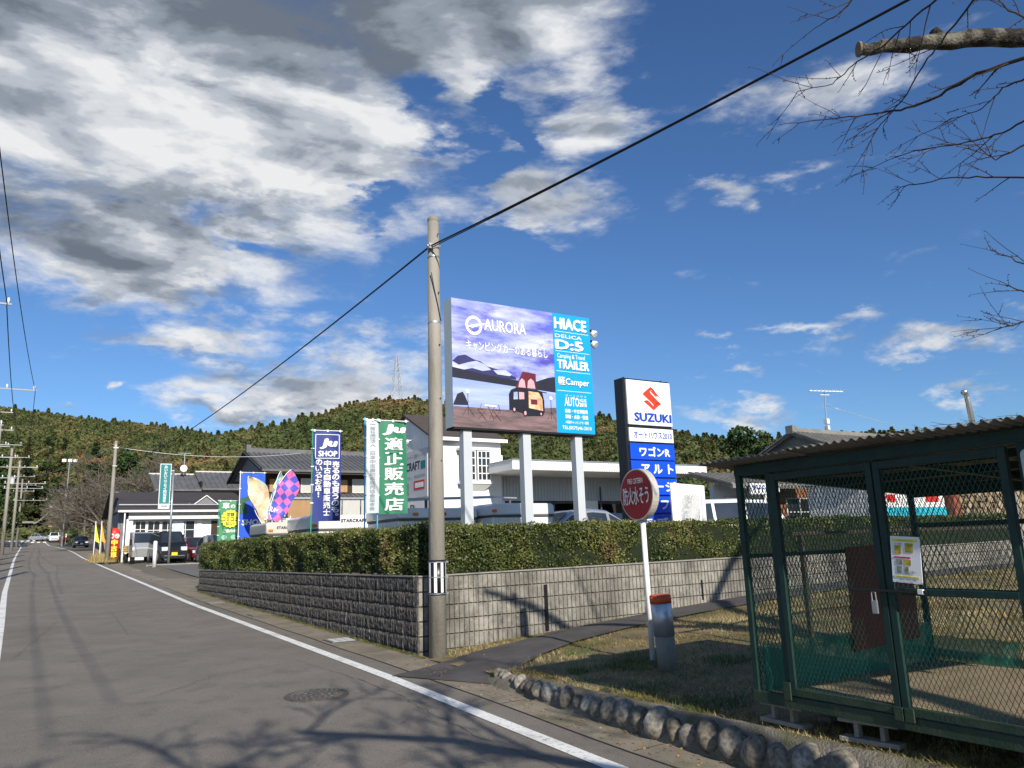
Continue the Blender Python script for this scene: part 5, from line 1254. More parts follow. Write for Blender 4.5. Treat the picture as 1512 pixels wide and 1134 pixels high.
fd = empty('carton_pile', (7.5,29,.3), label='brown cardboard sheet and white curtained panels above the beige trailer', cat='panel')
mb = MB(); mb.box(8.0,29,.8,9.3,29.05,1.9); mb.build('cardboard', mat('cardboard', (.36,.22,.11), .9, .1), fd, world=True)
for i in range(4): mb = MB(); mb.box(9.35+i*.75,29,1.0,10.05+i*.75,29.05,1.9); mb.build('white_panel', m_curtain, fd, world=True)
mb = MB(); mb.bar((8.0,28.98,1.98),(12.6,28.98,1.98),.05,.06); mb.build('rail', m_steel, fd, world=True)

# ================================================================ buildings
def window(parent, x0, z0, x1, z1, y, nx, nz, mf=m_white, glass=m_glass, t=.05, name='window', depth=.06):
    """framed window on a wall facing -y: frame with glazing bars, panes behind"""
    mb = MB(); mb.box(x0,y-depth,z0,x0+t,y,z1); mb.box(x1-t,y-depth,z0,x1,y,z1); mb.box(x0+t,y-depth,z0,x1-t,y,z0+t); mb.box(x0+t,y-depth,z1-t,x1-t,y,z1)
    w = mb.build(name, mf, parent, world=True)
    for i in range(1, nx):
        x = x0+(x1-x0)*i/nx; MB().box(x-t*.35,y-depth*.8,z0+t,x+t*.35,y-.004,z1-t).build('glazing_bar', mf, w, world=True)
    for j in range(1, nz):
        z = z0+(z1-z0)*j/nz; MB().box(x0+t,y-depth*.7,z-t*.35,x1-t,y-.006,z+t*.35).build('glazing_bar', mf, w, world=True)
    MB().box(x0+t*.9,y-depth*.35,z0+t*.9,x1-t*.9,y-.002,z1-t*.9).build('pane', glass, w, world=True)
    return w
def part(name, m, par, *boxes, bevel=0):
    mb = MB()
    for b in boxes: mb.box(*b)
    return mb.build(name, m, par, world=True, bevel=bevel)
# --- white two-storey house of the dealer
h = empty('white_house', (14,28.5,-.9), label='white two-storey house with bay window and brown roof behind the trailers', cat='house')
hx0, hx1, hy0, hy1, ez, rz_ = 12.55, 15.50, 26.05, 30.9, 4.10, 5.22
mb = MB(); mb.prism([(hx0,hy0,-1),(hx0,hy1,-1),(hx0,hy1,ez),(hx0,(hy0+hy1)/2,rz_),(hx0,hy0,ez)], (hx1-hx0,0,0)); mb.build('wall', m_whitewall, h, world=True)
mb = MB()
for i in range(1, 5): mb.box(hx0-.006,hy0+i*.97,-.9,hx0-.001,hy0+i*.97+.012,ez)
for z in (1.45,2.9): mb.box(hx0-.006,hy0,z,hx0-.001,hy1,z+.012); mb.box(hx0,hy0-.006,z,hx1,hy0-.001,z+.014)
mb.build('siding_joint', m_legs, h, world=True)['kind'] = 'stuff'
for sgn in (1, -1):
    ym = (hy0+hy1)/2; ye = hy0-.28 if sgn > 0 else hy1+.28; zz = ez-.12
    mb = MB(); mb.prism([(hx0-.15,ym,rz_+.10),(hx0-.15,ye,zz+.05),(hx0-.15,ye,zz-.03),(hx0-.15,ym,rz_+.02)], (hx1-hx0+.30,0,0)); mb.build('roof', m_shingle2, h, world=True)
part('fascia', m_white, h, (hx0-.16,hy0-.31,3.93,hx1+.16,hy0-.27,4.06))
b_ = part('bay_window', m_white, h, (13.55,hy0-.32,2.32,14.95,hy0,2.42),(13.52,hy0-.34,3.60,14.98,hy0,3.68),(13.60,hy0-.28,2.42,13.66,hy0-.22,3.60),(14.84,hy0-.28,2.42,14.90,hy0-.22,3.60))
window(h,13.62,2.42,14.22,3.60,hy0-.24,3,4,name='window'); window(h,14.28,2.42,14.88,3.60,hy0-.24,3,4,name='window')
mb = MB(); mb.prism([(13.6,hy0-.3,2.32),(14.9,hy0-.3,2.32),(14.7,hy0,2.05),(13.8,hy0,2.05)], (0,.01,0)); mb.build('bay_base', m_whitewall, h, world=True)
# lettering board on the gable wall
gb = empty('wall_board', (hx0,27.4,2.6), label='grey board with trailer brand lettering on the gable wall', cat='sign')
part('board', flat('board_grey', (.55,.56,.57)), gb, (hx0-.03,26.5,1.9,hx0-.008,29.6,3.75))
gf = (Vector((hx0-.031,29.6,0))-gb.location, (0,-1,0), (0,0,1), (-1,0,0))
text('キャンピングトレーラー 正規ディーラー', (.2,3.42,2.9,3.60), p_gtext, gf, gb, .01); text('STARCRAFT', (.15,2.98,2.45,3.30), p_black, gf, gb, .025)
MB().box(hx0-.04,26.65,2.98,hx0-.036,27.05,3.28).build('logo_patch', p_teal, gb, world=True)
text('キャンピングカー', (.25,2.62,1.7,2.76), p_gtext, gf, gb, .01); text('PARTS＆ACCESSORY', (1.9,2.66,2.9,2.78), p_gtext, gf, gb, .01)
MB().box(hx0-.04,28.2,2.02,hx0-.036,29.4,2.5).build('photo_patch', m_photo2, gb, world=True)
MB().box(hx0-.04,26.75,2.2,hx0-.036,27.7,2.55).build('red_patch', p_red, gb, world=True); MB().box(hx0-.046,26.85,2.28,hx0-.041,27.6,2.47).build('photo_patch', p_white, gb, world=True)
text('A  R', (.4,1.35,2.0,1.65), flat('dark_green_print', (.01,.07,.04)), gf, gb, .03)
wl = empty('wall_lamp', (hx0-.1,27.9,4.2), label='small white lamp arm on the gable wall', cat='lamp'); MB().tube([(hx0,27.9,4.2),(hx0-.25,27.8,4.15)], .02, 6).tube([(hx0-.25,27.8,4.15),(hx0-.33,27.7,4.05)], .06, 8).build('lamp_head', m_white, wl, world=True)
hb = empty('balcony_frame', (15.8,27,2.6), label='white metal frame on the right side of the white house', cat='frame')
for z0_, z1_ in ((2.7,3.55),(1.6,2.6)): part('frame', m_white, hb, (hx1+.02,26.6,z0_,hx1+.08,26.66,z1_),(hx1+.35,26.6,z0_,hx1+.41,26.66,z1_),(hx1+.08,26.6,z1_-.06,hx1+.35,26.66,z1_),(hx1+.08,26.6,z0_,hx1+.35,26.66,z0_+.05))
# --- garage / showroom
g = empty('garage', (20,27,-.9), label='long low white garage with deep flat canopy and dark open bays', cat='garage')
part('roof', m_white, g, (14.77,24.0,2.70,24.6,31,3.05)); 
mb = MB()
for i in range(82): mb.box(14.8+i*.12,23.975,2.72,14.86+i*.12,24.0,3.03)
mb.build('fascia_ribs', m_white, g, world=True)['kind'] = 'stuff'
part('roof_edge', m_steel, g, (14.74,23.96,3.05,24.63,31,3.09))
part('upper_wall', m_legs, g, (15.5,26.5,1.72,25.2,26.6,2.70))
mb = MB()
for i in range(64): mb.box(15.55+i*.15,26.47,1.74,15.62+i*.15,26.5,2.68)
mb.build('wall_ribs', m_legs, g, world=True)['kind'] = 'stuff'
part('pier', m_white, g, (15.5,26.5,-.9,15.9,26.7,1.72)); part('pier', m_white, g, (19.7,26.45,-.9,20.5,26.7,1.72)); part('pier', m_white, g, (24.6,26.5,-.9,25.2,26.7,1.72))
part('back_wall', m_dark, g, (15.5,31,-.9,25.2,31.1,2.7),(15.5,26.7,-.9,15.55,31,2.7),(25.15,26.7,-.9,25.2,31,2.7))
part('floor', m_dark, g, (15.5,26.5,-.92,25.2,31,-.90))
m_shelf = mat('shelf_stuff', (.05,.045,.04), .8, .5, 3, col2=(.20,.18,.15), thr=(.45,.6))
for i in range(5): part('shelf', m_shelf, g, (16.2+i*1.7,30.5,-.2,17.5+i*1.7,30.95,1.2 if i != 2 else .6))
part('bay_mullion', m_tgrey, g, (16.9,26.6,-.9,16.96,26.66,1.7),(18.3,26.6,-.9,18.38,26.66,1.7),(15.9,26.6,.9,19.7,26.64,.95),(15.9,26.6,1.62,19.7,26.66,1.70),(20.5,26.6,1.60,24.6,26.66,1.70))
part('tube_lamp', m_white, g, (16.6,28.5,1.35,17.9,28.6,1.40),(19.9,28.5,1.35,19.2,28.6,1.40))
part('curtain_rail', m_tgrey, g, (20.55,26.3,-.9,20.60,26.35,2.3))
# --- dark tiled two-storey house
t = empty('tiled_house', (18,60,0), label='old two-storey wooden house with dark tiled roofs behind the banners', cat='house')
part('wall', m_wood, t, (13.6,56.0,-.3,27,62,6.0)); 
mb = MB(); mb.prism([(13.55,54.9,5.72),(13.55,60.0,7.45),(13.55,65.1,5.72)], (13.5,0,0)); mb.build('gable', m_greywall, t, world=True)
def tile_roof(par, x0, x1, y0, z0, y1, z1, m, name='roof', n=None, th=.16, back=True, row=.30):
    mb = MB(); L = Vector((0, y1-y0, z1-z0)); 
    mb.prism([(x0,y0,z0),(x0,y1,z1),(x0,y1,z1-th),(x0,y0,z0-th)], (x1-x0,0,0))
    r = mb.build(name, m, par, world=True)
    nrm_ = Vector((0,-(z1-z0),(y1-y0))).normalized(); k = int((x1-x0)/row)
    mb = MB()
    for i in range(k+1):
        x = x0+(x1-x0)*i/k; p0 = Vector((x,y0,z0))+nrm_*.02; p1 = Vector((x,y1,z1))+nrm_*.02; mb.bar(p0, p1, row*.42, .07, upv=tuple(nrm_))
    mb.build('tile_rows', m, r, world=False).location = (0,0,0)
    o = r.children[0]; o['kind'] = 'stuff'
    root = par.location; o.location = -root if False else o.location
    # tile_rows were built in world space: shift into the parent's frame
    for v in o.data.vertices: v.co -= root
    return r
tile_roof(t, 13.1, 27.4, 54.6, 5.75, 60.0, 7.55, m_tile, row=.36)
tile_roof(t, 13.1, 27.4, 65.4, 5.75, 60.0, 7.55, m_tile, row=.36)
part('ridge', m_tile, t, (13.3,59.85,7.5,27.4,60.15,7.85),(13.25,59.8,7.5,13.6,60.2,8.1))
mb = MB(); mb.prism([(13.05,54.5,5.80),(13.05,60,7.66),(13.05,60,7.40),(13.05,54.5,5.55)], (.14,0,0)); mb.prism([(13.05,65.5,5.80),(13.05,60,7.66),(13.05,60,7.40),(13.05,65.5,5.55)], (.14,0,0)); mb.build('barge_board', m_dark, t, world=True)
tile_roof(t, 13.5, 27.4, 53.8, 3.25, 56.0, 4.15, m_tile, 'lower_roof', row=.36)
part('eave_shadow_board', m_wood, t, (13.3,54.7,5.45,27.3,54.8,5.62))
for x0_, x1_, gm, mf in ((14.0,16.0,m_woodlit,m_wood),(16.3,18.0,m_curtain,m_plaster),(18.3,19.9,m_woodlit,m_wood),(20.2,21.7,m_curtain,m_plaster),(22.0,23.6,m_woodlit,m_wood)):
    window(t, x0_, 4.2, x1_, 5.25, 55.96, 2, 1, mf, gm, .07)
part('lower_wall', m_greywall, t, (13.8,55.9,-.3,27,55.98,3.2))
for i in range(5): window(t, 14.2+i*2.2, 1.2, 15.9+i*2.2, 2.9, 55.88, 2, 1, m_plaster, m_curtain, .07)
# --- roadside shop
s_ = empty('roadside_shop', (8.5,62,.0), label='low white roadside shop with dark roof and glazed front behind the parked cars', cat='shop')
part('wall', m_whitewall, s_, (5.55,60.0,-.3,16.5,60.2,3.1)); part('side_wall', m_greywall, s_, (4.95,60.4,-.3,5.5,70,3.2))
mb = MB(); mb.prism([(4.95,60.2,3.1),(4.95,65.2,4.9),(4.95,70,3.1)], (.3,0,0)); mb.build('gable', m_greywall, s_, world=True)
for a, b in ((59.2,65.2),(71,65.2)):
    mb = MB(); mb.prism([(4.6,a,3.22),(4.6,b,4.88),(4.6,b,4.76),(4.6,a,3.08)], (12.4,0,0)); mb.build('roof', m_shingle, s_, world=True)
part('gutter', m_white, s_, (4.8,59.12,3.06,17,59.22,3.20)); part('snow_rail', m_steel, s_, (4.9,60.1,3.60,17,60.16,3.66))
part('awning', m_white, s_, (5.5,59.3,2.58,11.6,60.0,2.80)); part('corner_post', m_white, s_, (5.4,59.5,-.3,5.8,59.9,2.6)); part('post', m_white, s_, (10.0,59.9,-.3,10.35,60.02,2.55))
part('drain_pipe', m_white, s_, (5.2,59.25,-.3,5.28,59.33,3.1))
part('dormer', m_legs, s_, (9.6,61.0,3.75,9.62,61.1,3.8))
mb = MB(); mb.prism([(9.9,60.6,3.66),(11.5,60.6,3.66),(10.7,60.6,4.28)], (0,1.8,0)); mb.build('dormer_roof', m_shingle, s_, world=True)
mb = MB(); mb.bar((9.85,60.58,3.66),(10.7,60.58,4.32),.06,.10,upv=(0,1,0)); mb.bar((11.55,60.58,3.66),(10.7,60.58,4.32),.06,.10,upv=(0,1,0)); mb.build('dormer_trim', m_white, s_, world=True)
mb = MB(); mb.poly([(10.05,60.585,3.70),(11.35,60.585,3.70),(10.7,60.585,4.18)]); mb.build('dormer_face', m_greywall, s_, world=True)
for i, (a, b) in enumerate(((5.95,6.7),(6.75,7.6),(7.65,8.5),(8.6,9.9))): window(s_, a, .5 if i else .1, b, 2.5, 59.97, 2, 3 if i else 4, t=.06)
MB().box(8.35,59.85,1.5,9.15,59.88,2.45).build('poster', mat('shop_poster', (.45,.55,.75), .6, .2, 5, col2=(.85,.85,.82), thr=(.45,.55)), s_, world=True)
dr = part('door', m_wood, s_, (11.0,59.93,.1,12.0,59.98,2.45)); MB().box(11.9,59.9,1.1,11.93,59.93,1.4).build('handle', m_steel, dr, world=True)
window(s_, 12.1, 1.4, 12.8, 2.45, 59.97, 1, 1); part('meter_box', m_legs, s_, (14.0,59.9,1.2,14.3,60,1.7))
# --- roofs further back
bh = empty('grey_roofed_house', (13,74,1), label='house with pale ridged grey tile roof between the shop and the wooden house', cat='house')
part('wall', m_plaster, bh, (8.6,71,0,16.5,77,5.6)); tile_roof(bh, 8.3, 11.9, 69.8, 5.5, 74, 7.1, m_tile, row=.4); tile_roof(bh, 12.0, 17.2, 69.8, 5.6, 74, 7.35, m_tile, row=.4)
part('ridge', m_plaster, bh, (8.2,73.9,7.08,11.9,74.1,7.20),(12.0,73.9,7.34,17.2,74.1,7.46)); part('verge', m_dark, bh, (11.85,69.9,5.6,11.98,73.8,6.2))
an = empty('roof_antenna', (11.8,73,7.2), label='thin rooftop antenna with a white round dish', cat='antenna')
MB().tube([(10.9,73,7.0),(10.9,73,8.9)], .03, 6).build('mast', m_steel, an, world=True); mb = MB(); mb.bar((10.3,73,8.9),(11.4,73,8.9),.03); [mb.bar((10.3+i*.2,72.8,8.9),(10.3+i*.2,73.2,8.9),.02) for i in range(6)]; mb.build('yagi_bars', m_steel, an, world=True)
MB().tube([(10.85,72.9,7.55),(10.85,72.84,7.55)], [.26,.30], 16).build('dish', m_white, an, world=True)
# --- house behind the cage
rh = empty('pale_tiled_house', (31,24,-.8), label='house with weathered pale tile roof and brown walls seen beyond the cage', cat='house')
part('wall', mat('house_brown', (.25,.10,.045), .85, .2, 2, space='World'), rh, (24.4,21.2,-1.2,31.0,21.3,2.9)); part('side_wall', m_plaster, rh, (31.0,21.25,-1.2,39,27,3.1))
mb = MB(); mb.prism([(29.9,20.2,3.35),(29.9,23.4,4.75),(29.9,26.6,3.35)], (.3,0,0)); mb.build('gable', m_tileL, rh, world=True)
tile_roof(rh, 29.6, 41, 20.0, 3.25, 23.4, 4.72, m_tileL, row=.34); tile_roof(rh, 29.6, 41, 26.8, 3.25, 23.4, 4.72, m_tileL, row=.34)
part('ridge', m_tileL, rh, (29.7,23.25,4.7,41,23.55,4.88),(29.5,23.2,4.6,29.8,23.6,4.98))
tile_roof(rh, 22.0, 26.6, 20.2, 1.95, 22.4, 2.55, m_tileL, 'lower_roof', row=.34)
for x, w_ in ((26.0,1.7),(22.6,.9)): window(rh, x, .35, x+w_, 1.5, 21.18, 2, 2, m_plaster, m_glass)
part('pillar', m_white, rh, (24.2,21.0,-1,24.4,21.2,2.1)); part('pillar', m_plaster, rh, (28.4,20.9,-1,28.8,21.1,2.3)); part('grey_wall', m_legs, rh, (22.1,21.3,-1.2,24.2,21.5,2.0))
part('dark_opening', m_dark, rh, (29.0,21.1,.5,30.9,21.19,2.2)); part('dark_opening', m_dark, rh, (31.4,21.1,.6,33.4,21.19,2.4))
an = empty('roof_antenna', (33.2,24,4.6), label='tall white television antenna on the pale tiled roof', cat='antenna')
MB().tube([(33.05,24,4.7),(33.25,24,6.95)], .03, 6).build('mast', m_steel, an, world=True); mb = MB(); mb.bar((32.1,24,6.95),(34.7,24,7.1),.05); mb.bar((32.9,24,6.8),(33.6,24,6.84),.03); [mb.bar((32.3+i*.3,23.7,6.96+i*.02),(32.3+i*.3,24.3,6.96+i*.02),.025) for i in range(8)]; mb.build('yagi_bars', m_white, an, world=True)
MB().box(33.05,23.9,5.35,33.25,24.1,5.6).box(33.07,23.9,5.05,33.23,24.1,5.25).build('booster_box', m_white, an, world=True)
wire(sagline((33.2,24,6.3),(37.5,22,4.9),.05,6), .012, 'thin stay wire running down from the television antenna', m=m_steel)
ch = empty('flue_pipe', (38.9,20,3.5), label='shiny bent stainless flue pipe rising above the cage roof', cat='chimney')
MB().tube([(39.0,20,3.0),(38.75,20,6.35),(38.70,20,6.50),(38.5,19.95,6.62),(38.30,19.9,6.55)], [.13,.13,.13,.12,.14], 14).build('pipe', mat('stainless', (.75,.76,.78), .25, .05, metal=.9), ch, world=True, smooth=True)
# white service shed with stripes
ws = empty('striped_shed', (27,16.5,-1), label='white shed with turquoise and red stripes beyond the hedge behind the cage', cat='shed')
part('wall', m_whitewall, ws, (24.6,16.5,-1.2,29.2,19,1.75)); part('turquoise_band', flat('turquoise', (.03,.40,.52)), ws, (24.58,16.48,.45,29.22,16.5,.85)); part('blue_band', flat('shed_blue', (.03,.12,.48)), ws, (24.58,16.478,.2,29.22,16.5,.40))
part('red_patch', p_red, ws, (25.6,16.47,1.05,26.1,16.5,1.30)); part('red_patch', p_red, ws, (28.0,16.47,1.05,28.8,16.5,1.30)); part('roof', m_steel, ws, (24.4,16.3,1.76,29.4,19.2,1.84))
cp = empty('brown_post', (29.6,16.3,-1), label='rusty brown square post right of the striped shed', cat='post'); part('post', mat('rust_post', (.22,.07,.04), .85, .2, 4), cp, (29.3,16.2,-1.2,29.75,16.6,1.9))
cs = empty('shop_sign', (18.3,17.5,0), label='white board with blue lettering above the garage side seen through the mesh', cat='sign'); part('board', p_white, cs, (22.7,20.0,1.55,24.3,20.06,1.95)); part('post', m_white, cs, (23.5,20.06,-1,23.6,20.12,1.55))
text('オートハウス', (.1,.05,1.5,.32), p_logo_blue, (Vector((22.7,19.99,1.58))-cs.location,(1,0,0),(0,0,1),(0,-1,0)), cs, .03)
# firewood pile
fw_ = empty('firewood_stack', (33,16.8,-.9), label='stack of split firewood in deep shade beyond the hedge right of the shed', cat='firewood')
rs = random.Random(4); logm = []
for k in range(4):
    mb = MB(); n_ = [3,4,6,5][k]; r_ = .16; pts = [(r_*math.cos(2*math.pi*i/n_+k), 0, r_*math.sin(2*math.pi*i/n_+k)) for i in range(n_)]; mb.prism(pts, (0,.45,0)); logm.append(mesh_only(mb, 'log', [rand_mat('log_wood%d' % k, [(0,(.10,.07,.04)),(.5,(.25,.19,.12)),(1,(.40,.34,.25))], .9, 1, .3)]))
for i in range(20):
    for j in range(11):
        o = bpy.data.objects.new('log', logm[rs.randrange(4)]); COL.objects.link(o); o.parent = fw_; o.location = (-2.6+i*.28+rs.uniform(-.04,.04), rs.uniform(-.05,.05), -.1+j*.24+rs.uniform(-.03,.03)); o.rotation_euler = (0, rs.uniform(0,6), 0)
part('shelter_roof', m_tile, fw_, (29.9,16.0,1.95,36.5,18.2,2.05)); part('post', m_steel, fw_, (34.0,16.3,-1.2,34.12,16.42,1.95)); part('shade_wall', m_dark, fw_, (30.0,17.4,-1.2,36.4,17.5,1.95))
fn = empty('wire_fence', (14,8.9,-1.3), label='low wooden post and dark rail behind the cage near the path', cat='fence')
part('post', m_wood, fn, (7.45,5.9,-1.35,7.50,5.95,.0)); part('rail', m_wood, fn, (7.3,5.9,.0,12.0,5.94,.035))

# --- roadside pieces near the shop
ts = empty('insurance_sign', (6.75,49,GL(49)), label='tall teal vertical sign with white characters on a steel post by the parked cars', cat='sign')
MB().tube([(0,0,0),(.0,0,5.35)], .065, 12).build('post', m_steel, ts, smooth=True)
part('panel', p_white, ts, (6.02,48.93,2.72,6.62,49.05,5.32)); part('teal_face', p_teal, ts, (6.05,48.92,3.00,6.59,48.93,5.28)); 
tf = (Vector((6.08,48.915,3.02))-ts.location,(1,0,0),(0,0,1),(0,-1,0))
vtext('あいおいニッセイ同和損保', (.16,.05,.33,2.20), p_white, tf, ts, .015, lift=.004, fill=.95); text('自動車保険', (.1,-.22,.4,-.10), p_teal, tf, ts, .02, lift=.012)
MB().box(6.4,48.98,4.9,6.8,49.02,4.96).box(6.4,48.98,3.1,6.8,49.02,3.16).build('bracket', m_steel, ts, world=True)
bo = empty('white_bollard', (5.70,46.5,gz(46.5)+.02), label='plain white bollard at the car park kerb corner', cat='bollard'); MB().tube([(0,0,0),(0,0,1.42),(0,0,1.47)], [.10,.10,.06], 16).build('post', m_white, bo, smooth=True)
gp = empty('grey_post', (5.0,28.1,gz(28)), label='short grey steel post at the far end of the hedge wall', cat='post'); MB().tube([(0,0,0),(0,0,1.75)], .075, 14).build('post', m_steel, gp, smooth=True)
kbx = MB(); kbx.prism([(5.55,48.6,gz(48.6)),(12,47.6,gz(47.6)+.05),(12,47.85,gz(47.6)+.05),(5.55,48.85,gz(48.6))], (0,0,.17)); tag(kbx.build('kerb', m_cap, bevel=.02), kind='structure', label='pale concrete kerb along the front of the car park')
rd = empty('inflatable_column', (4.60,58.2,gz(58)+.12), label='red rounded inflatable column sign with yellow characters by the roadside pole', cat='sign')
MB().tube([(0,0,.15),(0,0,1.85),(0,0,2.05),(0,0,2.16),(0,0,2.2)], [.36,.36,.32,.2,.08], 24).build('column', flat('inflatable_red', (.72,.045,.03), .45), rd, smooth=True); MB().tube([(0,0,-.12),(0,0,.16)], .38, 20).build('base', m_dark, rd)
rf_ = ((-.40,-.375,0),(1,0,0),(0,0,1),(0,-1,0))
vtext('中古車', (.20,.25,.60,1.45), p_yellow, rf_, rd, .05, lift=.01); 
for x in (.25,.55): MB().add([(x-.40+.13*math.cos(k*.5),-.365,1.66+.16*math.sin(k*.5)) for k in range(12)], [tuple(range(12))]).build('disc_print', p_white, rd)
text('安', (.17,1.57,.33,1.75), p_red, rf_, rd, .03, lift=.012); text('心', (.47,1.57,.63,1.75), p_red, rf_, rd, .03, lift=.012)
rp = empty('roadside_pole', (4.18,57,gz(57)), label='weathered grey pole rising left of the shop where the black cable ends', cat='utility pole', group='roadside utility poles')
MB().tube([(0,0,0),(.04,0,8.0)], [.14,.09], 14).build('pole', m_pole, rp, smooth=True); MB().box(-.1,-.1,7.5,.2,.1,7.58).box(-.08,-.12,6.3,.18,.12,6.36).build('bracket', m_steel, rp)
MB().tube([(.04,-.1,7.58),(.04,-.1,7.75)], .04, 6).build('insulator', m_ins, rp)
# small orange and blue flags, wall and dry grass clump near the shop
for k, (x, y, c, lb) in enumerate(((4.1,69,'y','yellow small banner by the old wall left of the shop'),(4.45,68,'o','orange small banner leaning by the old wall'),(4.8,67,'b','thin light blue banner near the red column'))):
    cc = {'y': p_yellow, 'o': flat('flag_orange', (.80,.36,.03)), 'b': flat('flag_light_blue', (.25,.60,.75))}[c]
    e = empty('small_banner', (x, y, gz(y)+.05), 0, label=lb, cat='banner', group='small banners by the old wall'); MB().tube([(0,0,0),(.0,0,2.9)], .03, 6).build('pole', p_white, e); MB().add([(0,0,1.4),(.35,0,1.2),(.12,0,2.2),(0,0,2.85)], [(0,1,2,3)]).build('cloth', cc, e)
ow = empty('old_wall', (5.2,78,gz(78)), label='old pale panel wall beside the dry grass left of the shop', cat='wall'); part('panel', mat('old_panel', (.20,.185,.16), .9, .25, 2, space='World'), ow, (4.1,70,gz(70),5.3,70.15,gz(70)+1.5)); part('ledge', m_plaster, ow, (4.3,66.5,gz(66)+.1,5.0,67.6,gz(66)+.40))
rg = np.random.RandomState(31); k = 2500; P = np.stack([rg.normal(4.15,.30,k), rg.normal(61,2.0,k), np.full(k, gz(61)+.03)], 1); a = rg.rand(k)*6.28; hh = rg.uniform(.2,.75,(k,1)); d = np.stack([np.cos(a)*.5, np.sin(a)*.5, np.ones(k)], 1); sd_ = np.stack([-np.sin(a), np.cos(a), np.zeros(k)], 1)*.012
tag(np_mesh('dry_weeds', np.stack([P-sd_, P+sd_, P+d*hh], 1).reshape(-1,3), np.arange(3*k).reshape(-1,3), [mat('straw', (.38,.29,.12), .9, .3, 2)]), 'tall dry yellow weeds by the roadside pole', None, None, 'stuff')
fp = empty('field_lamp', (3.9,140,gz(140)), label='tall thin pole with a pair of white floodlights above the bare trees', cat='lamp pole')
MB().tube([(0,0,0),(.1,0,13.2)], .09, 8).build('pole', m_steel, fp)
for sx in (-.75,.05,.8): MB().box(sx-.3+.1,-.2,13.1,sx+.3+.1,.2,13.6).build('floodlight', m_white, fp, bevel=.08)

# ================================================================ left side: poles, wires, low buildings
m_arm = mat('dull_arm', (.36,.36,.35), .7, .1)
def upole(x, y, h_, arms, label, trans=False):
    e = empty('roadside_pole', (x, y, gz(y)), label=label, cat='utility pole', group='roadside utility poles'); MB().tube([(0,0,0),(0,0,h_)], [.19,.12], 12).build('pole', m_pole, e, smooth=True)
    for z, a, b in arms:
        ca = MB().bar((a,-.12,z),(b,-.12,z),.055,.055).build('cross_arm', m_arm, e)
        for xx in ([a+.08, b-.08] if b-a < 1.6 else [a+.1,(a+b)/2+.3,b-.1]): MB().tube([(xx,-.12,z+.04),(xx,-.12,z+.12),(xx,-.12,z+.22)], [.02,.045,.035], 8).build('insulator', m_ins, ca)
    if trans: MB().tube([(.30,-.1,h_*.66),(.30,-.1,h_*.66+.65)], .19, 12).build('transformer', m_legs, e)
    return e
upole(-2.75,30,11.6,[(9.55,-1.5,1.52),(8.65,-1.4,1.18),(10.6,-1.2,1.0)],'nearest tall roadside pole at the left picture edge with two short arms')
upole(-2.75,42,10.6,[(8.6,-.6,2.35),(6.9,-.8,1.2)],'roadside pole with one long arm reaching over the road')
upole(-2.85,56,10.8,[(8.3,-1.2,1.3),(7.3,-1.2,1.2),(9.4,-1.2,1.2)],'third roadside pole with stacked short arms')
upole(-2.9,72,10.5,[(9.0,-1.2,1.6),(8.0,-1.2,1.3),(6.4,-1.0,1.4)],'fourth roadside pole with three stacked arms')
upole(-2.5,92,10.5,[(9.6,-1.2,1.6),(8.6,-1.4,2.4),(7.0,-.4,3.2),(6.5,-.4,3.0)],'fifth roadside pole with long low arms',True)
upole(-2.2,116,11.2,[(10.4,-1.4,2.0),(9.2,-1.2,1.8),(6.2,-.3,3.4)],'sixth roadside pole in front of the dark trees')
upole(-2.2,150,11,[(10,-1.4,2.0),(9,-1.2,1.8)],'furthest roadside pole near the junction')
upole(4.1,150,9.5,[(8.6,-.8,.8)],'thin pole right of the road near the far bare trees')
seq = [(-8,9.9),(30,9.75),(56,8.5),(72,9.2),(92,9.8),(116,10.6),(150,10.2)]
for off, dzz, rr_ in ((-1.3,0,.018),(1.35,0,.018),(.95,-.9,.016)):
    pts = []
    for (ya, ha), (yb, hb_) in zip(seq[:-1], seq[1:]):
        pts += sagline((-2.75+off, ya, gz(ya)+ha+dzz), (-2.75+off, yb, gz(yb)+hb_+dzz), .5, 10)[:-1]
    wire(pts, rr_, {-1.3:'dark power cable on the outer side of the roadside poles',1.35:'dark power cable on the road side of the pole arms'}.get(off, 'lower dark power cable beneath the pole arms'), grp='power cables along the road')
wire(sagline((-2.75+2.3,42,gz(42)+8.6),(-2.75+1.6,92,gz(92)+8.5),1.2,14), .014, 'thin cable from the long arm towards the far poles', grp='power cables along the road')
wire(sagline((-2.75+2.3,42,gz(42)+8.6),(-2.75+1.2,10,gz(10)+11.0),.6,14), .014, 'thin cable from the long arm up out of the picture', grp='power cables along the road')
wire(sagline((-2.0,116,gz(116)+9.2),(4.2,57,gz(57)+7.7),.6,14), .02, 'cable crossing above the road between far poles and the weathered pole', m=m_steel)
wire(sagline((4.25,57,gz(57)+7.6),(17,56,7.2),.5,14), .018, 'pale service cable from the weathered pole to the wooden house', m=m_steel)
wire(sagline((-1.0,92,gz(92)+7.0),(30,140,9),1.4,14), .02, 'thin cable crossing in front of the hill', m=m_steel)
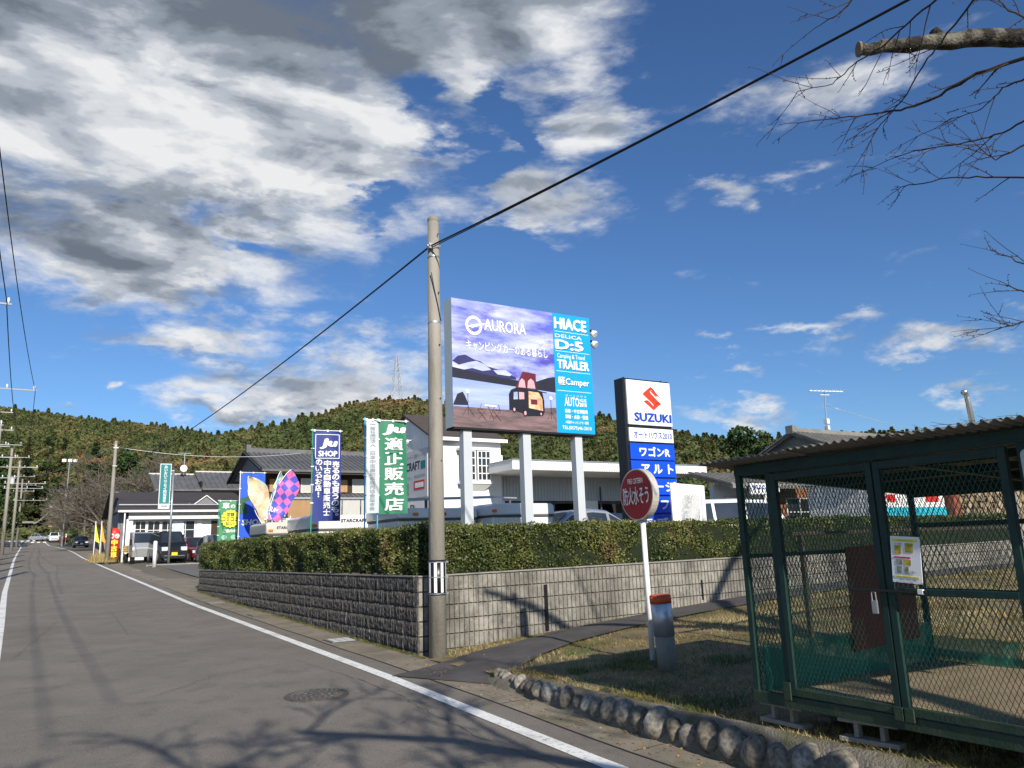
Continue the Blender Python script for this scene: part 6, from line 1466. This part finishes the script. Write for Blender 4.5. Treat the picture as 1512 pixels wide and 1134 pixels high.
# low buildings on the left
lb = empty('roadside_shed', (-4.2,66,gz(66)), label='small dark shed with a white awning at the left road edge', cat='shed')
part('wall', m_plaster, lb, (-7.5,64,gz(64)-.2,-3.15,72,gz(66)+2.2)); part('roof', m_tile, lb, (-7.6,63.7,gz(66)+2.2,-3.0,72.2,gz(66)+2.4)); part('awning', m_white, lb, (-3.6,62.6,gz(66)+2.05,-2.3,64,gz(66)+2.15)); part('post', m_white, lb, (-2.45,62.7,gz(63)-.1,-2.37,62.78,gz(66)+2.05))
part('junk', m_wood, lb, (-3.1,66,gz(66),-2.4,69,gz(66)+.5))
lc = empty('dark_garden_wall', (-4,90,gz(90)), label='low dark wall with shrubs along the left road edge', cat='wall'); part('wall', m_wood, lc, (-5.2,74,gz(75)-.1,-3.3,108,gz(92)+.8))
tm = empty('temple_gate', (-.5,222,gz(222)), label='old house with curved pale tile roof at the road end', cat='house')
Z = gz(222); part('wall', m_wood, tm, (.6,226,Z-.5,6.5,234,Z+4.4)); part('white_wall', m_plaster, tm, (-7.6,224,Z-.6,-2.4,224.4,Z+1.9)); part('wall_roof', m_tile, tm, (-8.2,223.6,Z+1.9,-1.4,225,Z+2.6)); part('steps', m_mortar, tm, (-.8,221,Z-.6,6.5,223,Z+.6)); part('back_wall', m_wood, tm, (-9,232,Z,0,240,Z+3.4)); part('back_roof', m_tileL, tm, (-9.5,230,Z+4.4,-.2,241,Z+4.9)); part('lit_window', m_woodlit, tm, (2.2,225.9,Z+2.2,3.8,226,Z+3.6)); part('gate_post', m_plaster, tm, (-2.0,223,Z-.5,-1.5,223.5,Z+2.1),(-.6,223,Z-.5,-.2,223.5,Z+2.3))
for k in range(5):
    a0, a1 = k/5, (k+1)/5; f_ = lambda a: Z+4.3+3.6*a**1.5
    mb = MB(); mb.prism([(-.2+a0*3.6,224,f_(a0)),(-.2+a1*3.6,224,f_(a1)),(-.2+a1*3.6,224,f_(a1)-.45),(-.2+a0*3.6,224,f_(a0)-.45)], (0,11,0)); mb.build('roof', m_tileL, tm, world=True)
    mb = MB(); mb.prism([(7.0-a0*3.6,224,f_(a0)),(7.0-a1*3.6,224,f_(a1)),(7.0-a1*3.6,224,f_(a1)-.45),(7.0-a0*3.6,224,f_(a0)-.45)], (0,11,0)); mb.build('roof', m_tile, tm, world=True)
part('ridge', m_plaster, tm, (3.0,224,Z+7.7,3.9,235,Z+8.3))
rb = empty('roadside_post', (5.2,160,gz(160)), label='pair of small white posts beside red shrubs far along the road', cat='post'); part('post', m_white, rb, (4.4,160,gz(160),4.55,160.1,gz(160)+1.8),(4.9,160,gz(160),5.1,160.1,gz(160)+1.9))

# ================================================================ vegetation
def leaf_tree(name, loc, H, Wd, mats, label, group, n=5000, trunk=.25, seed=0, leaf=.22, conic=False, low=.12):
    e = empty(name, loc, label=label, cat='tree', group=group); rg = np.random.RandomState(seed)
    nb = 26 if not conic else 40; C = []
    for i in range(nb):
        t = rg.rand(); z = H*(low + (1-low)*(t**(.9 if not conic else 1.2))); r = Wd*.5*(math.sin(math.pi*min(1, .18+.8*t))**.7 if not conic else (1.02-t))
        a = rg.rand()*6.28; q = rg.rand()**.5; C.append((math.cos(a)*r*q*.8, math.sin(a)*r*q*.8, z, (Wd*.17 if not conic else Wd*.16*(1.15-t))*rg.uniform(.7,1.25)))
    C = np.array(C); idx = rg.randint(0, nb, n); d = rg.randn(n, 3); d /= np.linalg.norm(d, axis=1)[:, None]; rad_ = rg.uniform(.55, 1.0, (n, 1))**.6
    Pp = C[idx, :3] + d*rad_*C[idx, 3:4]*np.array([1, 1, .75])
    u = rg.randn(n, 3); u /= np.linalg.norm(u, axis=1)[:, None]; v = np.cross(u, rg.randn(n, 3)); v /= np.linalg.norm(v, axis=1)[:, None]; s = leaf*rg.uniform(.6, 1.4, (n, 1))
    V = np.stack([Pp-u*s*.5, Pp-v*s*.35, Pp+u*s*.5, Pp+v*s*.35], 1).reshape(-1, 3)
    np_mesh('crown', V, np.arange(4*n).reshape(-1, 4), [mats], e)['kind'] = 'stuff'
    mb = MB(); mb.tube([(0,0,-.3),(.05,0,H*.45),(0,.05,H*.85)], [trunk,trunk*.7,trunk*.2], 8)
    for i in range(6):
        c = C[i]; mb.tube([(0,0,H*.3),(c[0]*.5,c[1]*.5,(H*.3+c[2])*.5),tuple(c[:3])], [trunk*.4,trunk*.25,.02], 5)
    mb.build('trunk', m_bark, e); return e
m_ever = rand_mat('evergreen_leaf', [(0,(.018,.040,.012)),(.5,(.040,.072,.020)),(1,(.075,.095,.030))], .7, .35, .999, fine=1.2, spec=.25)
m_cedar = rand_mat('cedar_leaf', [(0,(.015,.030,.010)),(.5,(.035,.052,.016)),(1,(.085,.060,.022))], .8, .2, .999, fine=1.0)
m_redleaf = rand_mat('red_shrub', [(0,(.12,.02,.02)),(1,(.25,.05,.04))], .8, .5, .999)
TG = 'evergreen trees beyond the road end'
for k, (x, y, H, W_, con, lb_) in enumerate(((-6,150,15,9,False,'dark bushy evergreen just behind the furthest roadside poles'),(-3,252,28,12,True,'tall dark cedar directly behind the curved roof'),(6,262,30,13,True,'tall olive cedar right of the curved roof'),(14,258,30,14,True,'broad cedar behind the bare trees'),(-12,262,24,14,False,'round evergreen left of the curved roof'),(24,266,26,15,False,'round evergreen far behind the shop roof'),(-20,240,22,15,False,'large evergreen at the far left picture edge'),(2,275,34,15,True,'highest cedar in the middle of the grove'))):
    leaf_tree('evergreen_tree', (x, y, gz(y)), H, W_, m_cedar if con else m_ever, lb_, TG, 5200, .4, 50+k, .9 if y > 200 else .5, con)
for k, (x, y, H, W_, lb_) in enumerate(((30,34,5.6,5,'dark green tree behind the white van right of the garage'),(34,38,7,7,'bushy green tree beside the garage end'),(38.5,34,7.6,5.5,'round green tree top behind the pale tiled roof'),(27,33,4.6,4,'low green shrub tree close to the garage corner'))):
    leaf_tree('broadleaf_tree', (x, y, -.5), H, W_, m_ever, lb_, 'green trees by the garage', 5200, .2, 80+k, .24)
for k, (x, y) in enumerate(((-4.2,80),(-4.3,88),(-4.1,98))): leaf_tree('roadside_shrub', (x, y, gz(y)), 2.0, 2.0, m_ever, ['dark round shrub behind the white awning','second dark shrub on the low left wall','third dark shrub nearer the junction'][k], 'shrubs along the left road edge', 1200, .06, 100+k, .14)
leaf_tree('red_shrub', (4.6,158,gz(158)), 1.3, 2.4, m_redleaf, 'dark red low shrub by the small white posts', 'shrubs along the right road edge', 900, .05, 111, .15, low=.3)
leaf_tree('roadside_shrub', (5.6,146,gz(146)), 2.4, 2.6, m_ever, 'green shrub under the far bare trees', 'shrubs along the right road edge', 1200, .06, 112, .15, low=.1)

def bare_tree(name, loc, H, label, cat, group, seed, m1, m2, levels=5, r0=.2, spread=.62, lean=(0,0), nkid=(3,4), minr=.006, twn=5, first=.28):
    e = empty(name, loc, label=label, cat=cat, group=group); rs = random.Random(seed); tr_ = MB(); tw = MB()
    def grow(p, d, L, r, lv):
        pts = [p]; q = p; dd = d
        for k in range(4):
            dd = (dd + Vector((rs.uniform(-1,1), rs.uniform(-1,1), rs.uniform(-.6,.8)))*.16).normalized(); q = q + dd*(L/4); pts.append(q)
        rr = [r*(1-.42*k/4) for k in range(5)]
        (tr_ if lv < 2 else tw).tube(pts, rr, 8 if lv < 2 else (5 if lv < 3 else 3), cap=False)
        if lv >= levels: return
        for k in range(rs.randint(*nkid) + (1 if lv == levels-1 else 0)):
            t = rs.uniform(.35, 1.0) if lv else rs.uniform(.6, 1); i = min(3, int(t*4)); p2 = pts[i].lerp(pts[i+1], t*4-i)
            ax = Vector((rs.uniform(-1,1), rs.uniform(-1,1), rs.uniform(-.25,.7))).normalized(); nd_ = (dd*(1-spread)+ax*spread).normalized()
            if lv >= 2: nd_ = (nd_ + Vector((0,0,-.05))).normalized()
            grow(p2, nd_, L*rs.uniform(.55,.80), max(minr, r*rs.uniform(.38,.58)), lv+1)
        grow(pts[-1], dd, L*.75, max(minr, r*.55), lv+1)
    grow(Vector((0,0,-.2)), Vector((lean[0],lean[1],1)).normalized(), H*first, r0, 0)
    tr_.build('trunk', m1, e, smooth=True); tw.build('crown', m2, e)['kind'] = 'stuff'; return e
BG_ = 'bare cherry trees along the road'
for k, (x, y, H, lb_) in enumerate(((7.2,96,12.5,'wide bare cherry tree nearest the shop left of its gable'),(7.6,106,13.5,'bare cherry tree with pale bent branches'),(7.0,118,12.5,'bare cherry tree behind the black parked car'),(6.8,132,12,'bare cherry tree in the middle of the far row'),(6.6,148,11,'bare cherry tree before the white small car'),(9.5,88,12.0,'bare cherry tree rising directly behind the shop roof'),(12.5,100,14,'tall bare tree above the shop roof'),(4.8,188,10,'furthest bare cherry tree by the junction'))):
    bare_tree('bare_cherry_tree', (x, y, gz(y)), H, lb_, 'tree', BG_, 200+k, m_twigfar, m_twigfar, 5, .24, .66, minr=.026, nkid=(3,4), first=.30)

# ---- the hills
def ridge_near(a):   # tan elevation of the near ridge by azimuth (deg)
    return float(np.interp(a, [-40,3,7,9.6,11.6,14.1,16,17.9,19.8,22.3,24.8,25.8,30.9,38,39,41,44.4,48.6,52.2,57.4,61.4,75,100], [.0,.07,.112,.128,.134,.141,.150,.158,.169,.179,.176,.173,.167,.150,.147,.132,.119,.109,.102,.101,.099,.10,.08]))
def ridge_far(a):
    return float(np.interp(a, [-60,-30,-12,-3,-1,2,5.3,7.9,9.6,12,16,30,60], [.10,.12,.145,.156,.154,.152,.147,.139,.133,.122,.10,.07,.04]))
def hill(name, a0, a1, r0, R, prof, na, nr, seed, label, m):
    V = []; F = []
    for j in range(nr+1):
        t = j/nr*1.35; r = r0+(R-r0)*t
        for i in range(na+1):
            a = a0+(a1-a0)*i/na; A = rad(a); top = prof(a)*R
            hz = top*(smooth(0,1,t)**.85 if t <= 1 else 1-(t-1)*.7)
            x, y = r*math.sin(A), r*math.cos(A); nz = mn.noise(Vector((x*.008, y*.008, seed)))*.13 + mn.noise(Vector((x*.03, y*.03, seed)))*.045
            z = 5 + (hz-5)*(1+nz*4*t*(1-min(t,1)) ) if t <= 1 else 5+(hz-5)
            V.append((x, y, max(z, 4) - (1 if j == 0 else 0)))
    for j in range(nr):
        for i in range(na): a = j*(na+1)+i; F.append((a, a+1, a+na+2, a+na+1))
    o = np_mesh(name, np.array(V), np.array(F), [m], smooth=True); tag(o, kind='structure', label=label)
    return np.array(V).reshape(nr+1, na+1, 3)
m_hill = mat('hill_floor', (.045,.055,.022), .95, .3, .05, space='World')
gridN = hill('near_hill', -4, 100, 190, 460, ridge_near, 90, 26, 1, 'wooded hill rising behind the houses', m_hill)
gridF = hill('far_hill', -45, 50, 480, 1150, ridge_far, 70, 24, 2, 'higher wooded hill beyond the road end', m_hill)
FS = [(0,(.048,.070,.028)),(.26,(.072,.094,.036)),(.50,(.104,.118,.045)),(.66,(.140,.130,.055)),(.78,(.190,.138,.064)),(.90,(.220,.125,.060)),(1,(.160,.132,.085))]
m_for = rand_mat('forest_crown', FS, .9, .016, -.68, spec=.1, fine=.22)
def crown_mesh(seed, conic):
    rg = np.random.RandomState(seed); n = 520; d = rg.randn(n, 3); d /= np.linalg.norm(d, axis=1)[:, None]
    if conic:
        t = rg.rand(n)**.8; r = (1.02-t)*.75; a = rg.rand(n)*6.28; P = np.stack([np.cos(a)*r, np.sin(a)*r, t*2.4-.6], 1)
    else:
        lump = 1+.28*np.array([mn.noise(Vector(tuple(q*1.6))+Vector((seed*3.3,0,0))) for q in d])[:, None]
        P = d*lump*(.72+.3*rg.rand(n, 1)); P[:, 2] *= .85
    u = rg.randn(n, 3); u /= np.linalg.norm(u, axis=1)[:, None]; v = np.cross(u, rg.randn(n, 3)); v /= np.linalg.norm(v, axis=1)[:, None]; s = rg.uniform(.16, .34, (n, 1))
    V = np.stack([P-u*s, P-v*s*.8, P+u*s, P+v*s*.8], 1).reshape(-1, 3); F = np.arange(4*n).reshape(-1, 4)
    o = np_mesh('crown_kind', V, F, [m_for]); COL.objects.unlink(o); return o
cc_ = bpy.data.collections.new('crown_kinds')
for k in range(10): cc_.objects.link(crown_mesh(k, k >= 9))
def forest(name, grid, n, smin, smax, seed, label, jmin, jmax):
    rg = np.random.RandomState(seed); nr, na = grid.shape[0]-1, grid.shape[1]-1
    rr_ = rg.uniform(jmin, jmax, n)*nr; aa = rg.uniform(0, 1, n)*na; j = np.minimum(rr_.astype(int), nr-1); i = np.minimum(aa.astype(int), na-1); fj = (rr_-j)[:, None]; fi = (aa-i)[:, None]
    P = grid[j, i]*(1-fj)*(1-fi) + grid[j+1, i]*fj*(1-fi) + grid[j, i+1]*(1-fj)*fi + grid[j+1, i+1]*fj*fi
    P[:, 2] += rg.uniform(-.8, .6, len(P))*smin
    me = bpy.data.meshes.new(name); me.from_pydata([tuple(p) for p in P], [], [])
    o = bpy.data.objects.new(name, me); COL.objects.link(o); tag(o, label, None, None, 'stuff')
    ng = bpy.data.node_groups.new('scatter_crowns', 'GeometryNodeTree'); ng.interface.new_socket('Geometry', in_out='INPUT', socket_type='NodeSocketGeometry'); ng.interface.new_socket('Geometry', in_out='OUTPUT', socket_type='NodeSocketGeometry')
    gi = ng.nodes.new('NodeGroupInput'); go = ng.nodes.new('NodeGroupOutput'); ip = ng.nodes.new('GeometryNodeInstanceOnPoints'); ci = ng.nodes.new('GeometryNodeCollectionInfo')
    ci.inputs['Collection'].default_value = cc_; ci.inputs['Separate Children'].default_value = True; ip.inputs['Pick Instance'].default_value = True
    r1 = ng.nodes.new('FunctionNodeRandomValue'); r1.data_type = 'INT'; r1.inputs['Min'].default_value = 0; r1.inputs['Max'].default_value = 9; r1.inputs['Seed'].default_value = seed
    r2 = ng.nodes.new('FunctionNodeRandomValue'); r2.data_type = 'FLOAT'; r2.inputs[2].default_value = smin; r2.inputs[3].default_value = smax; r2.inputs['Seed'].default_value = seed+1
    r3 = ng.nodes.new('FunctionNodeRandomValue'); r3.data_type = 'FLOAT_VECTOR'; r3.inputs[0].default_value = (-.15,-.15,0); r3.inputs[1].default_value = (.15,.15,6.28)
    l = ng.links; l.new(gi.outputs[0], ip.inputs['Points']); l.new(ci.outputs[0], ip.inputs['Instance']); l.new(r1.outputs[2], ip.inputs['Instance Index']); l.new(r2.outputs[1], ip.inputs['Scale']); l.new(r3.outputs[0], ip.inputs['Rotation']); l.new(ip.outputs[0], go.inputs[0])
    md = o.modifiers.new('scatter', 'NODES'); md.node_group = ng; return o
forest('forest', gridN, 36000, 1.2, 3.4, 5, 'mixed autumn woodland covering the near hill', .05, .80)
forest('forest', gridF, 24000, 2.8, 5.6, 6, 'dark woodland covering the far hill', .05, .80)
# scattered taller trees on the ridges
# pylon on the near hill
py_ = empty('lattice_pylon', (184*1.02, 432*1.02, 84), label='faint steel lattice power pylon standing on the hill ridge', cat='pylon')
mb = MB(); Hh = 36
def pt(z, sx, sy): w_ = 3.2*(1-z/Hh)+.55; return (sx*w_, sy*w_, z)
for sx in (1,-1):
    for sy in (1,-1): mb.bar(pt(0,sx,sy), pt(Hh,sx,sy), .22)
zs = [0,6,12,17,21,25,28.5,31.5,34]
for a, b in zip(zs[:-1], zs[1:]):
    for (s1x,s1y),(s2x,s2y) in (((1,1),(-1,1)),((-1,1),(-1,-1)),((-1,-1),(1,-1)),((1,-1),(1,1))): mb.bar(pt(a,s1x,s1y), pt(b,s2x,s2y), .12); mb.bar(pt(b,s1x,s1y), pt(a,s2x,s2y), .12)
for z in (22,27,32): mb.bar((-5,0,z),(5,0,z),.2); mb.bar((-5,0,z),(0,0,z+1.6),.12); mb.bar((5,0,z),(0,0,z+1.6),.12)
mb.build('lattice', mat('pylon_steel', (.42,.42,.42), .6, .1), py_)

# ================================================================ cherry trees beside and behind the camera
def limb(mb, pts, r0, r1, n=8, wob=.0, seed=0):
    rs = random.Random(seed); P_ = [Vector(p) for p in pts]; out_ = []
    for a, b in zip(P_[:-1], P_[1:]):
        for k in range(4): out_.append(a.lerp(b, k/4) + Vector((rs.uniform(-1,1), rs.uniform(-1,1), rs.uniform(-1,1)))*wob)
    out_.append(P_[-1]); m_ = len(out_); mb.tube(out_, [r0+(r1-r0)*k/(m_-1) for k in range(m_)], n); return out_
ct = empty('cherry_tree', (7.9,.2,-1.35), label='old bare cherry tree whose sawn limb and twigs enter at the upper right', cat='tree')
mt_ = MB(); limb(mt_, [(7.9,.2,-1.5),(7.8,.3,.3),(7.6,.5,2.0),(7.4,.9,2.9)], .27, .20, 14, .02, 1)
limb(mt_, [(7.6,.5,2.0),(8.6,.6,3.6),(9.8,.8,4.8),(11.0,1.0,5.6)], .15, .05, 8, .03, 2); limb(mt_, [(7.4,.9,2.9),(7.2,-.6,4.2),(7.4,-1.9,5.6)], .13, .05, 8, .03, 3)
mt_.build('trunk', m_bark, ct, smooth=True, world=True)
# the sawn limb
sl = MB(); lp = limb(sl, [(7.45,.75,2.75),(6.49,1.46,3.21),(5.88,2.02,3.38),(5.41,2.40,3.42),(5.09,2.63,3.41),(4.79,2.84,3.40)], .085, .043, 14, .010, 5)
for v_i in range(len(sl.v)):
    v = Vector(sl.v[v_i]); nz = mn.noise(v*9)*.012 + mn.noise(v*24)*.007; c = min(lp, key=lambda q: (q-v).length); d = (v-c); 
    if d.length > 1e-4: sl.v[v_i] = tuple(v + d.normalized()*nz)
sl.tube([(5.26,2.52,3.46),(5.24,2.54,3.52)], [.042,.033], 8)
lo_ = sl.build('sawn_limb', m_bark, ct, smooth=True, world=True)
dcut = (Vector((4.79,2.84,3.40))-Vector((5.09,2.63,3.41))).normalized()
MB().tube([Vector((4.79,2.84,3.40))-dcut*.004, Vector((4.79,2.84,3.40))+dcut*.010], .054, 14).build('cut_face', m_cutwood, lo_, world=True)
# twigs with buds
tw = MB(); rs = random.Random(12)
def twig(p, d, L, r, lv, droop=0.0):
    pts = [p]; q = p; dd = d.normalized(); n = max(4, int(L/.10)); 
    for k in range(n):
        dd = (dd + Vector((rs.uniform(-1,1), rs.uniform(-1,1), rs.uniform(-1,1)))*.13 + Vector((0,0,droop/n))).normalized(); q = q+dd*(L/n); pts.append(q)
    tw.tube(pts, [r*(1-.75*k/n)+.0009 for k in range(n+1)], 5 if r > .004 else 4, cap=True)
    for k in range(1, n+1):
        if rs.random() < .75:
            s = Vector((rs.uniform(-1,1), rs.uniform(-1,1), rs.uniform(-1,1))); s = (s-dd*s.dot(dd)).normalized(); b0 = pts[k]; l = rs.uniform(.010,.024); tw.tube([b0, b0+(s+dd*.6).normalized()*l*.6, b0+(s+dd*.6).normalized()*l], [.0018,.0034,.0008], 4, cap=False)
    if lv > 0:
        for k in range(int(L/.19)):
            t = rs.uniform(.15,.95); i = min(n-1, int(t*n)); s = Vector((rs.uniform(-1,1), rs.uniform(-1,1), rs.uniform(-.8,.8))); s = (s-dd*s.dot(dd)).normalized()
            twig(pts[i], (dd*rs.uniform(.7,1.1)+s*rs.uniform(.4,.9)), L*rs.uniform(.18,.42), max(.0018, r*.5), lv-1, droop*.5)
def bough(pts, r0, r1, lv=2, side=1.0, seed=1):
    P_ = [Vector(p) for p in pts]; n = 5; path = []
    for a, b in zip(P_[:-1], P_[1:]):
        for k in range(n): path.append(a.lerp(b, k/n)+Vector((rs.uniform(-1,1), rs.uniform(-1,1), rs.uniform(-1,1)))*.008)
    path.append(P_[-1]); m_ = len(path); tw.tube(path, [r0+(r1-r0)*k/(m_-1) for k in range(m_)], 6)
    for k in range(2, m_):
        if rs.random() < .42:
            dd = (path[k]-path[k-1]).normalized(); s = Vector((rs.uniform(-1,1), rs.uniform(-1,1), rs.uniform(-1,1))); s = (s-dd*s.dot(dd)).normalized(); twig(path[k], dd*.9+s*.7, rs.uniform(.12,.55)*side, max(.002, (r0+(r1-r0)*k/(m_-1))*.45), lv-1)
bough([(5.38, 2.0, 3.04), (5.33, 2.36, 3.09), (5.35, 2.61, 3.08), (5.34, 2.86, 3.1), (5.29, 3.1, 3.17), (5.2, 3.38, 3.25), (5.02, 3.75, 3.34)], 0.014, .0025, 2)
bough([(4.91, 2.05, 3.38), (4.99, 2.33, 3.27), (4.98, 2.48, 3.17), (5.06, 2.75, 3.01), (5.11, 2.95, 2.95), (5.09, 3.04, 2.89)], 0.008, .0025, 2)
bough([(4.71, 2.2, 3.38), (4.75, 2.43, 3.35), (4.78, 2.68, 3.31), (4.78, 2.9, 3.31), (4.75, 3.05, 3.23), (4.68, 3.3, 3.29)], 0.008, .0025, 2)
bough([(5.77, 2.22, 2.83), (5.8, 2.45, 2.82), (5.79, 2.69, 2.86), (5.72, 3.01, 2.93), (5.69, 3.25, 2.98)], 0.008, .0025, 2)
bough([(6.08, 2.41, 2.51), (6.04, 2.66, 2.62), (5.97, 2.96, 2.73), (5.91, 3.26, 2.78), (5.85, 3.37, 2.77)], 0.008, .0025, 2)
bough([(6.23, 2.57, 1.89), (6.25, 2.71, 2.0), (6.25, 2.87, 2.14)], 0.008, .0025, 2)
bough([(6.27, 2.63, 1.68), (6.28, 2.78, 1.81), (6.23, 2.85, 1.86)], 0.008, .0025, 2)
bough([(4.69, 2.72, 3.76), (4.67, 2.88, 3.67), (4.67, 3.08, 3.69)], 0.008, .0025, 2)
bough([(5.06, 1.85, 3.07), (4.96, 1.94, 3.17), (4.85, 1.99, 3.31)], 0.008, .0025, 2)
bough([(5.76, 2.17, 3.11), (5.78, 2.4, 3.14), (5.76, 2.54, 3.05), (5.76, 2.77, 3.09)], 0.008, .0025, 2)
bough([(6.42, 2.5, 2.96), (6.34, 2.77, 2.89), (6.24, 2.85, 3.03), (6.13, 3.03, 3.09)], 0.008, .0025, 2)
bough([(6.47, 2.73, 1.59), (6.41, 2.88, 1.55), (6.38, 2.95, 1.58)], 0.008, .0025, 2)
tw.build('twigs', m_twig, ct, world=True)['kind'] = 'stuff'
# the second tree stands behind the camera; its limbs reach over the road and throw the branch shadows
c2 = empty('cherry_tree', (3.8,-3.7,gz(-5)+.15), label='bare cherry tree standing beside the road behind the viewer', cat='tree')
a2 = MB(); b2 = MB(); rs = random.Random(21)
limb(a2, [(3.8,-3.7,-1.9),(3.7,-3.6,0),(3.5,-3.5,1.3)], .25, .19, 14, .02, 11)
def grow3(p, d, L, r, lv):
    pts = [p]; q = p; dd = d.normalized()
    for k in range(5):
        dd = (dd + Vector((rs.uniform(-1,1), rs.uniform(-1,1), rs.uniform(-.6,.6)))*.17).normalized(); q = q + dd*(L/5); pts.append(q)
    b2.tube(pts, [r*(1-.5*k/5) for k in range(6)], 6 if lv < 2 else 4)
    if lv >= 4: return
    for k in range((3, 3, 3, 3)[lv]):
        t = rs.uniform(.25, .95); i = min(4, int(t*5)); s_v = Vector((rs.uniform(-1,1), rs.uniform(-1,1), rs.uniform(-.35,.5))).normalized()
        grow3(pts[i], dd*.75+s_v*.75, L*rs.uniform(.45,.68), max(.012, r*rs.uniform(.42,.6)), lv+1)
for pth, r0_, r1_ in [([(x-1.1, y+.9, z) for x, y, z in P__], ra*1.1, rb*1.3) for P__, ra, rb in (([(4.6,-4.4,1.3),(3.4,-4.1,2.3),(2.0,-3.7,2.9),(.4,-3.6,3.3),(-1.4,-3.8,3.7)], .13, .045), ([(4.6,-4.4,1.3),(4.0,-3.4,2.2),(3.2,-2.6,2.7),(2.2,-1.9,2.9)], .10, .035), ([(4.6,-4.4,1.3),(4.7,-3.6,2.6),(4.4,-2.9,3.6)], .10, .04), ([(4.6,-4.4,1.3),(5.4,-5.2,3.0),(5.8,-6.0,4.8)], .13, .05), ([(3.4,-4.1,2.3),(2.6,-5.0,3.4),(1.2,-5.6,4.2),(-.6,-5.8,4.8)], .08, .035))]:
    q_ = limb(a2, pth, r0_, r1_, 10, .03, rs.randrange(99))
    for k in range(4, len(q_), 2):
        d_ = (q_[k]-q_[k-1]).normalized(); s_v = Vector((rs.uniform(-1,1), rs.uniform(-1,1), rs.uniform(-.2,.5))).normalized()
        grow3(q_[k], d_*.7+s_v*.8, rs.uniform(.6,1.3), max(.026, .42*(r0_+(r1_-r0_)*k/len(q_))), 1)
a2.build('trunk', m_bark, c2, smooth=True, world=True); b2.build('crown', m_twig, c2, world=True)['kind'] = 'stuff'
